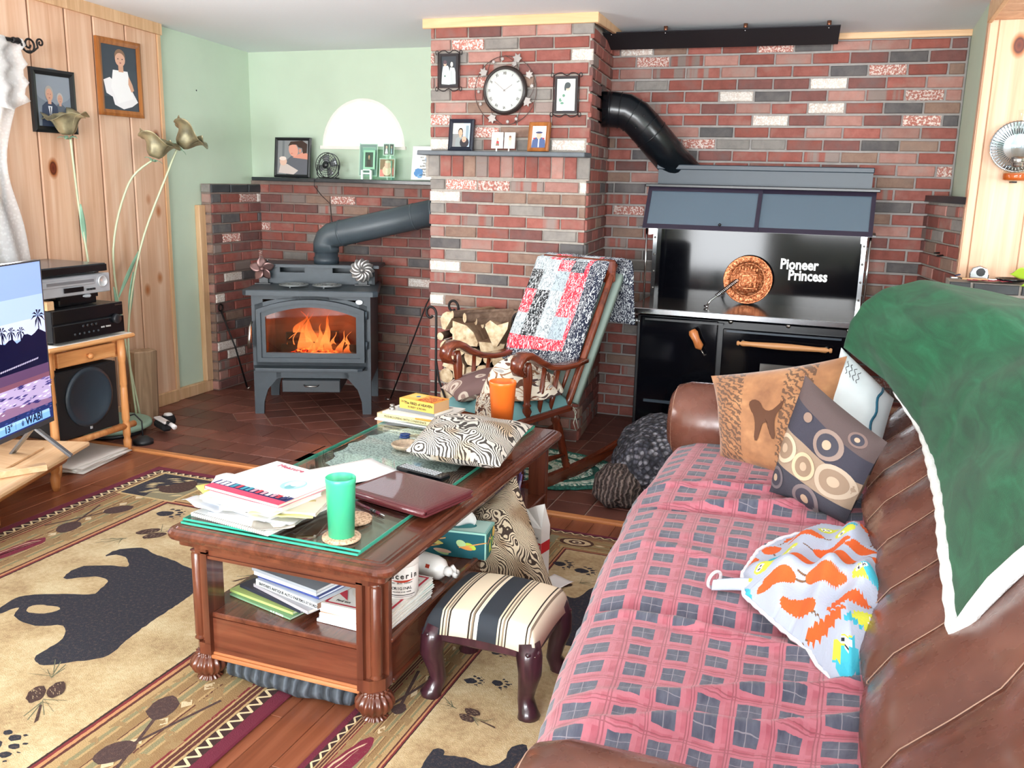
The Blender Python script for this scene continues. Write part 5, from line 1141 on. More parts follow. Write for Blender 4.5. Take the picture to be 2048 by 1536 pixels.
for sx, cx in ((1, tx0+.092), (-1, tx1-.08)):
    for sy, cy in ((1, ty0+.07), (-1, ty1-.07)):
        p = MB()
        a = .036; out = [(-a, a), (-a, -a*.1), (-a*.1, -a), (a, -a), (a, a)]   # outer corner cut
        pts = [(cx+sx*x, cy+sy*y) for x, y in out]
        if sx*sy < 0: pts = pts[::-1]
        inn = [(cx+sx*x, cy+sy*y) for x, y in ((-a, a), (-a, a*.45), (-a*.62, a*.4), (-a*.62, -a*.02), (-.02*a, -a*.62), (a*.4, -a*.62), (a*.45, -a), (a, -a), (a, a))]
        if sx*sy < 0: inn = inn[::-1]
        p.prism(inn, .135, .425); p.prism(pts, .1, .136, bev=0); p.prism(pts, .42, .44)
        p.lathe([(.016, .138), (.019, .142), (.014, .148), (.017, .155), (.017, .41), (.014, .415), (.019, .42)], M=T(cx-sx*.014, cy-sy*.014, 0), seg=16)
        p.build('post', M_mahv, ctb)
        MB().lathe(foot, M=T(cx, cy, 0), seg=96, ribs=16, ribd=.07).build('foot', M_mahv, ctb)
MB().box(tx0+.075, tx1-.06, ty0+.05, ty1-.05, .215, .232, bev=.003).build('shelf', M_mahy, ctb)
for nm, a in (('end_panel', (tx0+.12, tx1-.115, ty0+.05, ty0+.065)), ('end_panel', (tx0+.12, tx1-.115, ty1-.065, ty1-.05))): MB().box(a[0], a[1], a[2], a[3], .105, .215).build(nm, M_mah, ctb)
for x in (tx0+.06, tx1-.06): MB().box(x-.008, x+.008, ty0+.12, ty1-.12, .105, .215).build('side_panel', M_mahy, ctb)
MB().box(tx0+.12, tx1-.115, ty0+.04, ty0+.055, .084, .098, bev=.004).box(tx0+.12, tx1-.115, ty0+.045, ty0+.06, .097, .106, bev=.003).build('base_moulding', M_mold, ctb)
MB().box(tx1-.062, tx1-.046, ty0+.12, ty1-.12, .09, .106, bev=.004).box(tx1-.06, tx1-.04, ty0+.1, ty1-.1, .226, .24, bev=.004).build('side_moulding', M_mahy, ctb)
MB().box(tx0+.12, tx1-.12, ty0+.06, ty1-.06, .1, .106).build('bottom_board', M_mah, ctb)
# glass sheets and doily
M_gl = glass('table_glass', '#fafefd', .01, 1.6); M_ge = plain('glass_edge_teal', '#3fae94', .15)
def sheet(label, x0, x1, y0, y1, z, th=.006):
    t = thing('glass_sheet', label, 'glass top', ((x0+x1)/2, (y0+y1)/2, z))
    MB().box(x0, x1, y0, y1, z, z+th).build('pane', M_gl, t)
    e = MB(); e.box(x0-.001, x1+.001, y0-.0015, y0, z, z+th).box(x0-.001, x1+.001, y1, y1+.0015, z, z+th).box(x0-.0015, x0, y0, y1, z, z+th).box(x1, x1+.0015, y0, y1, z, z+th); e.build('polished_edge', M_ge, t)
sheet('lower of the two glass sheets lying on the coffee table', -1.775, -1.19, 2.03, 3.46, .4975)
sheet('upper glass sheet with a green edge, topmost on the coffee table', -1.775, -1.187, 2.04, 3.46, .5045)
gd = NG('crochet_lace', .8, 0, '#ffffff'); v = gd.coord('Object'); vv = gd.voro(v, 120); gd.l(gd.ramp(vv, [(.42, 1.0), (.55, .5)], 'CONSTANT'), gd.b.inputs['Alpha'])  # doily whiter, denser and larger, standing in for bright reflections on the glass
dl = MB(); pts = []
n = 60
for k in range(n): a = 2*PI*k/n; r = 1+.045*math.cos(a*20); pts.append((-1.50+.25*r*math.cos(a), 2.95+.40*r*math.sin(a)))
dl.prism(pts, .4962, .4972); tag(dl.build('doily', gd.m), 'large white crocheted doily under the glass of the coffee table', 'doily')
ZT = .511
# ---------------- helper: book / magazine lying flat
def book(name, label, cat, c, w_, d_, h_, rot, cover, page='#e9e4da', group=None, soft=True, spine_side=None, art=None, rough=.4, wave_=0.0):
    """centre c=(x,y,z of underside); w_ along local x, d_ along local y; spine at local -y"""
    t = thing(name, label, cat, c, group=group); M = T(*c) @ RZ(rot); tc = .0008 if soft else .0025
    mc = plain(name+'_cover', cover, rough, var=.02); mp = bpy.data.materials.get('pages_'+page) or plain('pages_'+page, page, .8, var=.04)
    MB().box(-w_/2+.002, w_/2-.002, -d_/2+tc, d_/2-.002, tc, h_-tc, M=M).build('pages', mp, t)
    cv = MB().box(-w_/2, w_/2, -d_/2, d_/2, 0, tc, M=M).box(-w_/2, w_/2, -d_/2, d_/2, h_-tc, h_, M=M).box(-w_/2, w_/2, -d_/2, -d_/2+tc, tc, h_-tc, M=M); o = cv.build('cover', mc, t)
    if art: artwork(art, M @ T(-w_/2, -d_/2, h_+.0002), 'cover_art', M_paperp, o, sx=w_, sy=d_)
    return t, M, o
def papersheet(name, label, c, w_, d_, rot, col='#f1f2f2', amp=.004, cat='paper', n=10, th=.0006):
    M = T(*c) @ RZ(rot); mb = MB(); s0 = c[0]*7+c[1]*5+c[2]*31
    mb.grid(lambda u, v: M @ Vector(((u-.5)*w_, (v-.5)*d_, amp*(.5+nz(u*2+s0, v*2, s0))*1.3*(abs(u-.5)+abs(v-.5)))), n, n)
    m = bpy.data.materials.get('paper_'+col) or plain('paper_'+col, col, .7, var=.02)
    return tag(mb.build(name, m, solid=th), label, cat)
# magazine and paper stack, bottom to top
z = ZT
items = [
 ('notebook', 'spiral bound notebook at the bottom of the paper stack', -1.60, 2.17, .26, .30, .010, -98, '#eef0ee'),
 ('notebook', 'thin grey notebook second from the bottom of the paper stack', -1.58, 2.19, .22, .28, .008, -84, '#c9ccd2'),
 ('magazine', 'white magazine with a dark stripe low in the paper stack', -1.62, 2.20, .21, .275, .006, -104, '#dfe3ee'),
 ('magazine', 'cream newspaper section sticking out to the right of the paper stack', -1.56, 2.22, .23, .29, .010, -76, '#efe8cf'),
 ('magazine', 'white catalogue in the middle of the paper stack', -1.61, 2.19, .22, .28, .012, -99, '#f2f4f6'),
 ('magazine', 'white price list above the middle of the paper stack', -1.60, 2.20, .215, .28, .010, -93, '#eceff4'),
 ('puzzle_book', 'red edged puzzle magazine second from the top of the paper stack', -1.60, 2.21, .22, .30, .010, -100, '#d9405e'),
]
for i, (nm, lb, x, y, w_, d_, h_, rot, c) in enumerate(items):
    # width runs away from the camera: local x -> depth
    art = None
    if nm == 'puzzle_book':
        rnd = random.Random(2); art = [('#f0f0f4', R4(.0, .0, 1, 1)), ('#e0486a', R4(.86, 0, 1, 1)), ('#2f3770', R4(.70, .0, .86, 1))]
        for k in range(14): art.append((rnd.choice(['#ffffff', '#c93a50', '#3c9ab0', '#30346a', '#e8a0b0']), R4(.71+.01*(k % 2), .03+k*.068, .85, .03+k*.068+.045)))
        art += [('#c92a44', ell(.74, .86, .05, .05, 4)), ('#f3f4f6', ell(.3, .5, .2, .3, 20))]
    if i == 2: art = [('#f0f2f8', R4(0, 0, 1, 1)), ('#3a3b6c', R4(.90, .1, .97, .7)), ('#8a5a60', R4(.92, .45, .96, .66))]
    t, M, o = book(nm, lb, 'magazine', (x, y, z), w_, d_, h_, rot, c, art=art)
    if i == 0:
        mb = MB()
        for k in range(34): mb.tube([M @ Vector((w_/2-.004+.006*math.cos(a), -d_/2+.01+k*.0083, h_*.5+.007*math.sin(a))) for a in [2*PI*q/8 for q in range(8)]], .0009, seg=4, closed=True)
        mb.build('spiral_binding', M_steel, t)
    z += h_+.0012
t, M, o = book('magazine', 'medical catalogue with two glass dishes on its cover, top of the paper stack', 'magazine', (-1.59, 2.268, z), .215, .28, .005, -103, '#f4f7f7',
     art=[('#f4f8f8', R4(0, 0, 1, 1)), ('#d5e6e0', ell(.55, .55-.22, .2, .14, 24)), ('#e6f0ea', ell(.53, .33, .17, .11, 24)), ('#a8d6dc', ell(.62, .78, .2, .13, 24)), ('#cfeaee', ell(.59, .78, .16, .10, 24)), ('#7fc0c8', ell(.70, .80, .1, .05, 16)), ('#e9f6f8', ell(.6, .8, .08, .05, 16))])
text('Measure', .030, M @ T(-.07, -.10, .0062) @ RZ(90), plain('pink_ink', '#c0506a', .6), t, sx=1.1)
z += .0065
papersheet('letter', 'white letter with a folded corner poking out left of the paper stack', (-1.74, 2.25, .545), .17, .15, 25, amp=.02)
papersheet('letter', 'yellow edged sheet poking out of the paper stack on the far left', (-1.72, 2.21, .555), .13, .20, -35, '#f3dc72', amp=.012)
papersheet('letter', 'pale yellow sheet poking out of the paper stack on the right', (-1.50, 2.14, .535), .12, .18, -62, '#e9e29a', amp=.02)
papersheet('letter', 'crumpled grey newsprint corner at the front right of the paper stack', (-1.50, 2.10, .517), .14, .12, -60, '#b9b4ac', amp=.025)
papersheet('letter', 'white envelope poking out lower left of the paper stack', (-1.74, 2.13, .53), .15, .12, -20, '#e4ebf6', amp=.02)
papersheet('letter', 'bright white sheet under the leather portfolio', (-1.545, 2.60, ZT+.002), .21, .28, -30, '#f8fbfb', amp=.004)
# tumblers, coasters, pen
g = NG('cork', .9, 0, '#c9a685'); v = g.coord('Object'); g.col(g.ramp(g.noise(v, 160, 2), [(.35, '#94735a'), (.5, '#cfae90'), (.7, '#e0c3a6')])); g.bump(g.noise(v, 160, 2), .3, .002); M_cork = g.m
for lb, x, y in (('round cork coaster under the green tumbler', -1.275, 2.09), ('round cork coaster behind the green tumbler', -1.315, 2.225)):
    tag(MB().lathe([(.052, 0), (.054, .002), (.054, .008), (.052, .010), (0, .010)], M=T(x, y, ZT), seg=32).build('coaster', M_cork), lb, 'coaster')
def tumbler(label, col, x, y, z, h_, r0, r1):
    g = NG('tumbler_'+col, .3, 0, col); g.b.inputs['Transmission Weight'].default_value = .12; g.b.inputs['Subsurface Weight'].default_value = .2; g.b.inputs['Subsurface Radius'].default_value = (.02, .02, .02)
    t = MB().lathe([(0, .004), (r0-.003, .004), (r1-.003, h_), (r1-.0015, h_+.0015), (r1, h_), (r1, h_-.012), (r1-.0012, h_-.014), (r0, 0), (0, 0)][::-1], M=T(x, y, z), seg=36).build('tumbler', g.m); return tag(t, label, 'cup')
tumbler('tall translucent green plastic tumbler on a cork coaster', '#4fd6a4', -1.275, 2.09, ZT+.011, .168, .036, .042)
tumbler('orange plastic tumbler on the far end of the coffee table', '#ff7a2a', -1.285, 3.34, .522, .19, .041, .055)
tag(MB().lathe([(.05, 0), (.052, .008), (0, .008)], M=T(-1.285, 3.34, ZT), seg=28).build('coaster', M_cork), 'cork coaster under the orange tumbler', 'coaster')
pn = thing('pen', 'burgundy ballpoint pen with silver tip on the glass', 'pen', (-1.31, 2.315, ZT))
pa_, pb_ = Vector((-1.375, 2.345, ZT+.006)), Vector((-1.262, 2.29, ZT+.005)); MB().tube([pa_, pb_], .0048, seg=10).build('barrel', plain('pen_burgundy', '#5c1f30', .25, .2), pn)
dd = (pb_-pa_).normalized(); MB().tube([pb_, pb_+dd*.012, pb_+dd*.02], [.0048, .0035, .001], seg=10).tube([pa_+dd*.09, pa_+dd*.095], .0053, seg=10).build('tip', M_chrome, pn); MB().tube([pb_-dd*.05, pb_-dd*.02], .0053, seg=10).build('grip', M_dk, pn)
# portfolio
g = NG('burgundy_leather', .28, 0, '#5f262b'); v = g.coord('Object'); g.bump(g.noise(v, 160, 3, .6), .35, .003); g.b.inputs['Coat Weight'].default_value = .3; M_bur = g.m
pf = thing('portfolio', 'burgundy leather portfolio lying over the edge of the glass', 'portfolio', (-1.25, 2.48, ZT))
Mpf = T(-1.262, 2.475, ZT) @ RZ(-14)
slab(MB(), [(.004, 0), (0, .002), (0, .005), (.003, .007)], -.165, .165, -.118, .125, .012); q = MB(); slab(q, [(.003, 0), (0, .002), (0, .005), (.003, .007)], -.165, .165, -.12, .125, .012); q.v = [tuple(Mpf @ Vector(p)) for p in q.v]; q.build('back_cover', M_bur, pf)
q = MB(); slab(q, [(.004, .016), (0, .018), (0, .022), (.006, .025), (.02, .026)], -.163, .165, -.118, .125, .012); q.v = [tuple(Mpf @ Vector(p)) for p in q.v]; q.build('front_cover', M_bur, pf)
MB().box(-.155, .158, -.11, .118, .007, .016, M=Mpf).build('pages', plain('inner_pages', '#6a2c32', .6), pf); MB().tube([Mpf @ Vector((x, -.113, .012)) for x in (-.16, .16)], .0105, seg=10).build('spine', M_bur, pf)
# remote, dish, scissors, book pile
rm = thing('remote_control', 'long black television remote beside the leather portfolio', 'remote', (-1.31, 2.69, ZT))
Mr = T(-1.318, 2.688, ZT) @ RZ(-14); MB().box(-.10, .10, -.026, .026, 0, .018, M=Mr, bev=.004).build('case', M_gb, rm)
q = MB()
for i in range(14):
    for j in range(4): q.box(-.088+i*.0115, -.081+i*.0115, -.019+j*.0105, -.013+j*.0105, .018, .0195, M=Mr)
q.build('buttons', plain('remote_keys', '#c9cdd2', .5), rm)
ds = thing('trinket_dish', 'small round glass dish with woven rim on the doily', 'dish', (-1.52, 2.955, ZT)); MB().lathe([(0, .003), (.04, .004), (.048, .016), (.052, .018), (.055, .014), (.046, 0), (0, 0)][::-1], M=T(-1.52, 2.955, ZT), seg=32, ribs=16, ribd=.012).build('bowl', plain('dish_brown', '#b9a48c', .3, var=.3, scale=80), ds)
sc_ = thing('scissors', 'blue handled scissors near the far books', 'scissors', (-1.57, 3.10, ZT))
for s_ in (1, -1):
    Ms_ = T(-1.56, 3.095, ZT+.004+.002*s_) @ RZ(20+8*s_)
    MB().tube([Ms_ @ Vector((-.03+.017*math.cos(2*PI*k/14), .014*s_+.012*math.sin(2*PI*k/14), 0)) for k in range(14)], .0045, seg=6, closed=True).build('handle', plain('handle_blue', '#20407a', .35), sc_)
    MB().bar(Ms_ @ Vector((-.015, .005*s_, 0)), Ms_ @ Vector((.07, -.002*s_, 0)), .009, .0015).build('blade', M_steel, sc_)
# far pile
z = ZT; rot = -8
for i, (nm, lb, x, y, w_, d_, h_, r_, c) in enumerate([
   ('magazine', 'white magazine at the bottom of the far book pile', -1.66, 3.36, .30, .23, .006, -6, '#f2f4f4'), ('magazine', 'thin white booklet second from the bottom of the far book pile', -1.68, 3.37, .28, .22, .006, 6, '#e8ecf0'),
   ('paperback', 'pale mushroom field guide in the middle of the far book pile', -1.66, 3.34, .27, .20, .016, -9, '#efe0a8'), ('notebook', 'white notepad with a pencil on it in the far book pile', -1.64, 3.36, .28, .21, .008, -3, '#f1efe9'),
   ('paperback', 'grey spined book directly under the yellow paperback', -1.63, 3.35, .19, .13, .014, -12, '#8d9094')]):
    t, M, o = book(nm, lb, 'book', (x, y, z), w_, d_, h_, r_, c)
    if i == 2: text('MUSHROOMING WITH CONFIDENCE', .0125, M @ frame_M((-.10, -d_/2-.0006, .004), (1, 0, 0), (0, 0, 1)), M_num, t)
    z += h_+.001
t, M, o = book('paperback', 'thick yellow fantasy paperback on top of the far book pile', 'book', (-1.625, 3.33, z), .178, .108, .042, -12, '#f0c860', page='#c9a074',
   art=[('#f0c15a', R4(0, 0, 1, 1)), ('#e89a3c', R4(.45, 0, 1, 1)), ('#f5d27a', ell(.25, .6, .2, .3, 16)), ('#3f6fb0', ell(.3, .55, .055, .1, 12)), ('#f0a850', ell(.7, .5, .25, .4, 16))])
text('The FIRES of HEAVEN', .0155, M @ frame_M((-.062, -.0546, .022), (1, 0, 0), (0, 0, 1)), M_num, t, bold=.0003); text('ROBERT JORDAN', .012, M @ frame_M((-.045, -.0546, .007), (1, 0, 0), (0, 0, 1)), M_num, t); text('DEO', .012, M @ frame_M((-.082, -.0546, .026), (1, 0, 0), (0, 0, 1)), M_num, t)
M_red = plain('title_red', '#b53a24', .5)
for k, s_ in enumerate(('FIRES of', 'HEAVEN', 'ROBERT', 'JORDAN')): text(s_, .022, M @ T(.012+.019*k, -.045, .0432) @ RZ(78), M_red, t, sx=.9, bold=.0002)
pc = thing('pencil', 'yellow pencil lying in the far book pile', 'pencil', (-1.55, 3.25, .56)); MB().tube([(-1.62, 3.235, .545), (-1.50, 3.225, .545)], .0035, seg=6).build('pencil_wood', plain('pencil_ochre', '#d8a040', .4), pc)
sp_ = thing('salt_shaker', 'small glass shaker beside the yellow paperback', 'shaker', (-1.79, 3.36, ZT)); MB().lathe([(.012, 0), (.013, .02), (.009, .028)], M=T(-1.765, 3.31, z-.03), seg=12).lathe([(.010, .028), (.010, .036), (0, .038)], M=T(-1.765, 3.31, z-.03), seg=12).build('body', M_steel, sp_)
# ---------------- cushions
def pillow_pts(w_, h_, t_, u, v, side, pinch=.10, lump=.0, seed=0):
    x = 2*u-1; y = 2*v-1
    ex = 1-pinch*(1-abs(y)**2.2)*abs(x)**3; ey = 1-pinch*(1-abs(x)**2.2)*abs(y)**3
    f = max(0, (1-abs(x)**2.6))**.55*max(0, (1-abs(y)**2.6))**.55
    z = side*t_*.5*f+lump*nz(x*1.5+seed, y*1.5, seed)*f
    return Vector((x*w_/2*ex, y*h_/2*ey, z))
def pillow(name, label, M, w_, h_, t_, m, pinch=.10, lump=.012, seed=0, cat='cushion', piping=None, bend=None):
    mb = MB(); n = 26
    fn = lambda s_: (lambda u, v: (lambda p: M @ (bend(p) if bend else p))(pillow_pts(w_, h_, t_, u, v, s_, pinch, lump, seed)))
    mb.grid(fn(1), n, n); k = len(mb.f)
    mb.grid(lambda u, v: fn(-1)(1-u, v), n, n)
    if piping is None: return tag(mb.build(name, m), label, cat)
    t = thing(name, label, cat, tuple(M @ Vector((0, 0, 0)))); mb.build('cushion_body', m, t)
    ed = [(i/12, 0) for i in range(12)]+[(1, i/12) for i in range(12)]+[(1-i/12, 1) for i in range(12)]+[(0, 1-i/12) for i in range(12)]
    MB().tube([fn(1)(u, v) for u, v in ed], .0045, seg=6, closed=True).build('piping', piping, t); return t
def stripes(name, dark, light, sc_, warp, tan=None):
    g = NG(name, .9); v = g.coord('UV', (1, 1, 1)); nzc = g.noise(v, 2.2, 2, .5, .0, 'Color'); mx = g.mix(warp, v, nzc, 'ADD')
    wv = g.wave(mx, sc_, 3.2, 1.5, 1.1, direction='DIAGONAL'); c = g.ramp(wv, [(.36, dark), (.5, light)])
    if tan:
        n2 = g.noise(v, 2.6, 1); c = g.mix(g.ramp(n2, [(.52, 0.0), (.66, .75)]), c, tan, 'MULTIPLY')
    g.col(c); g.bump(g.noise(g.coord('UV'), 180, 2), .3, .002); return g.m
M_zeb = stripes('zebra_plush', '#45403d', '#e3ddd2', 13, .7, '#d9b990'); M_zeb2 = stripes('zebra_plush_brown', '#3a2c24', '#c9b79c', 15, .7, '#b89a7c')
def cpillow(corners, t_, pinch=.06, lump=.015, seed=0):
    P_ = [Vector(c) for c in corners]; n_ = (P_[1]-P_[0]).cross(P_[3]-P_[0]).normalized()
    def f(x, y, side=1, off=0.0):
        q = pillow_pts(2, 2, t_, x, y, side, pinch, lump, seed); a, b_ = (q.x+1)/2, (q.y+1)/2
        return P_[0]*(1-a)*(1-b_)+P_[1]*a*(1-b_)+P_[2]*a*b_+P_[3]*(1-a)*b_+n_*(q.z+off)
    return f
def cbuild(name, f, m, n=28, **kw):
    mb = MB(); mb.grid(lambda u, v: f(u, v, 1), n, n); mb.grid(lambda u, v: f(1-u, v, -1), n, n); return mb.build(name, m, **kw)
tag(cbuild('zebra_cushion', cpillow([(-1.42, 2.75, .565), (-1.055, 2.73, .562), (-1.115, 3.235, .575), (-1.495, 3.15, .585)], .12, .05, .02, 3), M_zeb), 'zebra striped plush cushion lying flat on the coffee table', 'cushion')
tag(cbuild('zebra_cushion', cpillow([(-1.161, 2.74, .18), (-.875, 2.82, .11), (-1.09, 2.98, .455), (-1.26, 2.90, .275)], .12, .03, .02, 9), M_zeb2), 'zebra striped cushion standing on its corner beside the coffee table', 'cushion')
# ---------------- lower shelf
z = .2335
for i, (nm, lb, x, y, w_, d_, h_, r_, c, pg) in enumerate([
  ('magazine', 'green and blue magazine at the bottom of the left shelf pile', -1.55, 2.22, .27, .22, .006, -14, '#7fa884', '#dfe3d8'), ('magazine', 'lime green edged magazine near the bottom of the left shelf pile', -1.56, 2.23, .27, .21, .008, -12, '#b9cf7c', '#e6ead8'),
  ('magazine', 'dark magazine with white pages in the left shelf pile', -1.53, 2.24, .28, .21, .010, -16, '#2a2c40', '#c9cdd6'), ('book', 'silver grey book under the parts catalogue in the left shelf pile', -1.48, 2.23, .27, .21, .010, -20, '#b9b4ba', '#d9d6d2'),
  ('catalogue', 'antique auto parts catalogue with a white spine in the left shelf pile', -1.47, 2.24, .27, .215, .020, -15, '#e6ecf0', '#8a6a58'), ('magazine', 'blue edged booklet in the left shelf pile', -1.48, 2.25, .26, .2, .008, -13, '#3a4a8c', '#e9eef6'),
  ('notebook', 'thick white pad in the left shelf pile', -1.49, 2.25, .26, .205, .012, -12, '#eef2f6', '#f3f5f8'), ('binder', 'large glossy grey catalogue on top of the left shelf pile', -1.485, 2.26, .275, .235, .010, -13, '#a4abb4', '#eef0f2')]):
    t, M, o = book(nm, lb, 'book', (x, y, z), w_, d_, h_, r_, c, page=pg, rough=.25 if i == 7 else .4)
    if i == 4:
        text("SNYDER'S ANTIQUE AUTO PARTS", .0125, M @ frame_M((-.12, -d_/2-.0006, .005), (1, 0, 0), (0, 0, 1)), M_num, t, bold=.0002); text('1903-37 FORD', .0125, M @ frame_M((.058, -d_/2-.0006, .005), (1, 0, 0), (0, 0, 1)), M_num, t, bold=.0002)
    if i == 0: text('H. P. BOOKS', .010, M @ frame_M((.05, -d_/2-.0006, .0005), (1, 0, 0), (0, 0, 1)), bpy.data.materials['lettering_white'], t)
    if i == 7: artwork([('#dfe6ee', R4(0, 0, 1, 1))], M @ T(-.11, .02, h_+.0005), 'name_label', M_paperp, t, sx=.09, sy=.032); text('Kevin', .018, M @ T(-.105, .03, h_+.0012), M_num, t)
    z += h_+.001
zk = z
hg = thing('metal_bracket', 'brown metal bracket lying at the back of the grey catalogue', 'bracket', (-1.66, 2.42, zk)); MB().bar((-1.66, 2.30, zk+.006), (-1.62, 2.46, zk+.008), .018, .012, bev=.002).bar((-1.62, 2.46, zk+.008), (-1.585, 2.45, zk+.008), .006, .04).build('bar', plain('bracket_brown', '#5a4640', .4, .4), hg)
for q in ((-1.654, 2.34, zk+.013), (-1.628, 2.43, zk+.015)): MB().lathe([(.007, 0), (.004, .003)], M=T(*q), seg=8).build('rivet', M_steel, hg)
z = .2335
reds = [('blue edged white magazine at the bottom of the right shelf pile', '#e9ebf0', '#2a3480'), ('white magazine with a green edge low in the right shelf pile', '#f1f1ee', '#2f7a58'), ('white magazine with an orange edge in the right shelf pile', '#f3efe8', '#d88a50'), ('white magazine with a teal edge near the top of the right shelf pile', '#eef1ee', '#3f9a86'), ('white magazine with a green border under the red bordered one', '#f3f2ee', '#3c8a62')]
for i, (lb, c, ed) in enumerate(reds):
    t, M, o = book('magazine', lb, 'magazine', (-1.255+.004*(i % 2), 2.245+.004*i, z), .22, .29, .0085, -3+1.5*(i % 3), c, art=[(c, R4(0, 0, 1, 1)), (ed, R4(.93, 0, .975, 1)), (ed, R4(0, .02, 1, .05))]); z += .0092
t, M, o = book('magazine', 'white rug-hooking magazine with red border, top of the right shelf pile', 'magazine', (-1.255, 2.262, z), .22, .29, .008, -1, '#f3efe8',
  art=[('#f5f1ea', R4(0, 0, 1, 1)), ('#c8384a', R4(.04, .03, .96, .055)), ('#c8384a', R4(.925, .03, .96, .97)), ('#c8384a', R4(.04, .03, .07, .97)), ('#c8384a', R4(.04, .945, .96, .97)), ('#cf3f52', [(.08, .25), (.3, .14), (.16, .32), (.1, .36)]), ('#cf3f52', [(.9, .25), (.75, .15), (.82, .3)]), ('#cf3f52', [(.9, .62), (.78, .66), (.86, .78)]), ('#efe6d8', ell(.52, .45, .33, .26, 26)), ('#3c2a24', ell(.58, .46, .13, .06, 12)), ('#3c2a24', ell(.7, .5, .06, .045, 10)), ('#3c2a24', R4(.5, .36, .53, .44)), ('#3c2a24', R4(.62, .36, .65, .44)), ('#3c2a24', R4(.66, .37, .69, .44))])
z += .009
text('Find out', .014, M @ T(-.075, -.118, .0092), M_num, t); text('Your', .018, M @ T(.045, .10, .0092), M_num, t)
# cream jar, lotion bottle, tissue box, small bottle, lighter, clear caddy
def ring_text(s, size, cx, cy, z_, r, a_mid, m, par, bold=.0):
    step = size*.62/r; n = len(s)
    for k, ch_ in enumerate(s):
        if ch_ == ' ': continue
        a = a_mid+(k-(n-1)/2)*step; p = (cx+r*math.cos(a), cy+r*math.sin(a), z_)
        text(ch_, size, frame_M(p, (-math.sin(a), math.cos(a), 0), (0, 0, 1)), m, par, align='CENTER', bold=bold)
M_wp = plain('white_plastic', '#ece8e4', .35, var=.01)
jr = thing('cream_jar', 'white tub of skin cream with black lettering on the magazines', 'jar', (-1.185, 2.27, z))
MB().lathe([(.050, 0), (.053, .005), (.053, .095), (.049, .10)], M=T(-1.185, 2.27, z), seg=40).build('tub', M_wp, jr); MB().lathe([(.0535, .10), (.0545, .102), (.0545, .125), (.052, .128), (0, .128)], M=T(-1.185, 2.27, z), seg=40).build('lid', M_wp, jr)
am = math.radians(-58)
ring_text('Eucerin', .024, -1.185, 2.27, z+.066, .0536, am, M_num, jr, .0005); ring_text('DRY SKIN THERAPY', .0065, -1.185, 2.27, z+.05, .0536, am, M_num, jr); ring_text('ORIGINAL', .0125, -1.185, 2.27, z+.032, .0536, am, M_num, jr, .0001); ring_text('MOISTURIZING CREME', .005, -1.185, 2.27, z+.023, .0536, am, M_num, jr)
mb = MB(); 
for zz_, a0, a1, hh in ((.014, -50, 45, .0022), (.009, -50, 35, .001)):
    mb.grid(lambda u, v: (-1.185+.0536*math.cos(am+math.radians(a0+(a1-a0)*u)), 2.27+.0536*math.sin(am+math.radians(a0+(a1-a0)*u)), z+zz_+hh*v), 16, 1)
mb.build('label_line', M_num, jr); mb = MB(); mb.grid(lambda u, v: (-1.185+.0537*math.cos(am-.62+1.35*u), 2.27+.0537*math.sin(am-.62+1.35*u), z+.061-.007*math.sin(PI*u)*v), 16, 1); mb.build('label_swoosh', M_red, jr)
lb_ = thing('lotion_bottle', 'white pump lotion bottle lying on its side on the shelf', 'bottle', (-1.2, 2.50, .235))
Ml_ = T(-1.275, 2.52, .275) @ RZ(-12) @ RY(90)
MB().lathe([(.03, 0), (.038, .006), (.04, .03), (.04, .095), (.034, .12), (.02, .135), (.013, .14)], M=Ml_, seg=28, smooth=True).build('bottle_body', M_wp, lb_)
MB().lathe([(.0155, .14), (.0155, .158), (.008, .162), (.008, .172), (.014, .174), (.014, .184), (0, .186)], M=Ml_, seg=16).tube([Ml_ @ Vector(p) for p in ((0, 0, .18), (-.02, -.012, .182), (-.034, -.02, .178))], .006, seg=8).build('pump', M_wp, lb_)
text('SKIN', .016, frame_M((-1.262, 2.478, .285), (.1, -.02, -1), (1, -.2, .1)), M_num, lb_); MB().box(-.006, .006, -.0402, -.039, .085, .1, M=Ml_ @ RZ(-25)).build('label_patch', M_red, lb_)
tbx = thing('tissue_box', 'teal patterned tissue box with a white tissue pulled up', 'box', (-1.21, 2.74, .235))
Mtb = T(-1.215, 2.745, .2345) @ RZ(8); MB().box(-.12, .12, -.058, .058, 0, .095, M=Mtb, bev=.002).build('carton', plain('tissue_teal', '#17606a', .5), tbx)
rnd = random.Random(6); S = [('#17606a', R4(0, 0, 1, 1)), ('#a8dfd0', R4(0, .93, 1, 1)), ('#a8dfd0', R4(0, 0, .02, 1)), ('#a8dfd0', R4(.98, 0, 1, 1))]
for k in range(7): S.append((rnd.choice(['#e8d87a', '#f0a050', '#bfe0a0', '#f4c8b0', '#c8e04a']), ell(rnd.uniform(.08, .92), rnd.uniform(.15, .8), .07, .14, 14, rnd.uniform(0, 90))))
for k in range(5): x, y = rnd.uniform(.1, .9), rnd.uniform(.2, .8); S.append(('#e9a860', [(x, y), (x+.15, y+.1), (x+.15, y+.14), (x, y+.04)]))
artwork(S, Mtb @ frame_M((-.12, -.0585, 0), (1, 0, 0), (0, 0, 1)), 'front_print', M_paperp, tbx, sx=.24, sy=.095)
S2 = [('#1f7a7c', R4(0, 0, 1, 1)), ('#a8dfd0', R4(0, .94, 1, 1)), ('#a8dfd0', R4(0, 0, .04, 1)), ('#c8e04a', ell(.62, .35, .16, .28, 14)), ('#1f7a7c', ell(.62, .35, .08, .2, 14)), ('#d8e86a', ell(.38, .3, .08, .2, 10)), ('#f0a878', [(.12, .5), (.5, .72), (.5, .8), (.12, .6)]), ('#f4c8a0', [(.15, .8), (.5, .55), (.5, .62)]), ('#f2d070', ell(.8, .75, .14, .2, 12))]
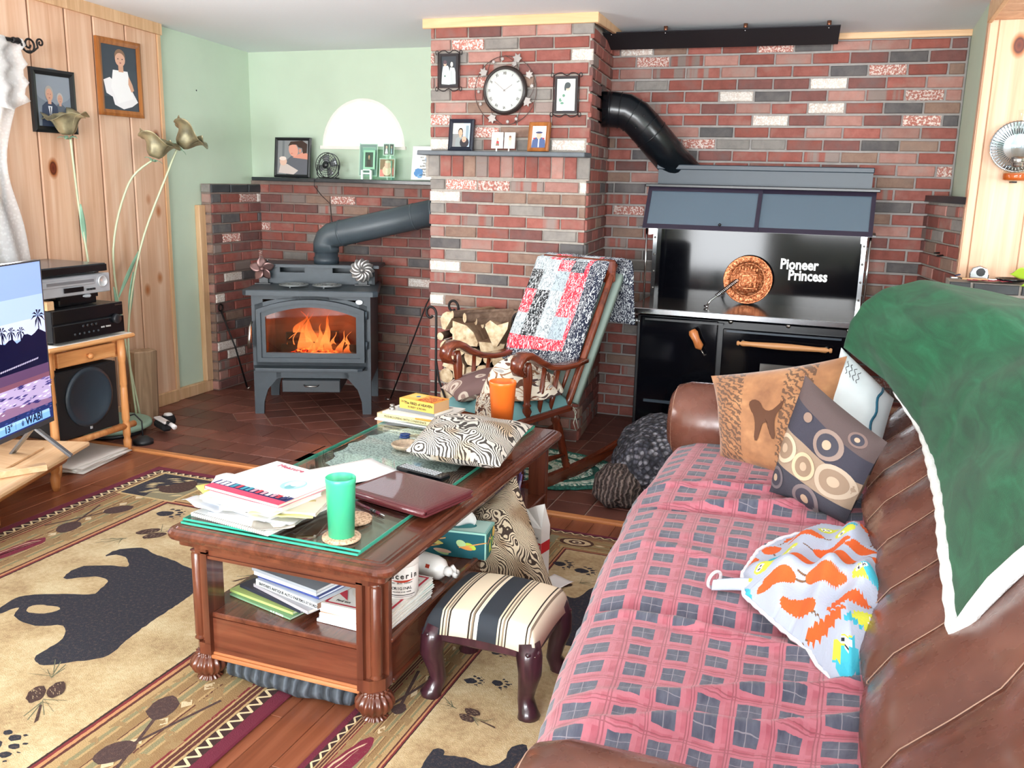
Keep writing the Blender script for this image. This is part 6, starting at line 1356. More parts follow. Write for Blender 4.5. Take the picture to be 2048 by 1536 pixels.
artwork(S2, Mtb @ frame_M((.1205, -.058, 0), (0, 1, 0), (0, 0, 1)), 'side_print', M_paperp, tbx, sx=.116, sy=.095)
artwork([('#9fd8d0', R4(0, 0, 1, 1)), ('#c9ece2', R4(.03, .05, .97, .95)), ('#2a8084', ell(.5, .5, .3, .3, 20))], Mtb @ T(-.12, -.058, .0955), 'top_print', M_paperp, tbx, sx=.24, sy=.116)
mb = MB(); mb.grid(lambda u, v: Mtb @ Vector(((u-.5)*(.12-.03*v)+.012*math.sin(v*5), .018*math.sin(u*9)*(1-.4*v), .094+.10*v*(1-.35*abs(u-.4)))), 14, 8); mb.build('tissue', M_wp, tbx, solid=.001)
wbt = thing('small_bottle', 'small white plastic bottle standing on the far end of the shelf', 'bottle', (-1.245, 3.05, .235)); MB().lathe([(.022, 0), (.024, .004), (.024, .065), (.014, .075), (.012, .085), (.014, .087), (.014, .1), (0, .101)], M=T(-1.245, 3.03, .2345), seg=20).build('bottle_body', M_wp, wbt); MB().lathe([(.0245, .02), (.0245, .05)], M=T(-1.245, 3.03, .2345), seg=20).build('label', plain('label_grey', '#c9ccd0', .5), wbt)
lt_ = thing('pill_bottle', 'small yellow plastic container hanging at the side of the shelf', 'container', (-1.155, 2.86, .235)); MB().box(-.014, .014, -.01, .01, 0, .055, M=T(-1.15, 2.87, .2345), bev=.004).build('body', plain('yellow_plastic', '#e6cc3a', .4), lt_); MB().box(-.01, .01, -.008, .008, .055, .065, M=T(-1.15, 2.87, .2345), bev=.002).build('cap', bpy.data.materials['yellow_plastic'], lt_)
cc = thing('clear_caddy', 'clear plastic jar with lilac and white contents at the shelf end', 'jar', (-1.21, 3.25, .235)); MB().lathe([(.055, 0), (.06, .01), (.06, .15), (.055, .155)], M=T(-1.21, 3.25, .2345), seg=24).build('jar_wall', glass('clear_plastic', '#e6e2f4', .05, 1.4), cc)
for k in range(9): a = k*2.4; MB().tube([(-1.21+.03*math.cos(a), 3.25+.03*math.sin(a), .245), (-1.21+.045*math.cos(a+.5), 3.25+.045*math.sin(a+.5), .36+.02*math.sin(k))], .005, seg=6).build('stick', M_wp if k % 2 else plain('lilac', '#a796cc', .5), cc)
MB().box(-1.245, -1.175, 3.22, 3.28, .245, .32, bev=.01).build('lilac_pack', plain('lilac_pack', '#8e7cc0', .5), cc)
# rolled grey quilt under the table
rq = thing('rolled_quilt', 'rolled charcoal quilted blanket under the near end of the table', 'blanket', (-1.45, 2.06, .04)); g = NG('charcoal_quilting', .85, 0, '#474d55'); v = g.coord('Object', (1, 1, 1)); g.bump(g.wave(v, 9, 2.5, 2, 2), 1.0, .02); g.col(g.ramp(g.wave(v, 9, 2.5, 2, 2), [(0, '#2c3138'), (.6, '#5a616a')]))
MB().tube([(-1.66+.0105*k*4, 2.085+.006*math.sin(k*.9), .042+.003*math.sin(k*1.7)) for k in range(11)], [.034, .04]+[.043+.003*math.sin(k*2.1) for k in range(8)]+[.036], seg=16, flat=.9).build('roll', g.m, rq)
# paper bag and card by the leaning cushion
pb = thing('paper_bag', 'white paper pharmacy bag standing behind the leaning zebra cushion', 'bag', (-1.05, 3.17, 0))
Mbg = T(-1.075, 3.12, 0) @ RZ(-12) @ Matrix.Diagonal((.8, .8, .95, 1)); mb = MB()
mb.prism([(-.085, -.04), (.085, -.04), (.085, .04), (-.085, .04)], 0, .235, M=Mbg); mb.add([Mbg @ Vector(p) for p in ((-.085, -.04, .235), (.085, -.04, .235), (.085, .04, .235), (-.085, .04, .235), (-.08, 0, .30), (-.02, .004, .29), (.03, -.004, .315), (.075, 0, .33))], [(0, 1, 7, 6, 5, 4), (3, 4, 5, 6, 7, 2), (1, 2, 7), (0, 4, 3)]); mb.build('bag_body', plain('bag_white', '#e9e6e0', .8, var=.05), pb)
artwork([('#c8242c', R4(0, 0, 1, 1))], Mbg @ frame_M((.02, -.0408, .13), (1, 0, 0), (0, 0, 1)), 'red_block', M_paperp, pb, sx=.064, sy=.045); artwork([('#c8242c', R4(0, 0, 1, 1))], Mbg @ frame_M((.0858, -.04, .13), (0, 1, 0), (0, 0, 1)), 'red_block', M_paperp, pb, sx=.08, sy=.045)
lw = bpy.data.materials['lettering_white']; text('YOU', .026, Mbg @ frame_M((.024, -.0415, .15), (1, 0, 0), (0, 0, 1)), lw, pb); text('MAY', .016, Mbg @ frame_M((.03, -.0415, .134), (1, 0, 0), (0, 0, 1)), lw, pb); text('10', .02, Mbg @ frame_M((.04, -.0415, .095), (1, 0, 0), (0, 0, 1)), M_num, pb); text('THANK', .012, Mbg @ frame_M((.03, -.0415, .19), (1, 0, 0), (0, 0, 1)), M_num, pb)
papersheet('card', 'white card lying on the rug beside the paper bag', (-.965, 3.06, .02), .1, .14, -25, '#f6f4f0', amp=.006)
# ---------------- footstool
stl = thing('footstool', 'small dark carved footstool with a black and cream striped seat', 'footstool', (-.88, 2.27, 0))
fx0, fx1, fy0, fy1 = -1.075, -.735, 2.20, 2.52
g = NG('ticking_stripes', .85); v = g.coord('UV', (1, 1, 1)); u = g.sep(v)[0]
st_ = [(0, '#23282f'), (.16, '#d9c9ac'), (.175, '#2b2524'), (.185, '#d9c9ac'), (.2, '#8a7a68'), (.215, '#e6d6bb'), (.225, '#2b2019'), (.24, '#ead9bd'), (.405, '#2b2019'), (.418, '#e6d6bb'), (.432, '#8a7a68'), (.447, '#2b2019'), (.455, '#e9dcc2'), (.487, '#2a3038'), (.66, '#d9c9ac'), (.675, '#2b2524'), (.685, '#d9c9ac'), (.70, '#8a7a68'), (.715, '#e6d6bb'), (.73, '#2b2019'), (.742, '#ead9bd'), (.9, '#2b2019'), (.912, '#e9dcc2'), (.93, '#8a7a68'), (.945, '#e9dcc2')]
r1 = g.ramp(u, st_[:13], 'CONSTANT'); r2 = g.ramp(u, [(0, '#ffffff')]+st_[13:], 'CONSTANT'); g.col(g.mix(g.math('GREATER_THAN', u, .487), r1, r2)); g.bump(g.noise(g.coord('UV'), 250, 2), .2, .002)
mb = MB()
def seat(u, v):
    x = 2*u-1; y = 2*v-1; ex = min(1, (1-abs(x))*7); ey = min(1, (1-abs(y))*7)
    z = .262+.045*(1-.35*x*x-.35*y*y); dr = .065
    e = 1-(1-min(1, (1-abs(x))*6))**2.2; f = 1-(1-min(1, (1-abs(y))*6))**2.2
    return (fx0+(fx1-fx0)*(.5+.5*x*(1.0+.02)), fy0+(fy1-fy0)*(.5+.5*y*1.02), z-dr*(1-min(e, f)))
mb.grid(seat, 30, 30); mb.build('seat_pad', g.m, stl, solid=.004)
M_dw = wood('dark_carved_wood', '#4a2630', '#321820', '#1c0d12', .3, 2, 1, .3)
fr_ = MB().box(fx0+.01, fx1-.01, fy0+.005, fy0+.03, .192, .247, bev=.006).box(fx0+.01, fx1-.01, fy1-.03, fy1-.005, .192, .247, bev=.006).box(fx0+.005, fx0+.03, fy0+.01, fy1-.01, .192, .247, bev=.006).box(fx1-.03, fx1-.005, fy0+.01, fy1-.01, .192, .247, bev=.006); fr_.build('frame', M_dw, stl)
for sx, cx in ((-1, fx0+.03), (1, fx1-.03)):
    for sy, cy in ((-1, fy0+.03), (1, fy1-.03)):
        d = Vector((sx, sy, 0)).normalized()
        P_ = [Vector((cx, cy, .235)), Vector((cx, cy, .195))+d*.012, Vector((cx, cy, .15))+d*.018, Vector((cx, cy, .10))+d*.004, Vector((cx, cy, .06))-d*.004, Vector((cx, cy, .03))+d*.012, Vector((cx, cy, .012))+d*.02, Vector((cx, cy, .002))+d*.024]
        lo = MB().tube(P_, [.034, .038, .034, .027, .024, .028, .034, .026], seg=12); lo.build('leg', M_dw, stl)
        kb = MB()
        for k, (a, zz_) in enumerate(((-.5, .215), (.5, .215), (0, .2), (-.35, .18), (.35, .18))):
            c_ = Vector((cx, cy, zz_))+d*.034+Vector((-d.y, d.x, 0))*a*.03; kb.lathe([(0, -.008), (.007, -.006), (.01, 0), (.007, .006), (0, .008)], M=Matrix.Translation(c_), seg=10)
        kb.build('carved_grapes', M_dw, stl)
# ================================================================== RUGS
def rugmat(name, x0, x1, y0, y1, bw):
    g = NG(name, .95); v = g.coord('Object'); x, y, z = g.sep(v)
    dx = g.math('MINIMUM', g.math('SUBTRACT', x, x0), g.math('SUBTRACT', x1, x)); dy = g.math('MINIMUM', g.math('SUBTRACT', y, y0), g.math('SUBTRACT', y1, y))
    d = g.math('DIVIDE', g.math('MINIMUM', dx, dy), bw)
    alongy = g.math('LESS_THAN', dx, dy); s_ = g.math('ADD', g.math('MULTIPLY', alongy, y), g.math('MULTIPLY', g.math('SUBTRACT', 1.0, alongy), x))
    n1 = g.noise(v, 18, 3, .6); n2 = g.noise(v, 70, 2); nb = g.noise(v, 5, 3, .6)
    field = g.ramp(g.math('ADD', g.math('MULTIPLY', nb, .7), g.math('MULTIPLY', n2, .3)), [(.35, '#a98e68'), (.5, '#c6ae84'), (.65, '#d8c7a0')])
    dn = g.math('ADD', d, g.math('MULTIPLY', g.math('SUBTRACT', n2, .5), .012))
    B, D_, T1, T2, G_, K, R_ = '#6b1f35', '#3a2320', '#b89a6c', '#967850', '#8d8663', '#5a2e26', '#7d2c30'
    st1 = [(0, B), (.10, D_), (.19, T1), (.21, K), (.235, T1), (.25, K), (.275, T1), (.29, R_), (.31, T2), (.40, T1), (.42, G_), (.46, T1), (.475, T2), (.5, K), (.51, T1), (.53, T2), (.60, T1), (.615, G_), (.66, T1), (.68, K), (.69, T2), (.76, T1), (.78, G_), (.81, T1)]
    st2 = [(.0, T1), (.86, T1), (.88, K), (.905, '#c48d62'), (.93, R_), (.955, D_)]
    b1 = g.ramp(dn, st1, 'CONSTANT'); b2 = g.ramp(dn, st2, 'CONSTANT'); band = g.mix(g.math('GREATER_THAN', dn, .83), b1, b2)
    zg = g.math('PINGPONG', s_, .022); tri = g.math('MULTIPLY', g.math('LESS_THAN', g.math('ABSOLUTE', g.math('SUBTRACT', g.math('DIVIDE', g.math('SUBTRACT', d, .11), .08), g.math('DIVIDE', zg, .022))), .22), g.math('MULTIPLY', g.math('GREATER_THAN', d, .105), g.math('LESS_THAN', d, .188)))
    band = g.mix(tri, band, '#e2cfa6')
    # woven diamonds in the wide band
    zz = g.math('PINGPONG', s_, .05); dia = g.math('LESS_THAN', g.math('ADD', g.math('MULTIPLY', zz, 14), g.math('MULTIPLY', g.math('ABSOLUTE', g.math('SUBTRACT', d, .57)), 8)), .34)
    band = g.mix(g.math('MULTIPLY', dia, .7), band, '#e9d9b4')
    band = g.mix(g.math('MULTIPLY', g.math('GREATER_THAN', n1, .56), g.math('MULTIPLY', g.math('GREATER_THAN', d, .3), g.math('LESS_THAN', d, .84))), band, '#9c8058')
    g.col(g.mix(g.math('GREATER_THAN', dn, .975), band, field)); g.bump(g.noise(v, 260, 2), .5, .004); return g.m
M_rugp = NG('rug_print', .95); _a = M_rugp.n('ShaderNodeAttribute', attribute_name='Col'); _v = M_rugp.coord('Object')
M_rugp.col(M_rugp.mix(M_rugp.ramp(M_rugp.noise(_v, 90, 3, .7), [(.5, 0.0), (.75, .35)]), _a.outputs['Color'], '#8a6a5a')); M_rugp.bump(M_rugp.noise(_v, 260, 2), .5, .004); M_rugp = M_rugp.m
NAVY, BROWN, DKB, GRN, BURG = '#272a35', '#45302b', '#4a3634', '#6f7057', '#7a2138'
def dens(pts, step=.015, jit=.0025):
    out = []
    for i in range(len(pts)):
        a, b = pts[i], pts[(i+1) % len(pts)]; L = math.hypot(b[0]-a[0], b[1]-a[1]); n = max(1, int(L/step))
        for k in range(n): t_ = k/n; out.append((a[0]+(b[0]-a[0])*t_+random.uniform(-jit, jit), a[1]+(b[1]-a[1])*t_+random.uniform(-jit, jit)))
    return out
def smoothp(p):
    out = []
    for i in range(len(p)):
        a, b = p[i], p[(i+1) % len(p)]; out += [(a[0]*.75+b[0]*.25, a[1]*.75+b[1]*.25), (a[0]*.25+b[0]*.75, a[1]*.25+b[1]*.75)]
    return out
def paw(x, y, s, rot):
    R = lambda a, b: (x+s*(a*math.cos(rot)-b*math.sin(rot)), y+s*(a*math.sin(rot)+b*math.cos(rot)))
    out = [(NAVY, [R(p[0], p[1]) for p in ell(0, 0, .55, .42, 14, 0, .06)])]
    for k, (a, b, r) in enumerate(((.55, .62, .2), (.85, .28, .2), (.9, -.12, .19), (.62, -.5, .17), (.15, .78, .16))): out.append((NAVY, [R(p[0], p[1]) for p in ell(a, b, r, r*.75, 9, 0, .08)]))
    for k in range(5): a = .9-.42*k; out.append((NAVY, [R(p[0], p[1]) for p in ell(1.2*math.cos(a), 1.05*math.sin(a), .08, .05, 6)]))
    return out
def cone(x, y, s, rot):
    R = lambda a, b: (x+s*(a*math.cos(rot)-b*math.sin(rot)), y+s*(a*math.sin(rot)+b*math.cos(rot)))
    out = []
    for k in range(16):
        a = 2.5+3.9*k/15*.5+(.0 if k % 2 else PI)*1; L = random.uniform(.8, 1.5); bx = random.uniform(-1.4, -.2) if k % 2 else random.uniform(1.2, 1.8)
        q = math.cos(a)*L, math.sin(a)*L*.9; out.append((GRN, [R(bx, 0), R(bx+q[0], q[1]), R(bx+q[0]+.04, q[1]+.05), R(bx+.07, .05)]))
    out.append((BROWN, [R(-1.1, -.04), R(-2.4, -.14), R(-2.6, 0), R(-1.1, .06)]))
    for cx, cy in ((-.1, .42), (.1, -.42)):
        out.append((BROWN, [R(p[0], p[1]) for p in ell(cx, cy, .72, .4, 16, 0, .06)]))
        for k in range(14): a, b = random.uniform(-.5, .5), random.uniform(-.25, .25); out.append(('#b09a7a', [R(cx+a, cy+b), R(cx+a+.13, cy+b+.04), R(cx+a+.15, cy+b+.08), R(cx+a+.02, cy+b+.035)]))
    return out
def paddle(x0, y0, x1, y1, r=.05):
    d = Vector((x1-x0, y1-y0)); L = d.length; d /= L; n = Vector((-d.y, d.x)); P = lambda a, b: (x0+d.x*a+n.x*b, y0+d.y*a+n.y*b)
    return [(DKB, [P(r*1.0+p[0], p[1]) for p in ell(0, 0, r*1.3, r*.9, 16, 0, .05)]), (DKB, [P(r*2, -.005), P(L, -.005), P(L, .005), P(r*2, .005)])]
def canoe(x0, y0, x1, y1, w_):
    d = Vector((x1-x0, y1-y0)); L = d.length; d /= L; n = Vector((-d.y, d.x)); P = lambda a, b: (x0+d.x*a*L+n.x*b*w_, y0+d.y*a*L+n.y*b*w_)
    top = [P(k/12, .5*(1-(2*k/12-1)**4)+.25*(2*k/12-1)**4) for k in range(13)]; bot = [P(k/12, -.5+.55*(2*k/12-1)**6) for k in range(12, -1, -1)]
    i1 = [P(.08+.84*k/10, .38*(1-(2*k/10-1)**4)) for k in range(11)]+[P(.08+.84*k/10, .05*(1-(2*k/10-1)**4)+.0) for k in range(10, -1, -1)]
    return [(BURG, top+bot), ('#d9b99a', i1), (BURG, [P(.12+.76*k/10, .28*(1-(2*k/10-1)**4)) for k in range(11)]+[P(.12+.76*k/10, .1*(1-(2*k/10-1)**4)) for k in range(10, -1, -1)])]
def rug(label, x0, x1, y0, y1, bw, shapes):
    t = thing('area_rug', label, 'rug', ((x0+x1)/2, (y0+y1)/2, 0)); mb = MB(); mb.box(x0, x1, y0, y1, .0005, .011, bev=.004); mb.build('rug_pile', rugmat('rug_weave', x0, x1, y0, y1, bw), t)
    for nm, sh in shapes: artwork([(c, dens(p) if len(p) > 4 else p) for c, p in sh], T(0, 0, .0113), nm, M_rugp, t, step=.00004)
bear = [(-2.67, 2.6), (-2.68, 2.68), (-2.63, 2.72), (-2.59, 2.74), (-2.5, 2.7), (-2.46, 2.7), (-2.37, 2.68), (-2.32, 2.66), (-2.24, 2.64), (-2.16, 2.58), (-2.13, 2.46), (-2.12, 2.24), (-2.1, 2.1), (-2.08, 2.03), (-2.09, 2.0), (-2.14, 1.96), (-2.21, 1.9), (-2.24, 1.9), (-2.27, 1.91), (-2.29, 1.94), (-2.29, 2.01), (-2.3, 2.06), (-2.34, 2.1), (-2.37, 2.12), (-2.43, 2.08), (-2.49, 2.08), (-2.54, 2.09), (-2.58, 2.11), (-2.61, 2.17), (-2.63, 2.08), (-2.66, 2.11), (-2.68, 2.21), (-2.66, 2.24), (-2.59, 2.28), (-2.52, 2.31), (-2.45, 2.33), (-2.46, 2.37), (-2.48, 2.43), (-2.5, 2.45), (-2.55, 2.46), (-2.6, 2.43), (-2.65, 2.38), (-2.68, 2.44), (-2.68, 2.5), (-2.64, 2.53), (-2.56, 2.56), (-2.52, 2.56), (-2.52, 2.58), (-2.56, 2.62), (-2.6, 2.64), (-2.65, 2.64)]
hole = [(-2.57, 2.15), (-2.58, 2.18), (-2.56, 2.2), (-2.5, 2.21), (-2.47, 2.21), (-2.47, 2.18), (-2.5, 2.15), (-2.54, 2.14)]
bear2 = [(-0.91, 3.02), (-0.86, 2.99), (-0.84, 3.02), (-0.83, 3.08), (-0.81, 3.12), (-0.79, 3.09), (-0.77, 2.97), (-0.75, 2.85), (-0.73, 2.72), (-0.74, 2.66), (-0.8, 2.65), (-0.87, 2.7), (-0.9, 2.83), (-0.92, 2.95)]
bear3 = [(-0.93, 1.82), (-0.93, 1.9), (-0.94, 1.97), (-0.92, 1.99), (-0.905, 1.98), (-0.90, 1.96), (-0.84, 1.98), (-0.78, 1.96), (-.74, 2.0), (-.75, 2.06), (-0.73, 2.09), (-0.71, 2.09), (-0.68, 2.0), (-.66, 1.8)]
cp_ = []
px0, px1, py0, py1 = -3.165, -2.865, 3.22, 3.525
cp_ += [('#c9ae7c', R4(px0-.015, py0-.015, px1+.015, py1+.015)), (NAVY, R4(px0, py0, px1, py1)), ('#8b8468', [(px0+.14, py0), (px1, py0), (px1, py1-.03), (px0+.2, py1-.06), (px0+.12, py0+.12)])]
rnd = random.Random(9)
for k in range(26): x, y = px0+.03+rnd.random()*.24, py0+.03+rnd.random()*.24; cp_.append(('#cdbb8e', [(x, y), (x+.035, y+.012), (x+.05, y+.03), (x+.02, y+.022)]))
cp_ += [(BROWN, smoothp([(px0+.13, py0+.09), (px0+.2, py0+.07), (px0+.26, py0+.1), (px0+.28, py0+.17), (px0+.25, py0+.25), (px0+.2, py0+.28), (px0+.17, py0+.22), (px0+.14, py0+.17)])), (BROWN, [(px0+.10, py0+.12), (px0+.14, py0+.11), (px0+.16, py0+.16), (px0+.11, py0+.15)])]
rug('large tan bear-lodge rug with burgundy border on the left of the coffee table', -3.28, -1.435, .85, 3.607, .43,
    [('bear_motif', [(NAVY, smoothp(bear)), ('#c6ae84', smoothp(hole))]), ('corner_panel', cp_),
     ('paw_print', paw(-2.03, 1.53, .09, .1)), ('paw_print', paw(-2.78, 3.08, .07, .3)), ('pinecone_sprig', cone(-2.09, 1.79, .062, 2.2)), ('pinecone_sprig', cone(-2.67, 2.87, .07, -2.2)), ('pinecone_sprig', cone(-1.99, 2.75, .06, 1)),
     ('crossed_paddles', paddle(-1.74, 1.90, -1.62, 1.52, .045)+paddle(-1.71, 1.60, -1.60, 1.95, .045)), ('crossed_paddles', paddle(-3.02, 2.74, -3.12, 3.05, .05)+paddle(-2.98, 3.08, -3.14, 2.76, .05)), ('canoe_motif', canoe(-3.05, 2.38, -3.02, 2.66, .07)), ('canoe_motif', canoe(-1.62, 2.2, -1.60, 2.55, .07))])
rug('narrower tan bear-lodge rug between the coffee table and the sofa', -1.228, -.05, .9, 3.63, .215,
    [('bear_motif', [(NAVY, smoothp(bear2))]), ('bear_motif', [(NAVY, smoothp(bear3))]), ('paw_print', paw(-1.0, 3.27, .05, -.2)), ('paw_print', paw(-.9, 3.24, .05, .1)), ('paw_print', paw(-.80, 3.22, .05, 0)), ('paw_print', paw(-.98, 2.33, .035, .1)), ('paw_print', paw(-.9, 2.35, .035, -.2)), ('paw_print', paw(-.97, 2.52, .035, 0)),
     ('pinecone_sprig', cone(-.91, 2.16, .038, 2.8)), ('pinecone_sprig', cone(-.93, 3.1, .04, .5)), ('crossed_paddles', paddle(-1.105, 2.09, -1.15, 2.32, .022)+paddle(-1.08, 2.33, -1.15, 2.08, .022)), ('canoe_motif', canoe(-1.16, 1.62, -1.105, 1.96, .06)),
     ('medallion', [(c, [(x_+p[0], 3.51+p[1]) for p in ell(0, 0, rx, ry, 14)]) for x_ in (-1.0, -.78) for c, rx, ry in (('#4a2a22', .075, .042), ('#d9c39a', .06, .032), ('#4a2a22', .036, .022), ('#e6d6b4', .022, .013), ('#4a2a22', .01, .007))]+[('#8f8c70', R4(-1.125, 3.47, -1.09, 3.55))])])
# braided oval rug: coils of braid
bo = thing('braided_rug', 'oval braided rug in teal and cream under the rocking chair', 'rug', (-1.57, 4.43, 0))
M_brd = {}
for i, c in enumerate(('#2f7264', '#3f8272', '#a9bfae', '#2c6b5e', '#57907e', '#c3cdb9', '#2f6f62', '#7fa592', '#b5c6b2', '#33705f', '#5c9382', '#8fb09c')):
    if c not in M_brd:
        g = NG('braid_'+c[1:], .95); v = g.coord('Object'); n = g.voro(v, 75); g.col(g.ramp(n, [(.25, c), (.5, c), (.6, '#dde6d8' if i % 3 != 0 else '#22584c')])); g.bump(n, .6, .006); M_brd[c] = g.m
    s_ = 1-i*.083; mb = MB(); N_ = 90
    mb.tube([(-1.57+.53*s_*math.cos(2*PI*k/N_)+.002*math.sin(k*2.1), 4.43+.325*s_*math.sin(2*PI*k/N_), .008+.0015*math.sin(k*2.4)) for k in range(N_)], [.0225 if True else 0]*N_, seg=8, closed=True, flat=.38); mb.build('braid', M_brd[c], bo)
MB().prism(ell(-1.57, 4.43, .08, .04, 20), 0, .008).build('rug_centre', M_brd['#2f7264'], bo)
# ================================================================== ROCKING CHAIR
ra = math.atan2(.739, .23)
ch = thing('rocking_chair', 'reddish wooden rocking chair with scrolled arms facing the coffee table', 'chair', (-1.40, 3.994, 0), ra, world=False)
# local x = depth (front to back), local y = across (right side 0, left side .42)
M_ch = wood('chair_mahogany', '#8d4529', '#6b2e19', '#43190e', .25, 2, 1, .4); M_chx = wood('chair_mahogany_flat', '#8d4529', '#6b2e19', '#43190e', .25, 0, 1, .4)
YR, YL = .0, .42
def turned(a, b, prof, m=M_ch, name='spindle', par=ch):
    a = Vector(a); b = Vector(b); d = b-a; q = d.to_track_quat('Z', 'X').to_matrix().to_4x4(); return MB().lathe([(r, z*d.length) for r, z in prof], M=Matrix.Translation(a) @ q, seg=12).build(name, m, par)
for y in (YR-.01, YL+.01):
    mb = MB(); n = 22; vs = []
    pts = [(-.17+1.0*k/n, .012+.30*((k/n-.46)**2)*.75) for k in range(n+1)]
    for k, (x, z) in enumerate(pts):
        hh = .018+.012*math.sin(PI*k/n); vs += [(x, y-.016, z), (x, y+.016, z), (x, y+.016, z+hh*2), (x, y-.016, z+hh*2)]
    fs = [(0, 1, 2, 3), (4*n+3, 4*n+2, 4*n+1, 4*n)]
    for k in range(n):
        for j in range(4): j2 = (j+1) % 4; fs.append((4*k+j2, 4*k+j, 4*k+4+j, 4*k+4+j2))
    mb.add(vs, fs); mb.build('rocker', M_chx, ch)
legp = [(.014, 0), (.016, .06), (.022, .12), (.017, .16), (.022, .18), (.017, .21), (.02, .24), (.023, .42), (.025, .7), (.021, .84), (.026, .88), (.02, .93), (.016, 1)]
for y, yy in ((YR, YR+.03), (YL, YL-.03)):
    turned((-.06, y, .075), (.0, yy, .37), legp, name='leg'); turned((.345, y, .045), (.25, yy, .37), legp, name='leg')
for a, b in (((-.035, YR, .2), (-.035, YL, .2)), ((.30, YR, .2), (.30, YL, .2)), ((-.04, YR, .16), (.32, YR, .14)), ((-.04, YL, .16), (.32, YL, .14))): turned(a, b, [(.009, 0), (.016, .5), (.009, 1)], name='stretcher')
slab(q := MB(), [(.03, .36), (.0, .375), (.0, .392), (.012, .402)], -.11, .37, -.03, .45, .06); q.build('seat', M_chx, ch)
for y, sg in ((YR, -1), (YL, 1)):
    # scrolled arm
    mb = MB(); P_ = [(-.075, .615), (-.105, .625), (-.118, .65), (-.112, .68), (-.085, .70), (-.045, .702), (.0, .685), (.06, .652), (.14, .622), (.24, .606), (.34, .605), (.44, .612)]
    vs = []; wv = [.028, .03, .032, .034, .035, .034, .033, .032, .032, .034, .036, .03]; th = [.012, .014, .015, .016, .018, .018, .017, .016, .015, .014, .013, .012]; n = len(P_)
    for k, (x, z) in enumerate(P_):
        a, b = P_[max(k-1, 0)], P_[min(k+1, n-1)]; t_ = Vector((b[0]-a[0], b[1]-a[1])).normalized(); nx, nz_ = -t_.y, t_.x
        for (dy, dn) in ((-1, -.6), (-.8, -1), (.8, -1), (1, -.6), (1, .6), (.8, 1), (-.8, 1), (-1, .6)): vs.append((x+nx*th[k]*dn, y+sg*.01+wv[k]*dy, z+nz_*th[k]*dn))
    fs = [tuple(range(8)), tuple(range(8*n-1, 8*n-9, -1))]
    for k in range(n-1):
        for j in range(8): j2 = (j+1) % 8; fs.append((8*k+j2, 8*k+j, 8*k+8+j, 8*k+8+j2))
    mb.add(vs, fs, smooth=True); mb.build('arm', M_chx, ch)
    turned((-.02, y, .395), (-.03, y+sg*.01, .665), [(.014, 0), (.022, .08), (.026, .12), (.016, .2), (.022, .23), (.015, .27), (.018, .36), (.024, .75), (.018, .92), (.014, 1)], name='arm_post')
    for s0, s1, z1 in ((.08, .10, .625), (.17, .22, .60)): turned((s0, y, .395), (s1, y+sg*.01, z1), [(.009, 0), (.014, .3), (.010, 1)], name='spindle')
    # back post
    turned((.31, y+.0, .38), (.715, y, 1.08), [(.016, 0), (.02, .08), (.019, .3), (.021, .55), (.018, .9), (.016, 1)], name='back_post')
for k in range(5): y = .07+.07*k; turned((.33, y, .39), (.69, y, 1.02), [(.007, 0), (.012, .3), (.008, 1)], name='back_spindle')
MB().bar((.685, -.02, 1.045), (.685, .44, 1.045), .03, .12, bev=.01).build('crest_rail', M_chx, ch)
# seat pad, tied on; back pad
g = NG('sage_pad', .8, 0, '#84948c'); g.bump(g.noise(g.coord('Object'), 40, 2), .15, .003); M_pad = g.m; g = NG('teal_pad', .8, 0, '#6a9a9e'); g.bump(g.noise(g.coord('Object'), 60, 2), .2, .003); M_tpad = g.m
Mch = ch.matrix_basis
def chl(p): return Mch @ Vector(p)
sp2 = thing('seat_cushion', 'tufted teal seat cushion on the rocking chair', 'cushion', tuple(chl((.12, .2, .40))))
def tuft(u, v):
    x = 2*u-1; y = 2*v-1; e = max(0, 1-abs(x)**5)**.5*max(0, 1-abs(y)**5)**.5; b = abs(math.sin(u*PI*3))*abs(math.sin(v*PI*3))
    return chl((-.14+.50*u, -.01+.46*v, .403+e*(.03+.042*b**.5)))
mb = MB(); mb.grid(tuft, 36, 36); mb.build('pad', M_tpad, sp2)
for i in range(2):
    for j in range(2): MB().lathe([(.009, 0), (.007, .005), (0, .006)], M=Matrix.Translation(chl((-.14+.5*(i+1)/3, -.01+.46*(j+1)/3, .433))), seg=10).build('button', M_tpad, sp2)
for y, s_ in ((-.01, 1), (-.02, -1)): MB().tube([chl(p) for p in ((.33, y+.02, .42), (.36, y-.01, .36), (.35+.02*s_, y-.015, .31), (.365+.02*s_, y-.02, .27))], .004, seg=6, flat=.4).build('tie', plain('tie_cream', '#cdd6c6', .8), sp2)
tag(MB().grid(lambda u, v: chl((.395+.385*v, -.02+.43*u, .39+.62*v)), 14, 18).build('back_cushion', M_pad, solid=.035), 'pale sage back cushion hanging behind the rocking chair slats', 'cushion')
# patchwork quilt over the back
g = NG('quilt_cotton', .9); a_ = g.n('ShaderNodeAttribute', attribute_name='Col'); v = g.coord('UV'); n = g.voro(v, 58); bw_ = g.n('ShaderNodeRGBToBW'); g.l(a_.outputs['Color'], bw_.inputs[0])
light = g.mix(1.0, a_.outputs['Color'], '#6c767e'); dk = g.mix(1.0, a_.outputs['Color'], '#e9eef2'); sw_ = g.noise(v, 48, 1, .5, 2.6)
pick = g.mix(g.math('GREATER_THAN', bw_.outputs[0], .35), dk, light); g.col(g.mix(g.ramp(sw_, [(.55, 0.0), (.58, .85)]), a_.outputs['Color'], pick)); g.bump(g.noise(v, 35, 2), .5, .01); M_quilt = g.m
ql = []
prof = [(.385, .60), (.41, .64), (.46, .73), (.53, .85), (.60, .97), (.655, 1.06), (.675, 1.10), (.705, 1.115), (.74, 1.10), (.765, 1.05), (.78, .96), (.80, .86), (.815, .76)]
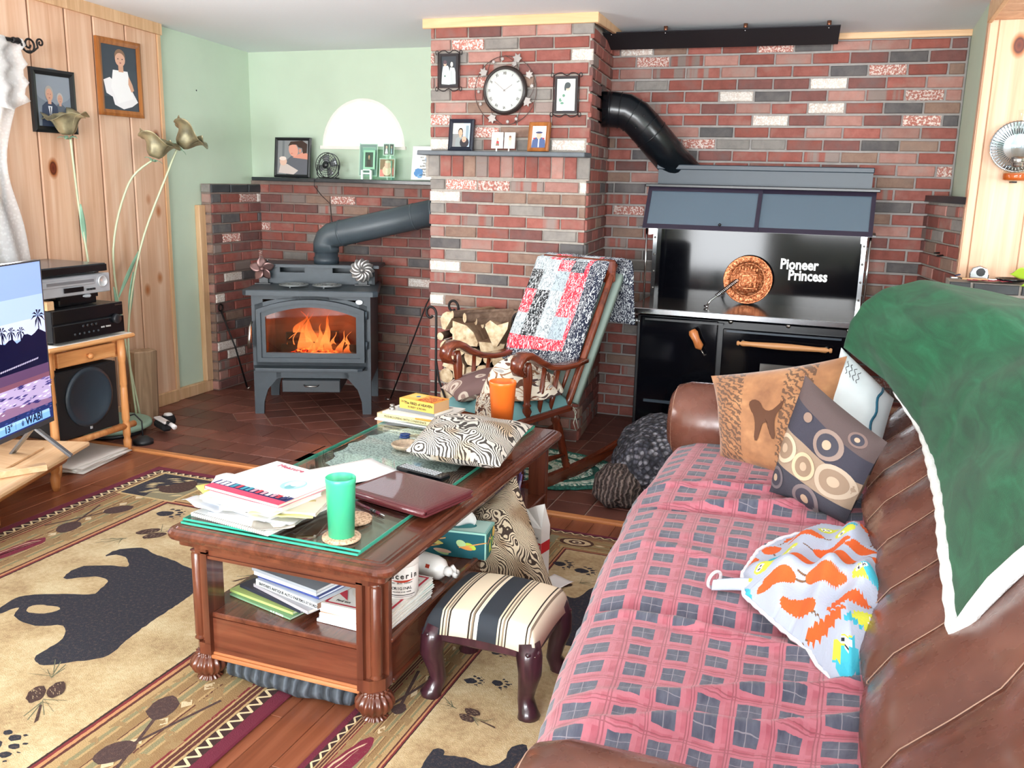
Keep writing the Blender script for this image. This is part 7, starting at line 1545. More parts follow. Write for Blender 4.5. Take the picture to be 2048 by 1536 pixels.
def qp(v):
    t_ = v*(len(prof)-1); i = min(int(t_), len(prof)-2); f = t_-i; return prof[i][0]*(1-f)+prof[i+1][0]*f, prof[i][1]*(1-f)+prof[i+1][1]*f
def quilt(u, v):
    x, z = qp(v); fr = v < .5
    f_ = min(1, max(0, (v-.42)/.25)); y = (.018+.43*u)*(1-f_)+(-.075+.52*u)*f_
    if fr: y += .02*(1-v*2)*(1 if u > .5 else -1)*.6
    w_ = .008*math.sin(u*17+v*5)+.006*nz(u*5, v*5, 2)
    side = max(0, .07-u)/.07; x2 = x-.028*(1 if fr else -.6)+w_*(-1 if fr else 1)+side*(.05 if fr else -.0); z2 = z-(.03*u if v < .1 else 0)
    return chl((x2, y, z2))
random.seed(21)
WH, RD, GY, SW = '#c6d0d4', '#cf3648', '#3a424c', '#15171c'
pat = [[WH, SW, WH, '#aebdc6'], [RD, SW, WH, RD], [SW, WH, '#b4c2ca', RD], [WH, WH, RD, GY], [WH, RD, GY, WH]]
def qcol(u, v):
    if v > .56: return C('#1f2438')
    uu = 1-u; vv = v/.56
    if vv < .17 or uu > .81: return C('#20263c')
    if vv < .245 or uu > .745: return C('#d42f45')
    return C(pat[min(4, int((vv-.245)/.755*5))][min(3, int(uu/.745*4))])
tag(MB().grid(quilt, 56, 72, colfn=qcol).build('patchwork_quilt', M_quilt, solid=.012, offset=1), 'red, white and navy patchwork quilt draped over the rocking chair back', 'quilt')
# fleece throw with brown shapes and the brown circle cushion
g = NG('camo_fleece', .95); v = g.coord('UV'); n = g.noise(v, 6.5, 1, .4, 1.6); n2 = g.noise(v, 9, 1, .4, 1.2); c1 = g.ramp(n, [(.0, '#4a3838'), (.36, '#e6dccb'), (.52, '#e6dccb'), (.56, '#9a6f52'), (.62, '#e6dccb'), (.68, '#a9a4a0')], 'CONSTANT'); g.col(g.mix(g.ramp(n2, [(.62, 0.0), (.63, 1.0)]), c1, '#6b4636')); g.bump(g.noise(v, 120, 2), .3, .003); M_camo = g.m
def heap(name, label, cat, cx, cy, z0, rx, ry, h_, m, seed, rot=0, n=40, fold=.4, outline=None):
    def fn(u, v):
        a = 2*PI*u; r = v; R_ = outline(a) if outline else 1.0; R_ *= 1+.10*nz(math.cos(a)*2+seed, math.sin(a)*2, seed)
        x, y = rx*R_*r*math.cos(a), ry*R_*r*math.sin(a); f = (1-r**3.2)
        rid = abs(math.sin(3.2*x/rx+2.2*y/ry+2.2*nz(x*5, y*5, seed)))**.6
        z = z0+h_*f*(.55+.45*nz(x*4+seed, y*4, seed)+fold*(rid-.5))+.012*(1-f)
        c, s_ = math.cos(math.radians(rot)), math.sin(math.radians(rot)); return (cx+x*c-y*s_, cy+x*s_+y*c, max(z, z0+.002))
    mb = MB(); mb.grid(fn, n*2, n); return tag(mb.build(name, m, solid=.006, offset=1), label, cat)
cc_ = chl((.14, .15, .47))
heap('fleece_throw', 'crumpled cream fleece throw with brown camouflage shapes on the rocking chair seat', 'throw', cc_.x, cc_.y, .465, .25, .19, .21, M_camo, 5, rot=72, fold=.7)
tag(MB().grid(lambda u, v: chl((-.165-.012*math.sin(u*9)-.01*v, .02+.16*u+.01*math.sin(v*6), .50-.24*v+.02*math.sin(PI*u))), 14, 14).build('fleece_throw', M_camo, solid=.008), 'corner of the cream camouflage fleece hanging over the rocking chair front', 'throw')
g = NG('brown_circles', .85); v = g.coord('UV'); d = g.voro(v, 2.6, rnd=.5); g.col(g.ramp(d, [(0, '#7a5a52'), (.1, '#cdbcae'), (.22, '#8a6c64'), (.27, '#d9cbbd'), (.36, '#a58a80'), (.44, '#d6c7b8'), (.48, '#7d6260')], 'CONSTANT')); M_bc = g.m
pillow('throw_pillow', 'brown circle patterned cushion lying on the rocking chair seat under the fleece', Matrix.Translation(chl((.03, .33, .50))) @ RZ(40) @ RY(-14), .34, .30, .11, M_bc, .08, .01, 2)
# ================================================================== FIREWOOD RACK
rk2 = thing('firewood_rack', 'black wrought iron firewood rack with scrolled uprights against the chimney', 'rack', (-1.97, 4.72, 0))
for y in (4.60, 4.9):
    for s_, x in ((-1, -2.175), (1, -1.72)):
        sc = [(x+s_*(.035-.035*math.cos(a)*(1-.1*a)), y, .76+.04*math.sin(a)*(1-.08*a)) for a in [k*.35 for k in range(17)]]
        MB().tube([(x, y, 0), (x, y, .4), (x, y, .76)]+sc, .0075, seg=8).build('upright', M_wi, rk2)
        MB().tube([(x, y, .5), (x-s_*.02, y, .38), (x-s_*.06, y, .28), (x-s_*.07, y, .2)], .006, seg=6).build('brace', M_wi, rk2)
    MB().tube([(-2.175, y, .12), (-1.72, y, .12)], .008, seg=8).build('bottom_bar', M_wi, rk2)
for x in (-2.175, -1.72): MB().tube([(x, 4.6, .12), (x, 4.9, .12)], .008, seg=8).build('side_bar', M_wi, rk2)
M_end = NG('log_end', .85); _v = M_end.coord('Object'); M_end.col(M_end.ramp(M_end.noise(_v, 28, 4, .6), [(.3, '#b59673'), (.5, '#dcc4a0'), (.7, '#efe0c4')])); M_end = M_end.m
M_lbark = wood('log_bark', '#9a8270', '#7a6252', '#54402f', .95, 1)
logs = [('r', -2.058, .768, .021), ('r', -1.966, .762, .026), ('r', -1.915, .744, .021), ('r', -1.890, .722, .021), ('r', -2.138, .638, .021), ('r', -2.078, .668, .019), ('r', -2.105, .583, .036), ('r', -2.034, .559, .027), ('c', -2.052, .478, .058), ('r', -1.943, .535, .053), ('r', -1.862, .53, .027), ('w', -2.118, .725, .048), ('q', -1.996, .665, .07), ('w', -1.812, .69, .06), ('h', -1.846, .59, .062), ('r', -1.786, .53, .04), ('r', -1.975, .438, .037), ('r', -1.88, .455, .044), ('r', -1.79, .44, .045), ('r', -2.12, .41, .042), ('r', -2.02, .36, .048), ('r', -1.92, .35, .045), ('r', -1.82, .345, .046), ('r', -2.11, .30, .045), ('h', -2.0, .25, .05), ('r', -1.9, .25, .045), ('r', -1.8, .245, .045), ('r', -2.1, .19, .04), ('r', -1.98, .17, .04), ('r', -1.88, .17, .04), ('r', -1.78, .165, .04)]
rnd = random.Random(31)
for i, (k, x, z, r) in enumerate(logs):
    if k == 'r': pts = [(r*math.cos(2*PI*q_/14)*rnd.uniform(.92, 1.05), r*math.sin(2*PI*q_/14)*rnd.uniform(.92, 1.05)) for q_ in range(14)]
    elif k == 'c': pts = [(-1.3*r, -.1*r), (-1.0*r, .6*r), (-.3*r, .95*r), (.5*r, .8*r), (1*r, .1*r), (.95*r, -.7*r), (.7*r, -1.3*r), (-.1*r, -1.2*r), (-.2*r, -.55*r)]
    elif k == 'w': pts = [(-1*r, .1*r), (-.7*r, -1.1*r), (-.2*r, -1.15*r), (.9*r, .4*r), (1*r, 1.0*r), (0, 1.0*r), (-.6*r, .7*r)] if x < -2 else [(-1.1*r, .5*r), (-.2*r, -1.3*r), (.2*r, -1.35*r), (1.2*r, .3*r), (1.3*r, 1.0*r), (.2*r, .6*r), (-.5*r, 1*r)]
    elif k == 'q': pts = [(-1.1*r, -1*r), (1.0*r, -1.0*r), (1.1*r, -.7*r), (.7*r, .1*r), (.1*r, .6*r), (-1.1*r, .9*r)]
    else: pts = [(-1.2*r, .5*r), (-1.0*r, -.3*r), (-.4*r, -.85*r), (.4*r, -.85*r), (1.1*r, -.2*r), (1.3*r, .5*r)]
    yaw = rnd.uniform(-4, 4)+((42 if k == 'r' else 16) if z > .715 else 0); y0 = 4.59+rnd.uniform(-.03, .03)-(.05 if z > .74 else 0); L = .36
    M = T(x, y0, z) @ RZ(-yaw) @ XZ
    # outline is in x/z, extruded backwards; cut ends pale, sides bark
    n = len(pts); q = MB(); vs = [M @ Vector((a, b, 0)) for a, b in pts]+[M @ Vector((a*.97, b*.97, L)) for a, b in pts]
    fs = [tuple(range(n))]+[(j, (j+1) % n, n+(j+1) % n, n+j) for j in range(n)]+[tuple(range(2*n-1, n-1, -1))]
    q.add(vs, fs); q.mi = [0]+[1]*n+[0]; q.smooth = [False]+[k == 'r']*n+[False]
    o = q.build('firewood_log', [M_end, M_lbark if k == 'r' else M_split])
    where = 'top layer' if z > .69 else 'upper part' if z > .6 else 'middle' if z > .42 else 'bottom'
    side = 'left' if x < -2.03 else 'right' if x < -3 or x > -1.87 else 'centre'
    kind = {'r': 'round', 'c': 'notched split', 'w': 'wedge shaped split', 'q': 'large quarter split', 'h': 'half round split'}[k]
    size = 'thin ' if r < .023 else 'thick ' if r > .045 and k == 'r' else ''
    lb = '%s%s firewood log in the %s of the rack, %s' % (size, kind, where, side)
    tag(o, lb, 'firewood', 'stacked firewood in the iron rack'); o['_k'] = lb
seen = {}
for o in [o for o in bpy.data.objects if o.name.startswith('firewood_log')]: seen.setdefault(o['_k'], []).append(o)
ordn = ['first', 'second', 'third', 'fourth', 'fifth', 'sixth']
for lb, os_ in seen.items():
    if len(os_) > 1:
        for k, o in enumerate(sorted(os_, key=lambda o: o.data.vertices[0].co.x)): o['label'] = lb+', '+ordn[k]+' from the left'
for os_ in seen.values():
    for o in os_: del o['_k']
# kindling crate by the chimney
kc = thing('kindling_crate', 'low crate of split kindling on the tiles behind the book pile', 'crate', (-2.4, 4.75, 0))
Mkc = T(-2.42, 4.76, 0) @ RZ(-8)
for a in ((-.16, .16, -.11, -.098), (-.16, .16, .098, .11)): MB().box(a[0], a[1], a[2], a[3], .0, .13, M=Mkc).build('side', M_bb, kc)
for a in ((-.16, -.148, -.098, .098), (.148, .16, -.098, .098)): MB().box(a[0], a[1], a[2], a[3], 0, .13, M=Mkc).build('end', M_bb, kc)
for k in range(9): x = -.12+.03*k; MB().bar(Mkc @ Vector((x, -.09, .09+.012*(k % 3))), Mkc @ Vector((x+.05*math.sin(k), .12, .13+.03*(k % 2))), .022, .016).build('kindling_stick', M_trim if k % 2 else M_split, kc)
# grey ragged rug heap beside the sofa arm
g = NG('grey_rag_weave', .95); v = g.coord('Object'); n = g.voro(v, 46, out='Distance'); cl2 = g.n('ShaderNodeRGBToBW'); g.l(g.voro(v, 46, out='Color'), cl2.inputs[0]); g.col(g.mix(g.ramp(n, [(.35, 0.0), (.6, .8)]), g.ramp(cl2.outputs[0], [(.25, '#3a3a44'), (.5, '#5f5f6a'), (.75, '#94939b')]), '#1c1c22')); g.bump(n, 1.0, .02); M_rag = g.m; g = NG('brown_rag_weave', .95); v = g.coord('Object'); n = g.wave(v, 14, 6, 3, 2); g.col(g.ramp(n, [(.0, '#3b312f'), (.5, '#6a5a55'), (.9, '#877770')])); g.bump(n, 1.0, .02); M_rag2 = g.m
def blob(mb, c, rx, ry, rz, seed, n=26, amp=.12):
    def fn(u, v):
        a = 2*PI*u; b = PI*(v-.5); d = Vector((math.cos(a)*math.cos(b), math.sin(a)*math.cos(b), math.sin(b))); k = 1+amp*nz(d.x*2.4+seed, d.y*2.4, d.z*2.4)+.05*abs(nz(d.x*9, d.y*9+seed, d.z*9))
        return (c[0]+rx*d.x*k, c[1]+ry*d.y*k, max(.004, c[2]+rz*d.z*k))
    mb.grid(fn, n*2, n)
    return mb
tag(blob(MB(), (-.83, 4.42, .15), .24, .36, .20, 3, 40).build('rag_rug_heap', M_rag), 'bundled grey rag-woven rug heaped between cook stove and sofa arm', 'rug bundle')
tag(blob(MB(), (-.97, 4.14, .07), .13, .18, .115, 8, 34).build('rag_rug_heap', M_rag2), 'brown grey end of the rag rug bundle by the chair rocker', 'rug bundle')
# ================================================================== SOFA
g = NG('brown_leather', .3, 0, '#7d4a36'); v = g.coord('Object'); n = g.noise(v, 7, 3); g.col(g.ramp(n, [(.3, '#5c362b'), (.55, '#6d4336'), (.75, '#7b4f42')])); g.rough(g.ramp(g.noise(v, 22, 3), [(.35, .2), (.7, .36)])); g.bump(g.noise(v, 6, 3, .45, .2), .12, .03); M_lea = g.m
M_stitch = plain('leather_stitch', '#b5917c', .6)
sf_ = thing('sofa', 'long brown leather sofa with channelled back and rolled arms', 'sofa', (.0, 2.5, 0))
MB().prism([(-.40, 1.1), (.62, 1.1), (.62, 3.85), (-.64, 3.85)], .05, .25, bev=.02).build('base', M_lea, sf_)
for x, y in ((-.33, 1.15), (-.58, 3.8), (.55, 1.15), (.55, 3.8)):
    if True: MB().box(x-.03, x+.03, y-.03, y+.03, 0, .05).build('foot', M_dk, sf_)
for y0 in (1.32, 2.09, 2.86): MB().box(-.61+.09*(3.0-y0)/1.7, .16, y0+.004, y0+.762, .25, .43, bev=.05).build('seat_cushion', M_lea, sf_)
def arm(yc, xo, name='arm'):
    prof = []
    mb = MB(); xs = [x+xo for x in (-.69, -.685, -.66, -.61, -.5, -.2, .1, .4)]; rs = [.04, .10, .135, .15, .152, .15, .15, .15]
    mb.tube([(x, yc, .525-.02*(i > 5)) for i, x in enumerate(xs)], rs, seg=30, flat=1.08); mb.build(name, M_lea, sf_)
    MB().box(-.655+xo, .5, yc-.12, yc+.12, .12, .5, bev=.03).build('arm_side', M_lea, sf_)
    MB().tube([(-.662+xo, yc+.128*math.cos(a), .525+.14*math.sin(a)) for a in [2*PI*k/30 for k in range(30)]], .003, seg=5, closed=True).build('stitching', M_stitch, sf_)
arm(3.79, 0); arm(1.14, .27)
bp_ = [(.17, .40), (.115, .47), (.095, .54), (.14, .60), (.215, .66), (.285, .72), (.335, .80), (.375, .88), (.43, .96), (.52, 1.01), (.64, 1.0), (.74, .92), (.78, .75), (.78, .4), (.78, .15)]
def bpf(v):
    t_ = v*(len(bp_)-1); i = min(int(t_), len(bp_)-2); f = t_-i; f = f*f*(3-2*f) if False else f; return bp_[i][0]*(1-f)+bp_[i+1][0]*f, bp_[i][1]*(1-f)+bp_[i+1][1]*f
seams = [1.05, 1.40, 1.74, 2.06, 2.38, 2.70, 3.02, 3.36, 3.75]
def back(u, v):
    y = 1.16+2.66*u; fan = .17*(v*(len(bp_)-1)/6 if v < .43 else 1)
    ys = y-fan*.9; k = 0
    while k < len(seams)-2 and ys > seams[k+1]: k += 1
    t_ = min(1, max(0, (ys-seams[k])/(seams[k+1]-seams[k]))); b = math.sin(PI*t_)**.7
    x, z = bpf(v); am = .03
    x -= am*b*.8*math.sin(PI*min(1, v/.62)); z += am*b*.5*math.sin(PI*min(1, v/.62)); w_ = .007*nz(y*4, v*6, 1)+.003*nz(y*13, v*20, 4)
    return (x+w_, y, z+w_)
mb = MB(); mb.grid(back, 190, 56); mb.build('back', M_lea, sf_)
for s_ in seams[1:-1]:
    pts = []
    for k in range(14):
        v = .1+.30*k/13; fan = .17*(v*(len(bp_)-1)/6); x, z = bpf(v); pts.append((x-.003, s_+fan*.9+.004, z+.004))
    MB().tube(pts, .0012, seg=5).build('stitching', M_stitch, sf_)
# plaid cover over the seat
g = NG('plaid_flannel', .85); v0_ = g.coord('UV'); wb_ = g.n('ShaderNodeVectorMath', operation='SCALE'); wb_.inputs['Scale'].default_value = .012; g.l(g.noise(v0_, 9, 3, .6, 0, 'Color'), wb_.inputs[0]); va_ = g.n('ShaderNodeVectorMath', operation='ADD'); g.l(v0_, va_.inputs[0]); g.l(wb_.outputs[0], va_.inputs[1]); v = va_.outputs[0]; u_, v_, _ = g.sep(v)
fu = g.math('FRACT', g.math('MULTIPLY', u_, 27.5)); fv = g.math('FRACT', g.math('MULTIPLY', v_, 11.5))
def band(f, a, b): return g.math('MULTIPLY', g.math('GREATER_THAN', f, a), g.math('LESS_THAN', f, b))
wob = g.noise(g.coord('UV'), 60, 2); base = g.ramp(g.noise(g.coord('Object'), 30, 3), [(.3, '#a5505f'), (.7, '#b86674')])
lightb = g.math('MAXIMUM', band(fu, .02, .16), band(fu, .72, .88)); lightc = g.math('MAXIMUM', band(fv, .02, .18), band(fv, .72, .9))
c = g.mix(g.math('MULTIPLY', g.math('MAXIMUM', lightb, lightc), .28), base, '#cf8896')
c = g.mix(g.math('MULTIPLY', g.math('MAXIMUM', g.math('MAXIMUM', band(fv, .80, .83), band(fv, .87, .90)), g.math('MAXIMUM', band(fu, .82, .85), band(fu, .92, .95))), .6), c, '#7a3a44')
sq = g.math('MULTIPLY', band(fu, .14, .72), band(fv, .16, .74)); c = g.mix(sq, c, g.ramp(wob, [(.35, '#474a5c'), (.65, '#5b5e6e')]))
c = g.mix(g.math('MULTIPLY', sq, g.math('MULTIPLY', g.math('MAXIMUM', band(fu, .435, .455), band(fv, .45, .47)), .55)), c, '#a9a0a6')
g.col(c); g.bump(g.noise(g.coord('UV'), 300, 2), .3, .003); g.b.inputs['Sheen Weight'].default_value = .25; M_plaid = g.m
cpf = [(.20, .50), (.12, .50), (.0, .478), (-.2, .468), (-.4, .466), (-.54, .46), (-.615, .435), (-.65, .39), (-.665, .30), (-.675, .18), (-.685, .05)]
cl_ = [0]
for i in range(1, len(cpf)): cl_.append(cl_[-1]+math.hypot(cpf[i][0]-cpf[i-1][0], cpf[i][1]-cpf[i-1][1]))
def plaid(u, v):
    d = v*cl_[-1]; i = max(k for k in range(len(cl_)-1) if cl_[k] <= d+1e-9); f = (d-cl_[i])/(cl_[i+1]-cl_[i]); x = cpf[i][0]*(1-f)+cpf[i+1][0]*f; z = cpf[i][1]*(1-f)+cpf[i+1][1]*f
    y = 1.22+2.43*u; x0s = .0; top = 1 if v < .62 else max(0, 1-(v-.62)/.12)
    for yc, a in ((2.09, .020), (2.86, .018)): z -= a*math.exp(-((y-yc)/.035)**2)*top
    z += .012*math.sin(PI*((y-1.32)/.77 % 1))*top
    # creases running across
    for k, (y0, x0, sl, am, wd) in enumerate(((1.62, -.2, .22, .022, .022), (1.78, -.1, .30, .016, .02), (2.02, -.35, -.15, .014, .018), (2.30, .0, -.35, .012, .02), (2.98, -.1, .25, .020, .018), (3.10, -.2, .15, .016, .016), (3.22, -.05, .3, .012, .016), (1.50, .0, .35, .018, .02), (1.40, -.1, .2, .014, .02), (2.62, -.1, .1, .006, .03))):
        dd = y-(y0+sl*(x-x0)+.03*nz(x*4, k, 0)); e = math.exp(-(dd/wd)**2)*am*1.3*(.5+.5*math.exp(-((x-x0)/.3)**2)); z += e*top
        if top < 1: x -= e*(1-top)*.3
    if v > .62: x += -.012*math.sin(y*11)*((v-.62)/.38)+.006*nz(y*9, v*4, 3)*(1-top)
    sh_ = .15*max(0, min(1.2, (3.0-y)/1.5))**1.3 if x < 0 else 0
    return (x+sh_*min(1, -x/.5) if x < 0 else x, y, z+.003*nz(x*14, y*14, 0))
mb = MB(); mb.grid(plaid, 220, 90); tag(mb.build('plaid_blanket', M_plaid, solid=.008, offset=1), 'faded red and charcoal plaid blanket covering the sofa seat', 'blanket')
# green blanket over the back
g = NG('green_plush', .8); v = g.coord('UV'); n = g.noise(v, 9, 4, .6, 1.5); g.col(g.ramp(n, [(.3, '#0f462c'), (.55, '#165a39'), (.75, '#226c49')])); g.bump(g.noise(g.coord('UV'), 400, 2), .4, .003); g.b.inputs['Sheen Weight'].default_value = .06; M_green_b = g.m
M_sherpa = plain('white_sherpa', '#eef1ef', .95, scale=200, bump=.8)
secs = [(3.78, [(.02, .86), (.02, .95), (.06, 1.02), (.13, 1.07), (.25, 1.10), (.42, 1.09), (.6, 1.07), (.8, .95)]),
        (3.66, [(-.01, .895), (.0, 1.0), (.04, 1.065), (.12, 1.115), (.24, 1.15), (.42, 1.13), (.6, 1.10), (.82, .95)]),
        (3.45, [(.15, .82), (.10, .93), (.11, 1.02), (.17, 1.10), (.28, 1.155), (.43, 1.14), (.6, 1.12), (.82, .97)]),
        (3.10, [(.245, .748), (.24, .86), (.26, .97), (.31, 1.06), (.40, 1.13), (.5, 1.14), (.64, 1.11), (.83, .97)]),
        (2.75, [(.270, .725), (.31, .82), (.345, .93), (.40, 1.02), (.47, 1.08), (.55, 1.10), (.66, 1.07), (.83, .95)]),
        (2.30, [(.262, .72), (.30, .81), (.34, .90), (.42, .97), (.48, 1.03), (.56, 1.06), (.66, 1.05), (.83, .93)]),
        (1.98, [(.262, .695), (.30, .79), (.345, .88), (.40, .96), (.49, 1.02), (.56, 1.05), (.66, 1.04), (.83, .92)]),
        (1.76, [(.255, .685), (.295, .78), (.345, .88), (.405, .96), (.49, 1.02), (.56, 1.05), (.66, 1.04), (.83, .92)])]
def green(u, v):
    y = 3.78+(1.76-3.78)*u; i = max(k for k in range(len(secs)-1) if secs[k][0] >= y-1e-9); f = (secs[i][0]-y)/(secs[i][0]-secs[i+1][0]); t_ = v*7; j = min(int(t_), 6); h_ = t_-j
    P_ = lambda s_, q: Vector((secs[s_][1][q][0], secs[s_][1][q][1])); a = (P_(i, j)*(1-h_)+P_(i, j+1)*h_)*(1-f)+(P_(i+1, j)*(1-h_)+P_(i+1, j+1)*h_)*f
    w_ = .018*math.sin(y*9+a.y*16)*min(1, v*3)+.012*nz(y*3, a.x*6, 4)+.008*math.sin(y*19-a.y*22)*v
    return (a.x-w_*.7-.012, y, a.y+w_*.5+.012)
gbk = thing('green_blanket', 'plush green blanket with white fleece lining draped over the sofa back', 'blanket', (.3, 2.7, .7))
mb = MB(); mb.grid(green, 110, 50); mb.build('green_side', M_green_b, gbk, solid=.008, offset=1)
mb = MB(); mb.grid(lambda u, v: tuple(Vector(green(u, v))+Vector((.010, 0, -.010))), 110, 50); mb.build('fleece_lining', M_sherpa, gbk)
e_ = [green(k/60, 0) for k in range(12, 61)]+[green(1, k/12) for k in range(1, 12)]
MB().tube([(p[0]-.004, p[1], p[2]-.006) for p in e_], [.004+.014*min(1, k/18)+.002*math.sin(k*1.9) for k in range(len(e_))], seg=8).build('fleece_edge', M_sherpa, gbk)
# cushions
g = NG('safari_velvet', .6); v = g.coord('UV'); n = g.noise(v, 5, 3, .6); base = g.ramp(n, [(.3, '#8a5a38'), (.55, '#a9744a'), (.75, '#c08e60')]); u_, v_, _ = g.sep(v)
zb = g.wave(v, 9, 7, 2, 2.4, direction='DIAGONAL'); bandm = g.math('MAXIMUM', g.math('MULTIPLY', g.math('GREATER_THAN', u_, .05), g.math('LESS_THAN', u_, .30)), g.math('MULTIPLY', g.math('GREATER_THAN', u_, .62), g.math('LESS_THAN', u_, .84)))
g.col(g.mix(g.math('MULTIPLY', g.math('MULTIPLY', bandm, g.math('GREATER_THAN', zb, .55)), .75), base, '#3a2418')); g.b.inputs['Sheen Weight'].default_value = .5; g.bump(g.noise(v, 120, 2), .3, .003); M_saf = g.m
fsf = cpillow([(-.43, 3.46, .474), (-.06, 3.24, .461), (-.01, 3.58, .888), (-.51, 3.63, .754)], .12, .06, .02, 1)
pc_ = thing('safari_cushion', 'brown velvet safari animal cushion leaning on the far sofa arm', 'cushion', (-.235, 3.5, .47))
cbuild('cushion_body', fsf, M_saf, parent=pc_)
def on_pillow(pts, fp, name, m, col, par, off=.003):
    mb = MB()
    cx = sum(p[0] for p in pts)/len(pts); cy = sum(p[1] for p in pts)/len(pts); f = lambda x, y: fp(x, y, 1, off)
    n = len(pts); R_ = [1, .66, .33]; vs = []
    for r in R_: vs += [f(cx+(x-cx)*r, cy+(y-cy)*r) for x, y in pts]
    vs.append(f(cx, cy)); fs = []
    for L in range(2): fs += [(L*n+i, L*n+(i+1) % n, (L+1)*n+(i+1) % n, (L+1)*n+i) for i in range(n)]
    fs += [(2*n+i, 2*n+(i+1) % n, 3*n) for i in range(n)]; mb.add(vs, fs, smooth=True, col=C(col)); return mb.build(name, m, par)
chh = smoothp([(.36, .62), (.40, .66), (.46, .63), (.50, .55), (.56, .54), (.61, .60), (.66, .66), (.64, .58), (.60, .50), (.60, .42), (.62, .30), (.58, .30), (.56, .42), (.52, .44), (.49, .40), (.47, .26), (.43, .26), (.44, .40), (.42, .50), (.39, .54)])
on_pillow(chh, fsf, 'cheetah_print', M_paperp, '#5b3722', pc_)
g = NG('ring_chenille', .85); v = g.coord('UV'); u_, v_, _ = g.sep(v); g.col(g.ramp(g.math('ADD', v_, g.math('MULTIPLY', g.math('SUBTRACT', u_, .5), .12)), [(0, '#3b3a44'), (.22, '#9a8470'), (.52, '#3a3844'), (.78, '#5b4c4b')], 'CONSTANT')); g.bump(g.noise(v, 90, 2), .4, .003); M_ring = g.m
frg = cpillow([(-.21, 3.06, .495), (.037, 2.88, .482), (.134, 2.98, .731), (-.134, 3.14, .888)], .14, .04, .015, 6)
rc = thing('ring_cushion', 'dark slate and beige cushion with ring pattern leaning on the sofa back', 'cushion', (-.045, 3.0, .47))
cbuild('cushion_body', frg, M_ring, parent=rc)
for cx, cy, r, ci, co in ((.30, .76, .05, '#8d7466', None), (.62, .66, .17, '#8f7a70', '#6f5f5c'), (.15, .42, .15, '#cdb49a', None), (.44, .36, .15, '#cbb090', None), (.80, .37, .20, '#b4a08c', None), (.82, .86, .09, '#7d6660', None), (.12, .15, .12, '#6d6468', None), (.55, .08, .17, '#76696a', None)):
    if r > .08:
        on_pillow(ell(cx, cy, r, r*.82, 26), frg, 'ring_print', M_paperp, ci, rc, .003)
        inner = {True: '#8d7560'}.get(.22 < cy < .52, '#3c3a45'); on_pillow(ell(cx, cy, r*.72, r*.60, 26), frg, 'ring_print', M_paperp, inner, rc, .0042)
        on_pillow(ell(cx, cy, r*.3, r*.26, 16), frg, 'ring_print', M_paperp, '#b59c84', rc, .0054)
    else: on_pillow(ell(cx, cy, r, r*.85, 18), frg, 'ring_print', M_paperp, ci, rc, .006)
fwp = cpillow([(-.07, 3.47, .70), (.125, 3.34, .575), (.165, 3.55, .75), (-.035, 3.66, .905)], .11, .02, .01, 4)
wpl = thing('white_pillow', 'white bed pillow with teal piping standing under the green blanket', 'pillow', (.05, 3.5, .6))
cbuild('pillow_body', fwp, plain('pillow_white', '#d5dde0', .8, var=.03, scale=20), parent=wpl)
MB().tube([fwp(.80+.02*math.sin(k), k/16, 1, .002) for k in range(17)], .005, seg=6).build('piping', plain('piping_teal', '#1f5f78', .5), wpl)
for q_ in range(4): MB().tube([fwp(.2+.07*q_+.02*math.sin(k*1.3+q_), .62+.22*k/9, 1, .0015) for k in range(10)], .0012, seg=4).build('printed_sketch', M_dk, wpl)

# baby blanket with owls and foxes
g = NG('owl_fleece', .95); v = g.coord('UV'); a_ = g.n('ShaderNodeAttribute', attribute_name='Col'); g.col(a_.outputs['Color']); g.bump(g.noise(g.coord('Object'), 150, 2), .4, .003); M_owl = g.m
random.seed(5)
prn = []
for i in range(7):
    for j in range(9): prn.append(((i+.5*(j % 2)+.5)*.105+random.uniform(-.01, .01), (j+.5)*.10+random.uniform(-.01, .01), random.choice(['o', 'o', 'o', 't', 'y']), random.uniform(0, 6.3)))
def owlcol(x, y):
    for cx, cy, k, r_ in prn:
        dx, dy = x-cx, y-cy; a, b = dx*math.cos(r_)+dy*math.sin(r_), -dx*math.sin(r_)+dy*math.cos(r_)
        if k == 'o':
            if (a/.043)**2+(b/.028)**2 < 1 or ((a-.03)/.026)**2+((b-.018)/.016)**2 < 1: return C('#e0632a')
            if abs(b) < .003 and -.066 < a < -.04: return C('#7a5a40')
        else:
            if (a-.012)**2+b*b < .004**2 or (a-.012)**2+(b-.013)**2 < .004**2: return C('#202428')
            if (a-.012)**2+(b)**2 < .0095**2 or (a-.012)**2+(b-.013)**2 < .0095**2: return C('#f4f6f4')
            if (a/.029)**2+(b/.034)**2 < 1: return C('#d8dc48') if k == 'y' or b > .004 else C('#45b9cf')
            if ((a+.016)/.024)**2+((b+.028)/.021)**2 < 1: return C('#3fb3cc')
    return C('#b7bfd2')
on_ = [(-0.19, 2.20), (-.21, 2.33), (-0.19, 2.51), (-0.14, 2.63), (-0.04, 2.76), (0.05, 2.80), (0.12, 2.69), (0.15, 2.47), (0.165, 2.36), (0.16, 2.04), (0.13, 1.91), (0.07, 1.80), (0.03, 1.86), (-0.02, 1.97), (-0.09, 2.06), (-0.14, 2.13)]
oc = (.02, 2.32)
def oout(a):
    best = None
    for i in range(len(on_)):
        p, q = Vector(on_[i])-Vector(oc), Vector(on_[(i+1) % len(on_)])-Vector(oc); d = Vector((math.cos(a), math.sin(a))); den = d.x*(q.y-p.y)-d.y*(q.x-p.x)
        if abs(den) < 1e-9: continue
        t_ = (p.x*(q.y-p.y)-p.y*(q.x-p.x))/den; s_ = (p.x*d.y-p.y*d.x)/den
        if t_ > 0 and -1e-6 <= s_ <= 1+1e-6: best = t_ if best is None else max(best, t_)
    return best or .2
ot = [oout(2*PI*k/180) for k in range(181)]
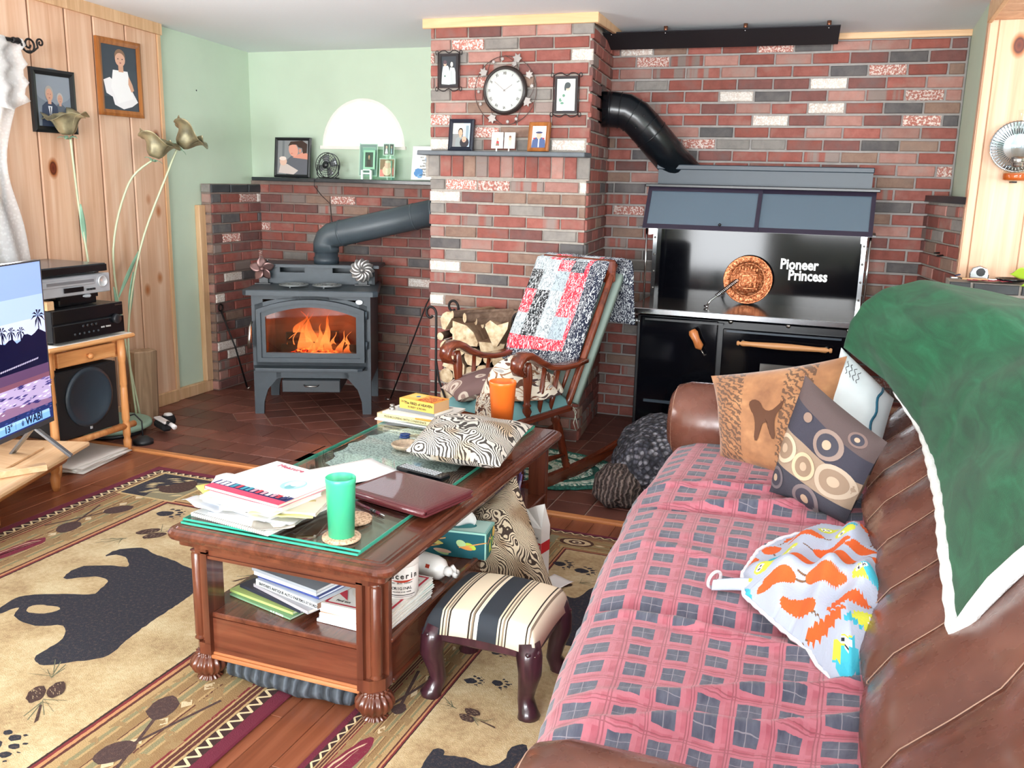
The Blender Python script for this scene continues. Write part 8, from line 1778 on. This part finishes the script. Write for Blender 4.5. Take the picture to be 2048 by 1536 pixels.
def owl(u, v):
    a = 2*PI*u; R_ = ot[int(u*180+.5)]; r = v; x, y = oc[0]+R_*r*math.cos(a), oc[1]+R_*r*math.sin(a); f = 1-r**4
    rid = 0
    for k, (c0, dx, dy, wd, am) in enumerate(((.0, .94, -.34, .035, .030), (.09, .90, -.44, .03, .028), (-.10, .97, -.25, .04, .03), (.17, .8, -.6, .03, .02), (-.19, .9, .44, .035, .025), (-.05, .3, .95, .03, .018), (-.30, .5, .86, .03, .022))):
        s_ = (x-oc[0])*dx+(y-oc[1])*dy*.55-c0+.03*nz(x*6, y*6, k); rid += am*math.exp(-(s_/wd)**2)
    z = .485+f*(.035+.075*max(0, (x-oc[0]+.15)/.3)+rid*1.5+.02*nz(x*5, y*5, 7))+.012*(1-f)
    return (x, y, max(z, .492))
ob_ = thing('baby_blanket', 'crumpled white baby blanket with orange foxes and teal owls on the sofa', 'blanket', (.02, 2.3, .48))
def ocol(u, v): p = owl(u, v); return owlcol(p[0]+.25+.25*(p[2]-.5), p[1]-1.75)
mb = MB(); mb.grid(owl, 360, 110, colfn=ocol); mb.build('fleece', M_owl, ob_, solid=.006, offset=1)
ed = [owl(k/120, 1) for k in range(120)]; MB().tube([(p[0], p[1], p[2]+.002) for p in ed], [.0055+.0012*math.sin(k*2.3) for k in range(120)], seg=6, closed=True).build('whipped_edge', plain('edge_white', '#e9eaf0', .9), ob_)
mb = MB(); mb.grid(lambda u, v: (-.12-.15*v, 2.24+.05*(u-.5)*(1-.3*v)+.02*math.sin(v*4), .485+.028*math.sin(PI*u)*(1-.2*v)+.01), 14, 16, colfn=lambda u, v: owlcol(u*.12, v*.2)); mb.build('folded_corner', M_owl, ob_, solid=.004)
MB().tube([(-.27+.012*math.cos(2*PI*k/20), 2.25+.027*math.cos(2*PI*k/20), .506+.020*math.sin(2*PI*k/20)) for k in range(20)], .0045, seg=6, closed=True).build('corner_hem', bpy.data.materials['edge_white'], ob_)

# ================================================================== RIGHT SIDE: lamp and ledge
ol = thing('oil_lamp', 'glass oil lamp with fluted reflector mounted on the pine wall', 'lamp', (.62, 4.9, 1.53))
M_ref = NG('mercury_reflector', .15, .9, '#b9c4cc'); M_ref = M_ref.m
Mrf = T(.632, 4.955, 1.70) @ RX(82)
MB().lathe([(0, -.012), (.04, -.010), (.075, .0), (.112, .012), (.118, .013), (.118, .008), (.075, -.005), (0, -.018)], M=Mrf, seg=96, ribs=48, ribd=.012).build('reflector', M_ref, ol)
fl_ = MB()
for k in range(48): a = 2*PI*k/48; fl_.tube([Mrf @ Vector((.06*math.cos(a), .06*math.sin(a), -.001)), Mrf @ Vector((.114*math.cos(a), .114*math.sin(a), .015))], .0022, seg=4)
fl_.build('reflector_flutes', M_ref, ol, kind='stuff')
MB().lathe([(0, 0), (.052, .0), (.058, .006), (.058, .036), (.05, .05), (.026, .062), (.022, .066)], M=T(.632, 4.885, 1.545), seg=28).build('font', glass('lamp_glass', '#f4efe8', .02, 1.5), ol)
MB().lathe([(0, .003), (.050, .003), (.055, .008), (.055, .034), (0, .034)], M=T(.632, 4.885, 1.545), seg=28).build('lamp_oil', NG('lamp_oil', .1, 0, '#c8642a').m, ol)
MB().lathe([(.02, .064), (.026, .068), (.022, .078), (.028, .084), (.03, .105), (.02, .11), (0, .112)], M=T(.632, 4.885, 1.545), seg=20).lathe([(.045, .0), (.045, .003)], M=T(.632, 4.885, 1.627), seg=20).build('burner', M_steel, ol)
MB().lathe([(.024, .11), (.036, .14), (.038, .16), (.028, .2), (.022, .25), (.024, .30), (.027, .315)], M=T(.632, 4.885, 1.545), seg=24).build('chimney', glass('chimney_glass', '#f7fafa', .02, 1.35), ol)
MB().bar((.632, 4.995, 1.54), (.632, 4.90, 1.54), .02, .008).build('bracket', M_wi, ol)
tm = thing('tape_measure', 'chrome tape measure standing on the brick ledge', 'tape measure', (.535, 4.9, 1.083))
MB().prism([(-.04, 0), (.04, 0), (.042, .025), (.03, .055), (0, .066), (-.03, .055), (-.042, .03)], -.018, .018, M=T(.535, 4.9, 1.084) @ RX(90), bev=.004).build('case', M_chrome, tm); MB().prism(ell(0, .036, .02, .02, 14), .018, .021, M=T(.54, 4.9, 1.084) @ RX(90)).build('hub', M_gb, tm)
kn = thing('lighter', 'small chrome and navy gadget at the left end of the brick ledge', 'gadget', (.435, 4.88, 1.083)); MB().box(-.025, .02, -.012, .012, 0, .012, M=T(.435, 4.88, 1.083) @ RZ(12), bev=.003).build('body', M_chrome, kn); MB().box(.0, .025, -.01, .01, .012, .018, M=T(.435, 4.88, 1.083) @ RZ(12) @ RY(-18), bev=.002).build('cap', plain('navy_plastic', '#1b2350', .3), kn)
tag(MB().tube([(.46, 4.84, 1.089), (.57, 4.85, 1.089)], .005, seg=8).build('pencil', M_trim), 'wooden pencil lying along the brick ledge', 'pencil')
rt = thing('plastic_wrapper', 'crumpled crimson wrapper under the tape measure on the ledge', 'wrapper', (.58, 4.85, 1.083)); mb = MB(); mb.grid(lambda u, v: (.48+.19*u, 4.815+.06*v, 1.084+.012*abs(nz(u*9, v*5, 2))), 14, 8); mb.build('film', plain('crimson_film', '#9a2a4c', .25), rt)
tr_ = thing('plant_tray', 'dark shallow tray on the brick ledge below the plant leaf', 'tray', (.68, 4.88, 1.083)); MB().lathe([(.055, 0), (.07, .014), (.066, .014), (.052, .003), (0, .003)], M=T(.675, 4.9, 1.083), seg=24).build('dish', M_gb, tr_)
pl_ = thing('houseplant', 'bright green trailing leaf of a houseplant at the right edge', 'plant', (.78, 4.86, 1.083))
M_lf = NG('leaf_green', .35, 0, '#a5d43c'); M_lf.b.inputs['Subsurface Weight'].default_value = .2; M_lf = M_lf.m
for (x, y, z, L, a, s_) in ((.735, 4.8, 1.115, .085, 160, 1), (.75, 4.78, 1.078, .05, 190, .7), (.79, 4.84, 1.15, .08, 100, 1)):
    mb = MB(); ca, sa = math.cos(math.radians(a)), math.sin(math.radians(a)); mb.grid(lambda u, v: (x+L*v*ca+(u-.5)*.01, y-.03*(u-.5)*math.sin(PI*min(1, v*1.1))*s_, z+L*v*sa*.4+.012*math.sin(PI*v)+(u-.5)*.055*math.sin(PI*v**.8)*s_), 6, 10); mb.build('leaf', M_lf, pl_, solid=.0008)
MB().tube([(.735, 4.8, 1.115), (.76, 4.82, 1.10), (.80, 4.85, 1.11)], .003, seg=6).tube([(.75, 4.78, 1.08), (.77, 4.81, 1.10)], .002, seg=5).build('stem', M_lf, pl_); MB().lathe([(.035, 0), (.05, .08), (.046, .08), (0, .07)], M=T(.82, 4.88, 1.083), seg=20).build('pot', M_wp, pl_)
for x in (.30, .318): pass
hk = thing('wall_hook', 'pair of short dark iron hooks in the mortar of the right brick wing', 'hook', (.38, 5.38, 1.17)); MB().tube([(.395, 5.36, 1.173), (.36, 5.33, 1.173)], .005, seg=6).build('hook_pin', M_wi, hk); MB().tube([(.405, 5.30, 1.165), (.37, 5.26, 1.163)], .005, seg=6).build('hook_pin', M_wi, hk)
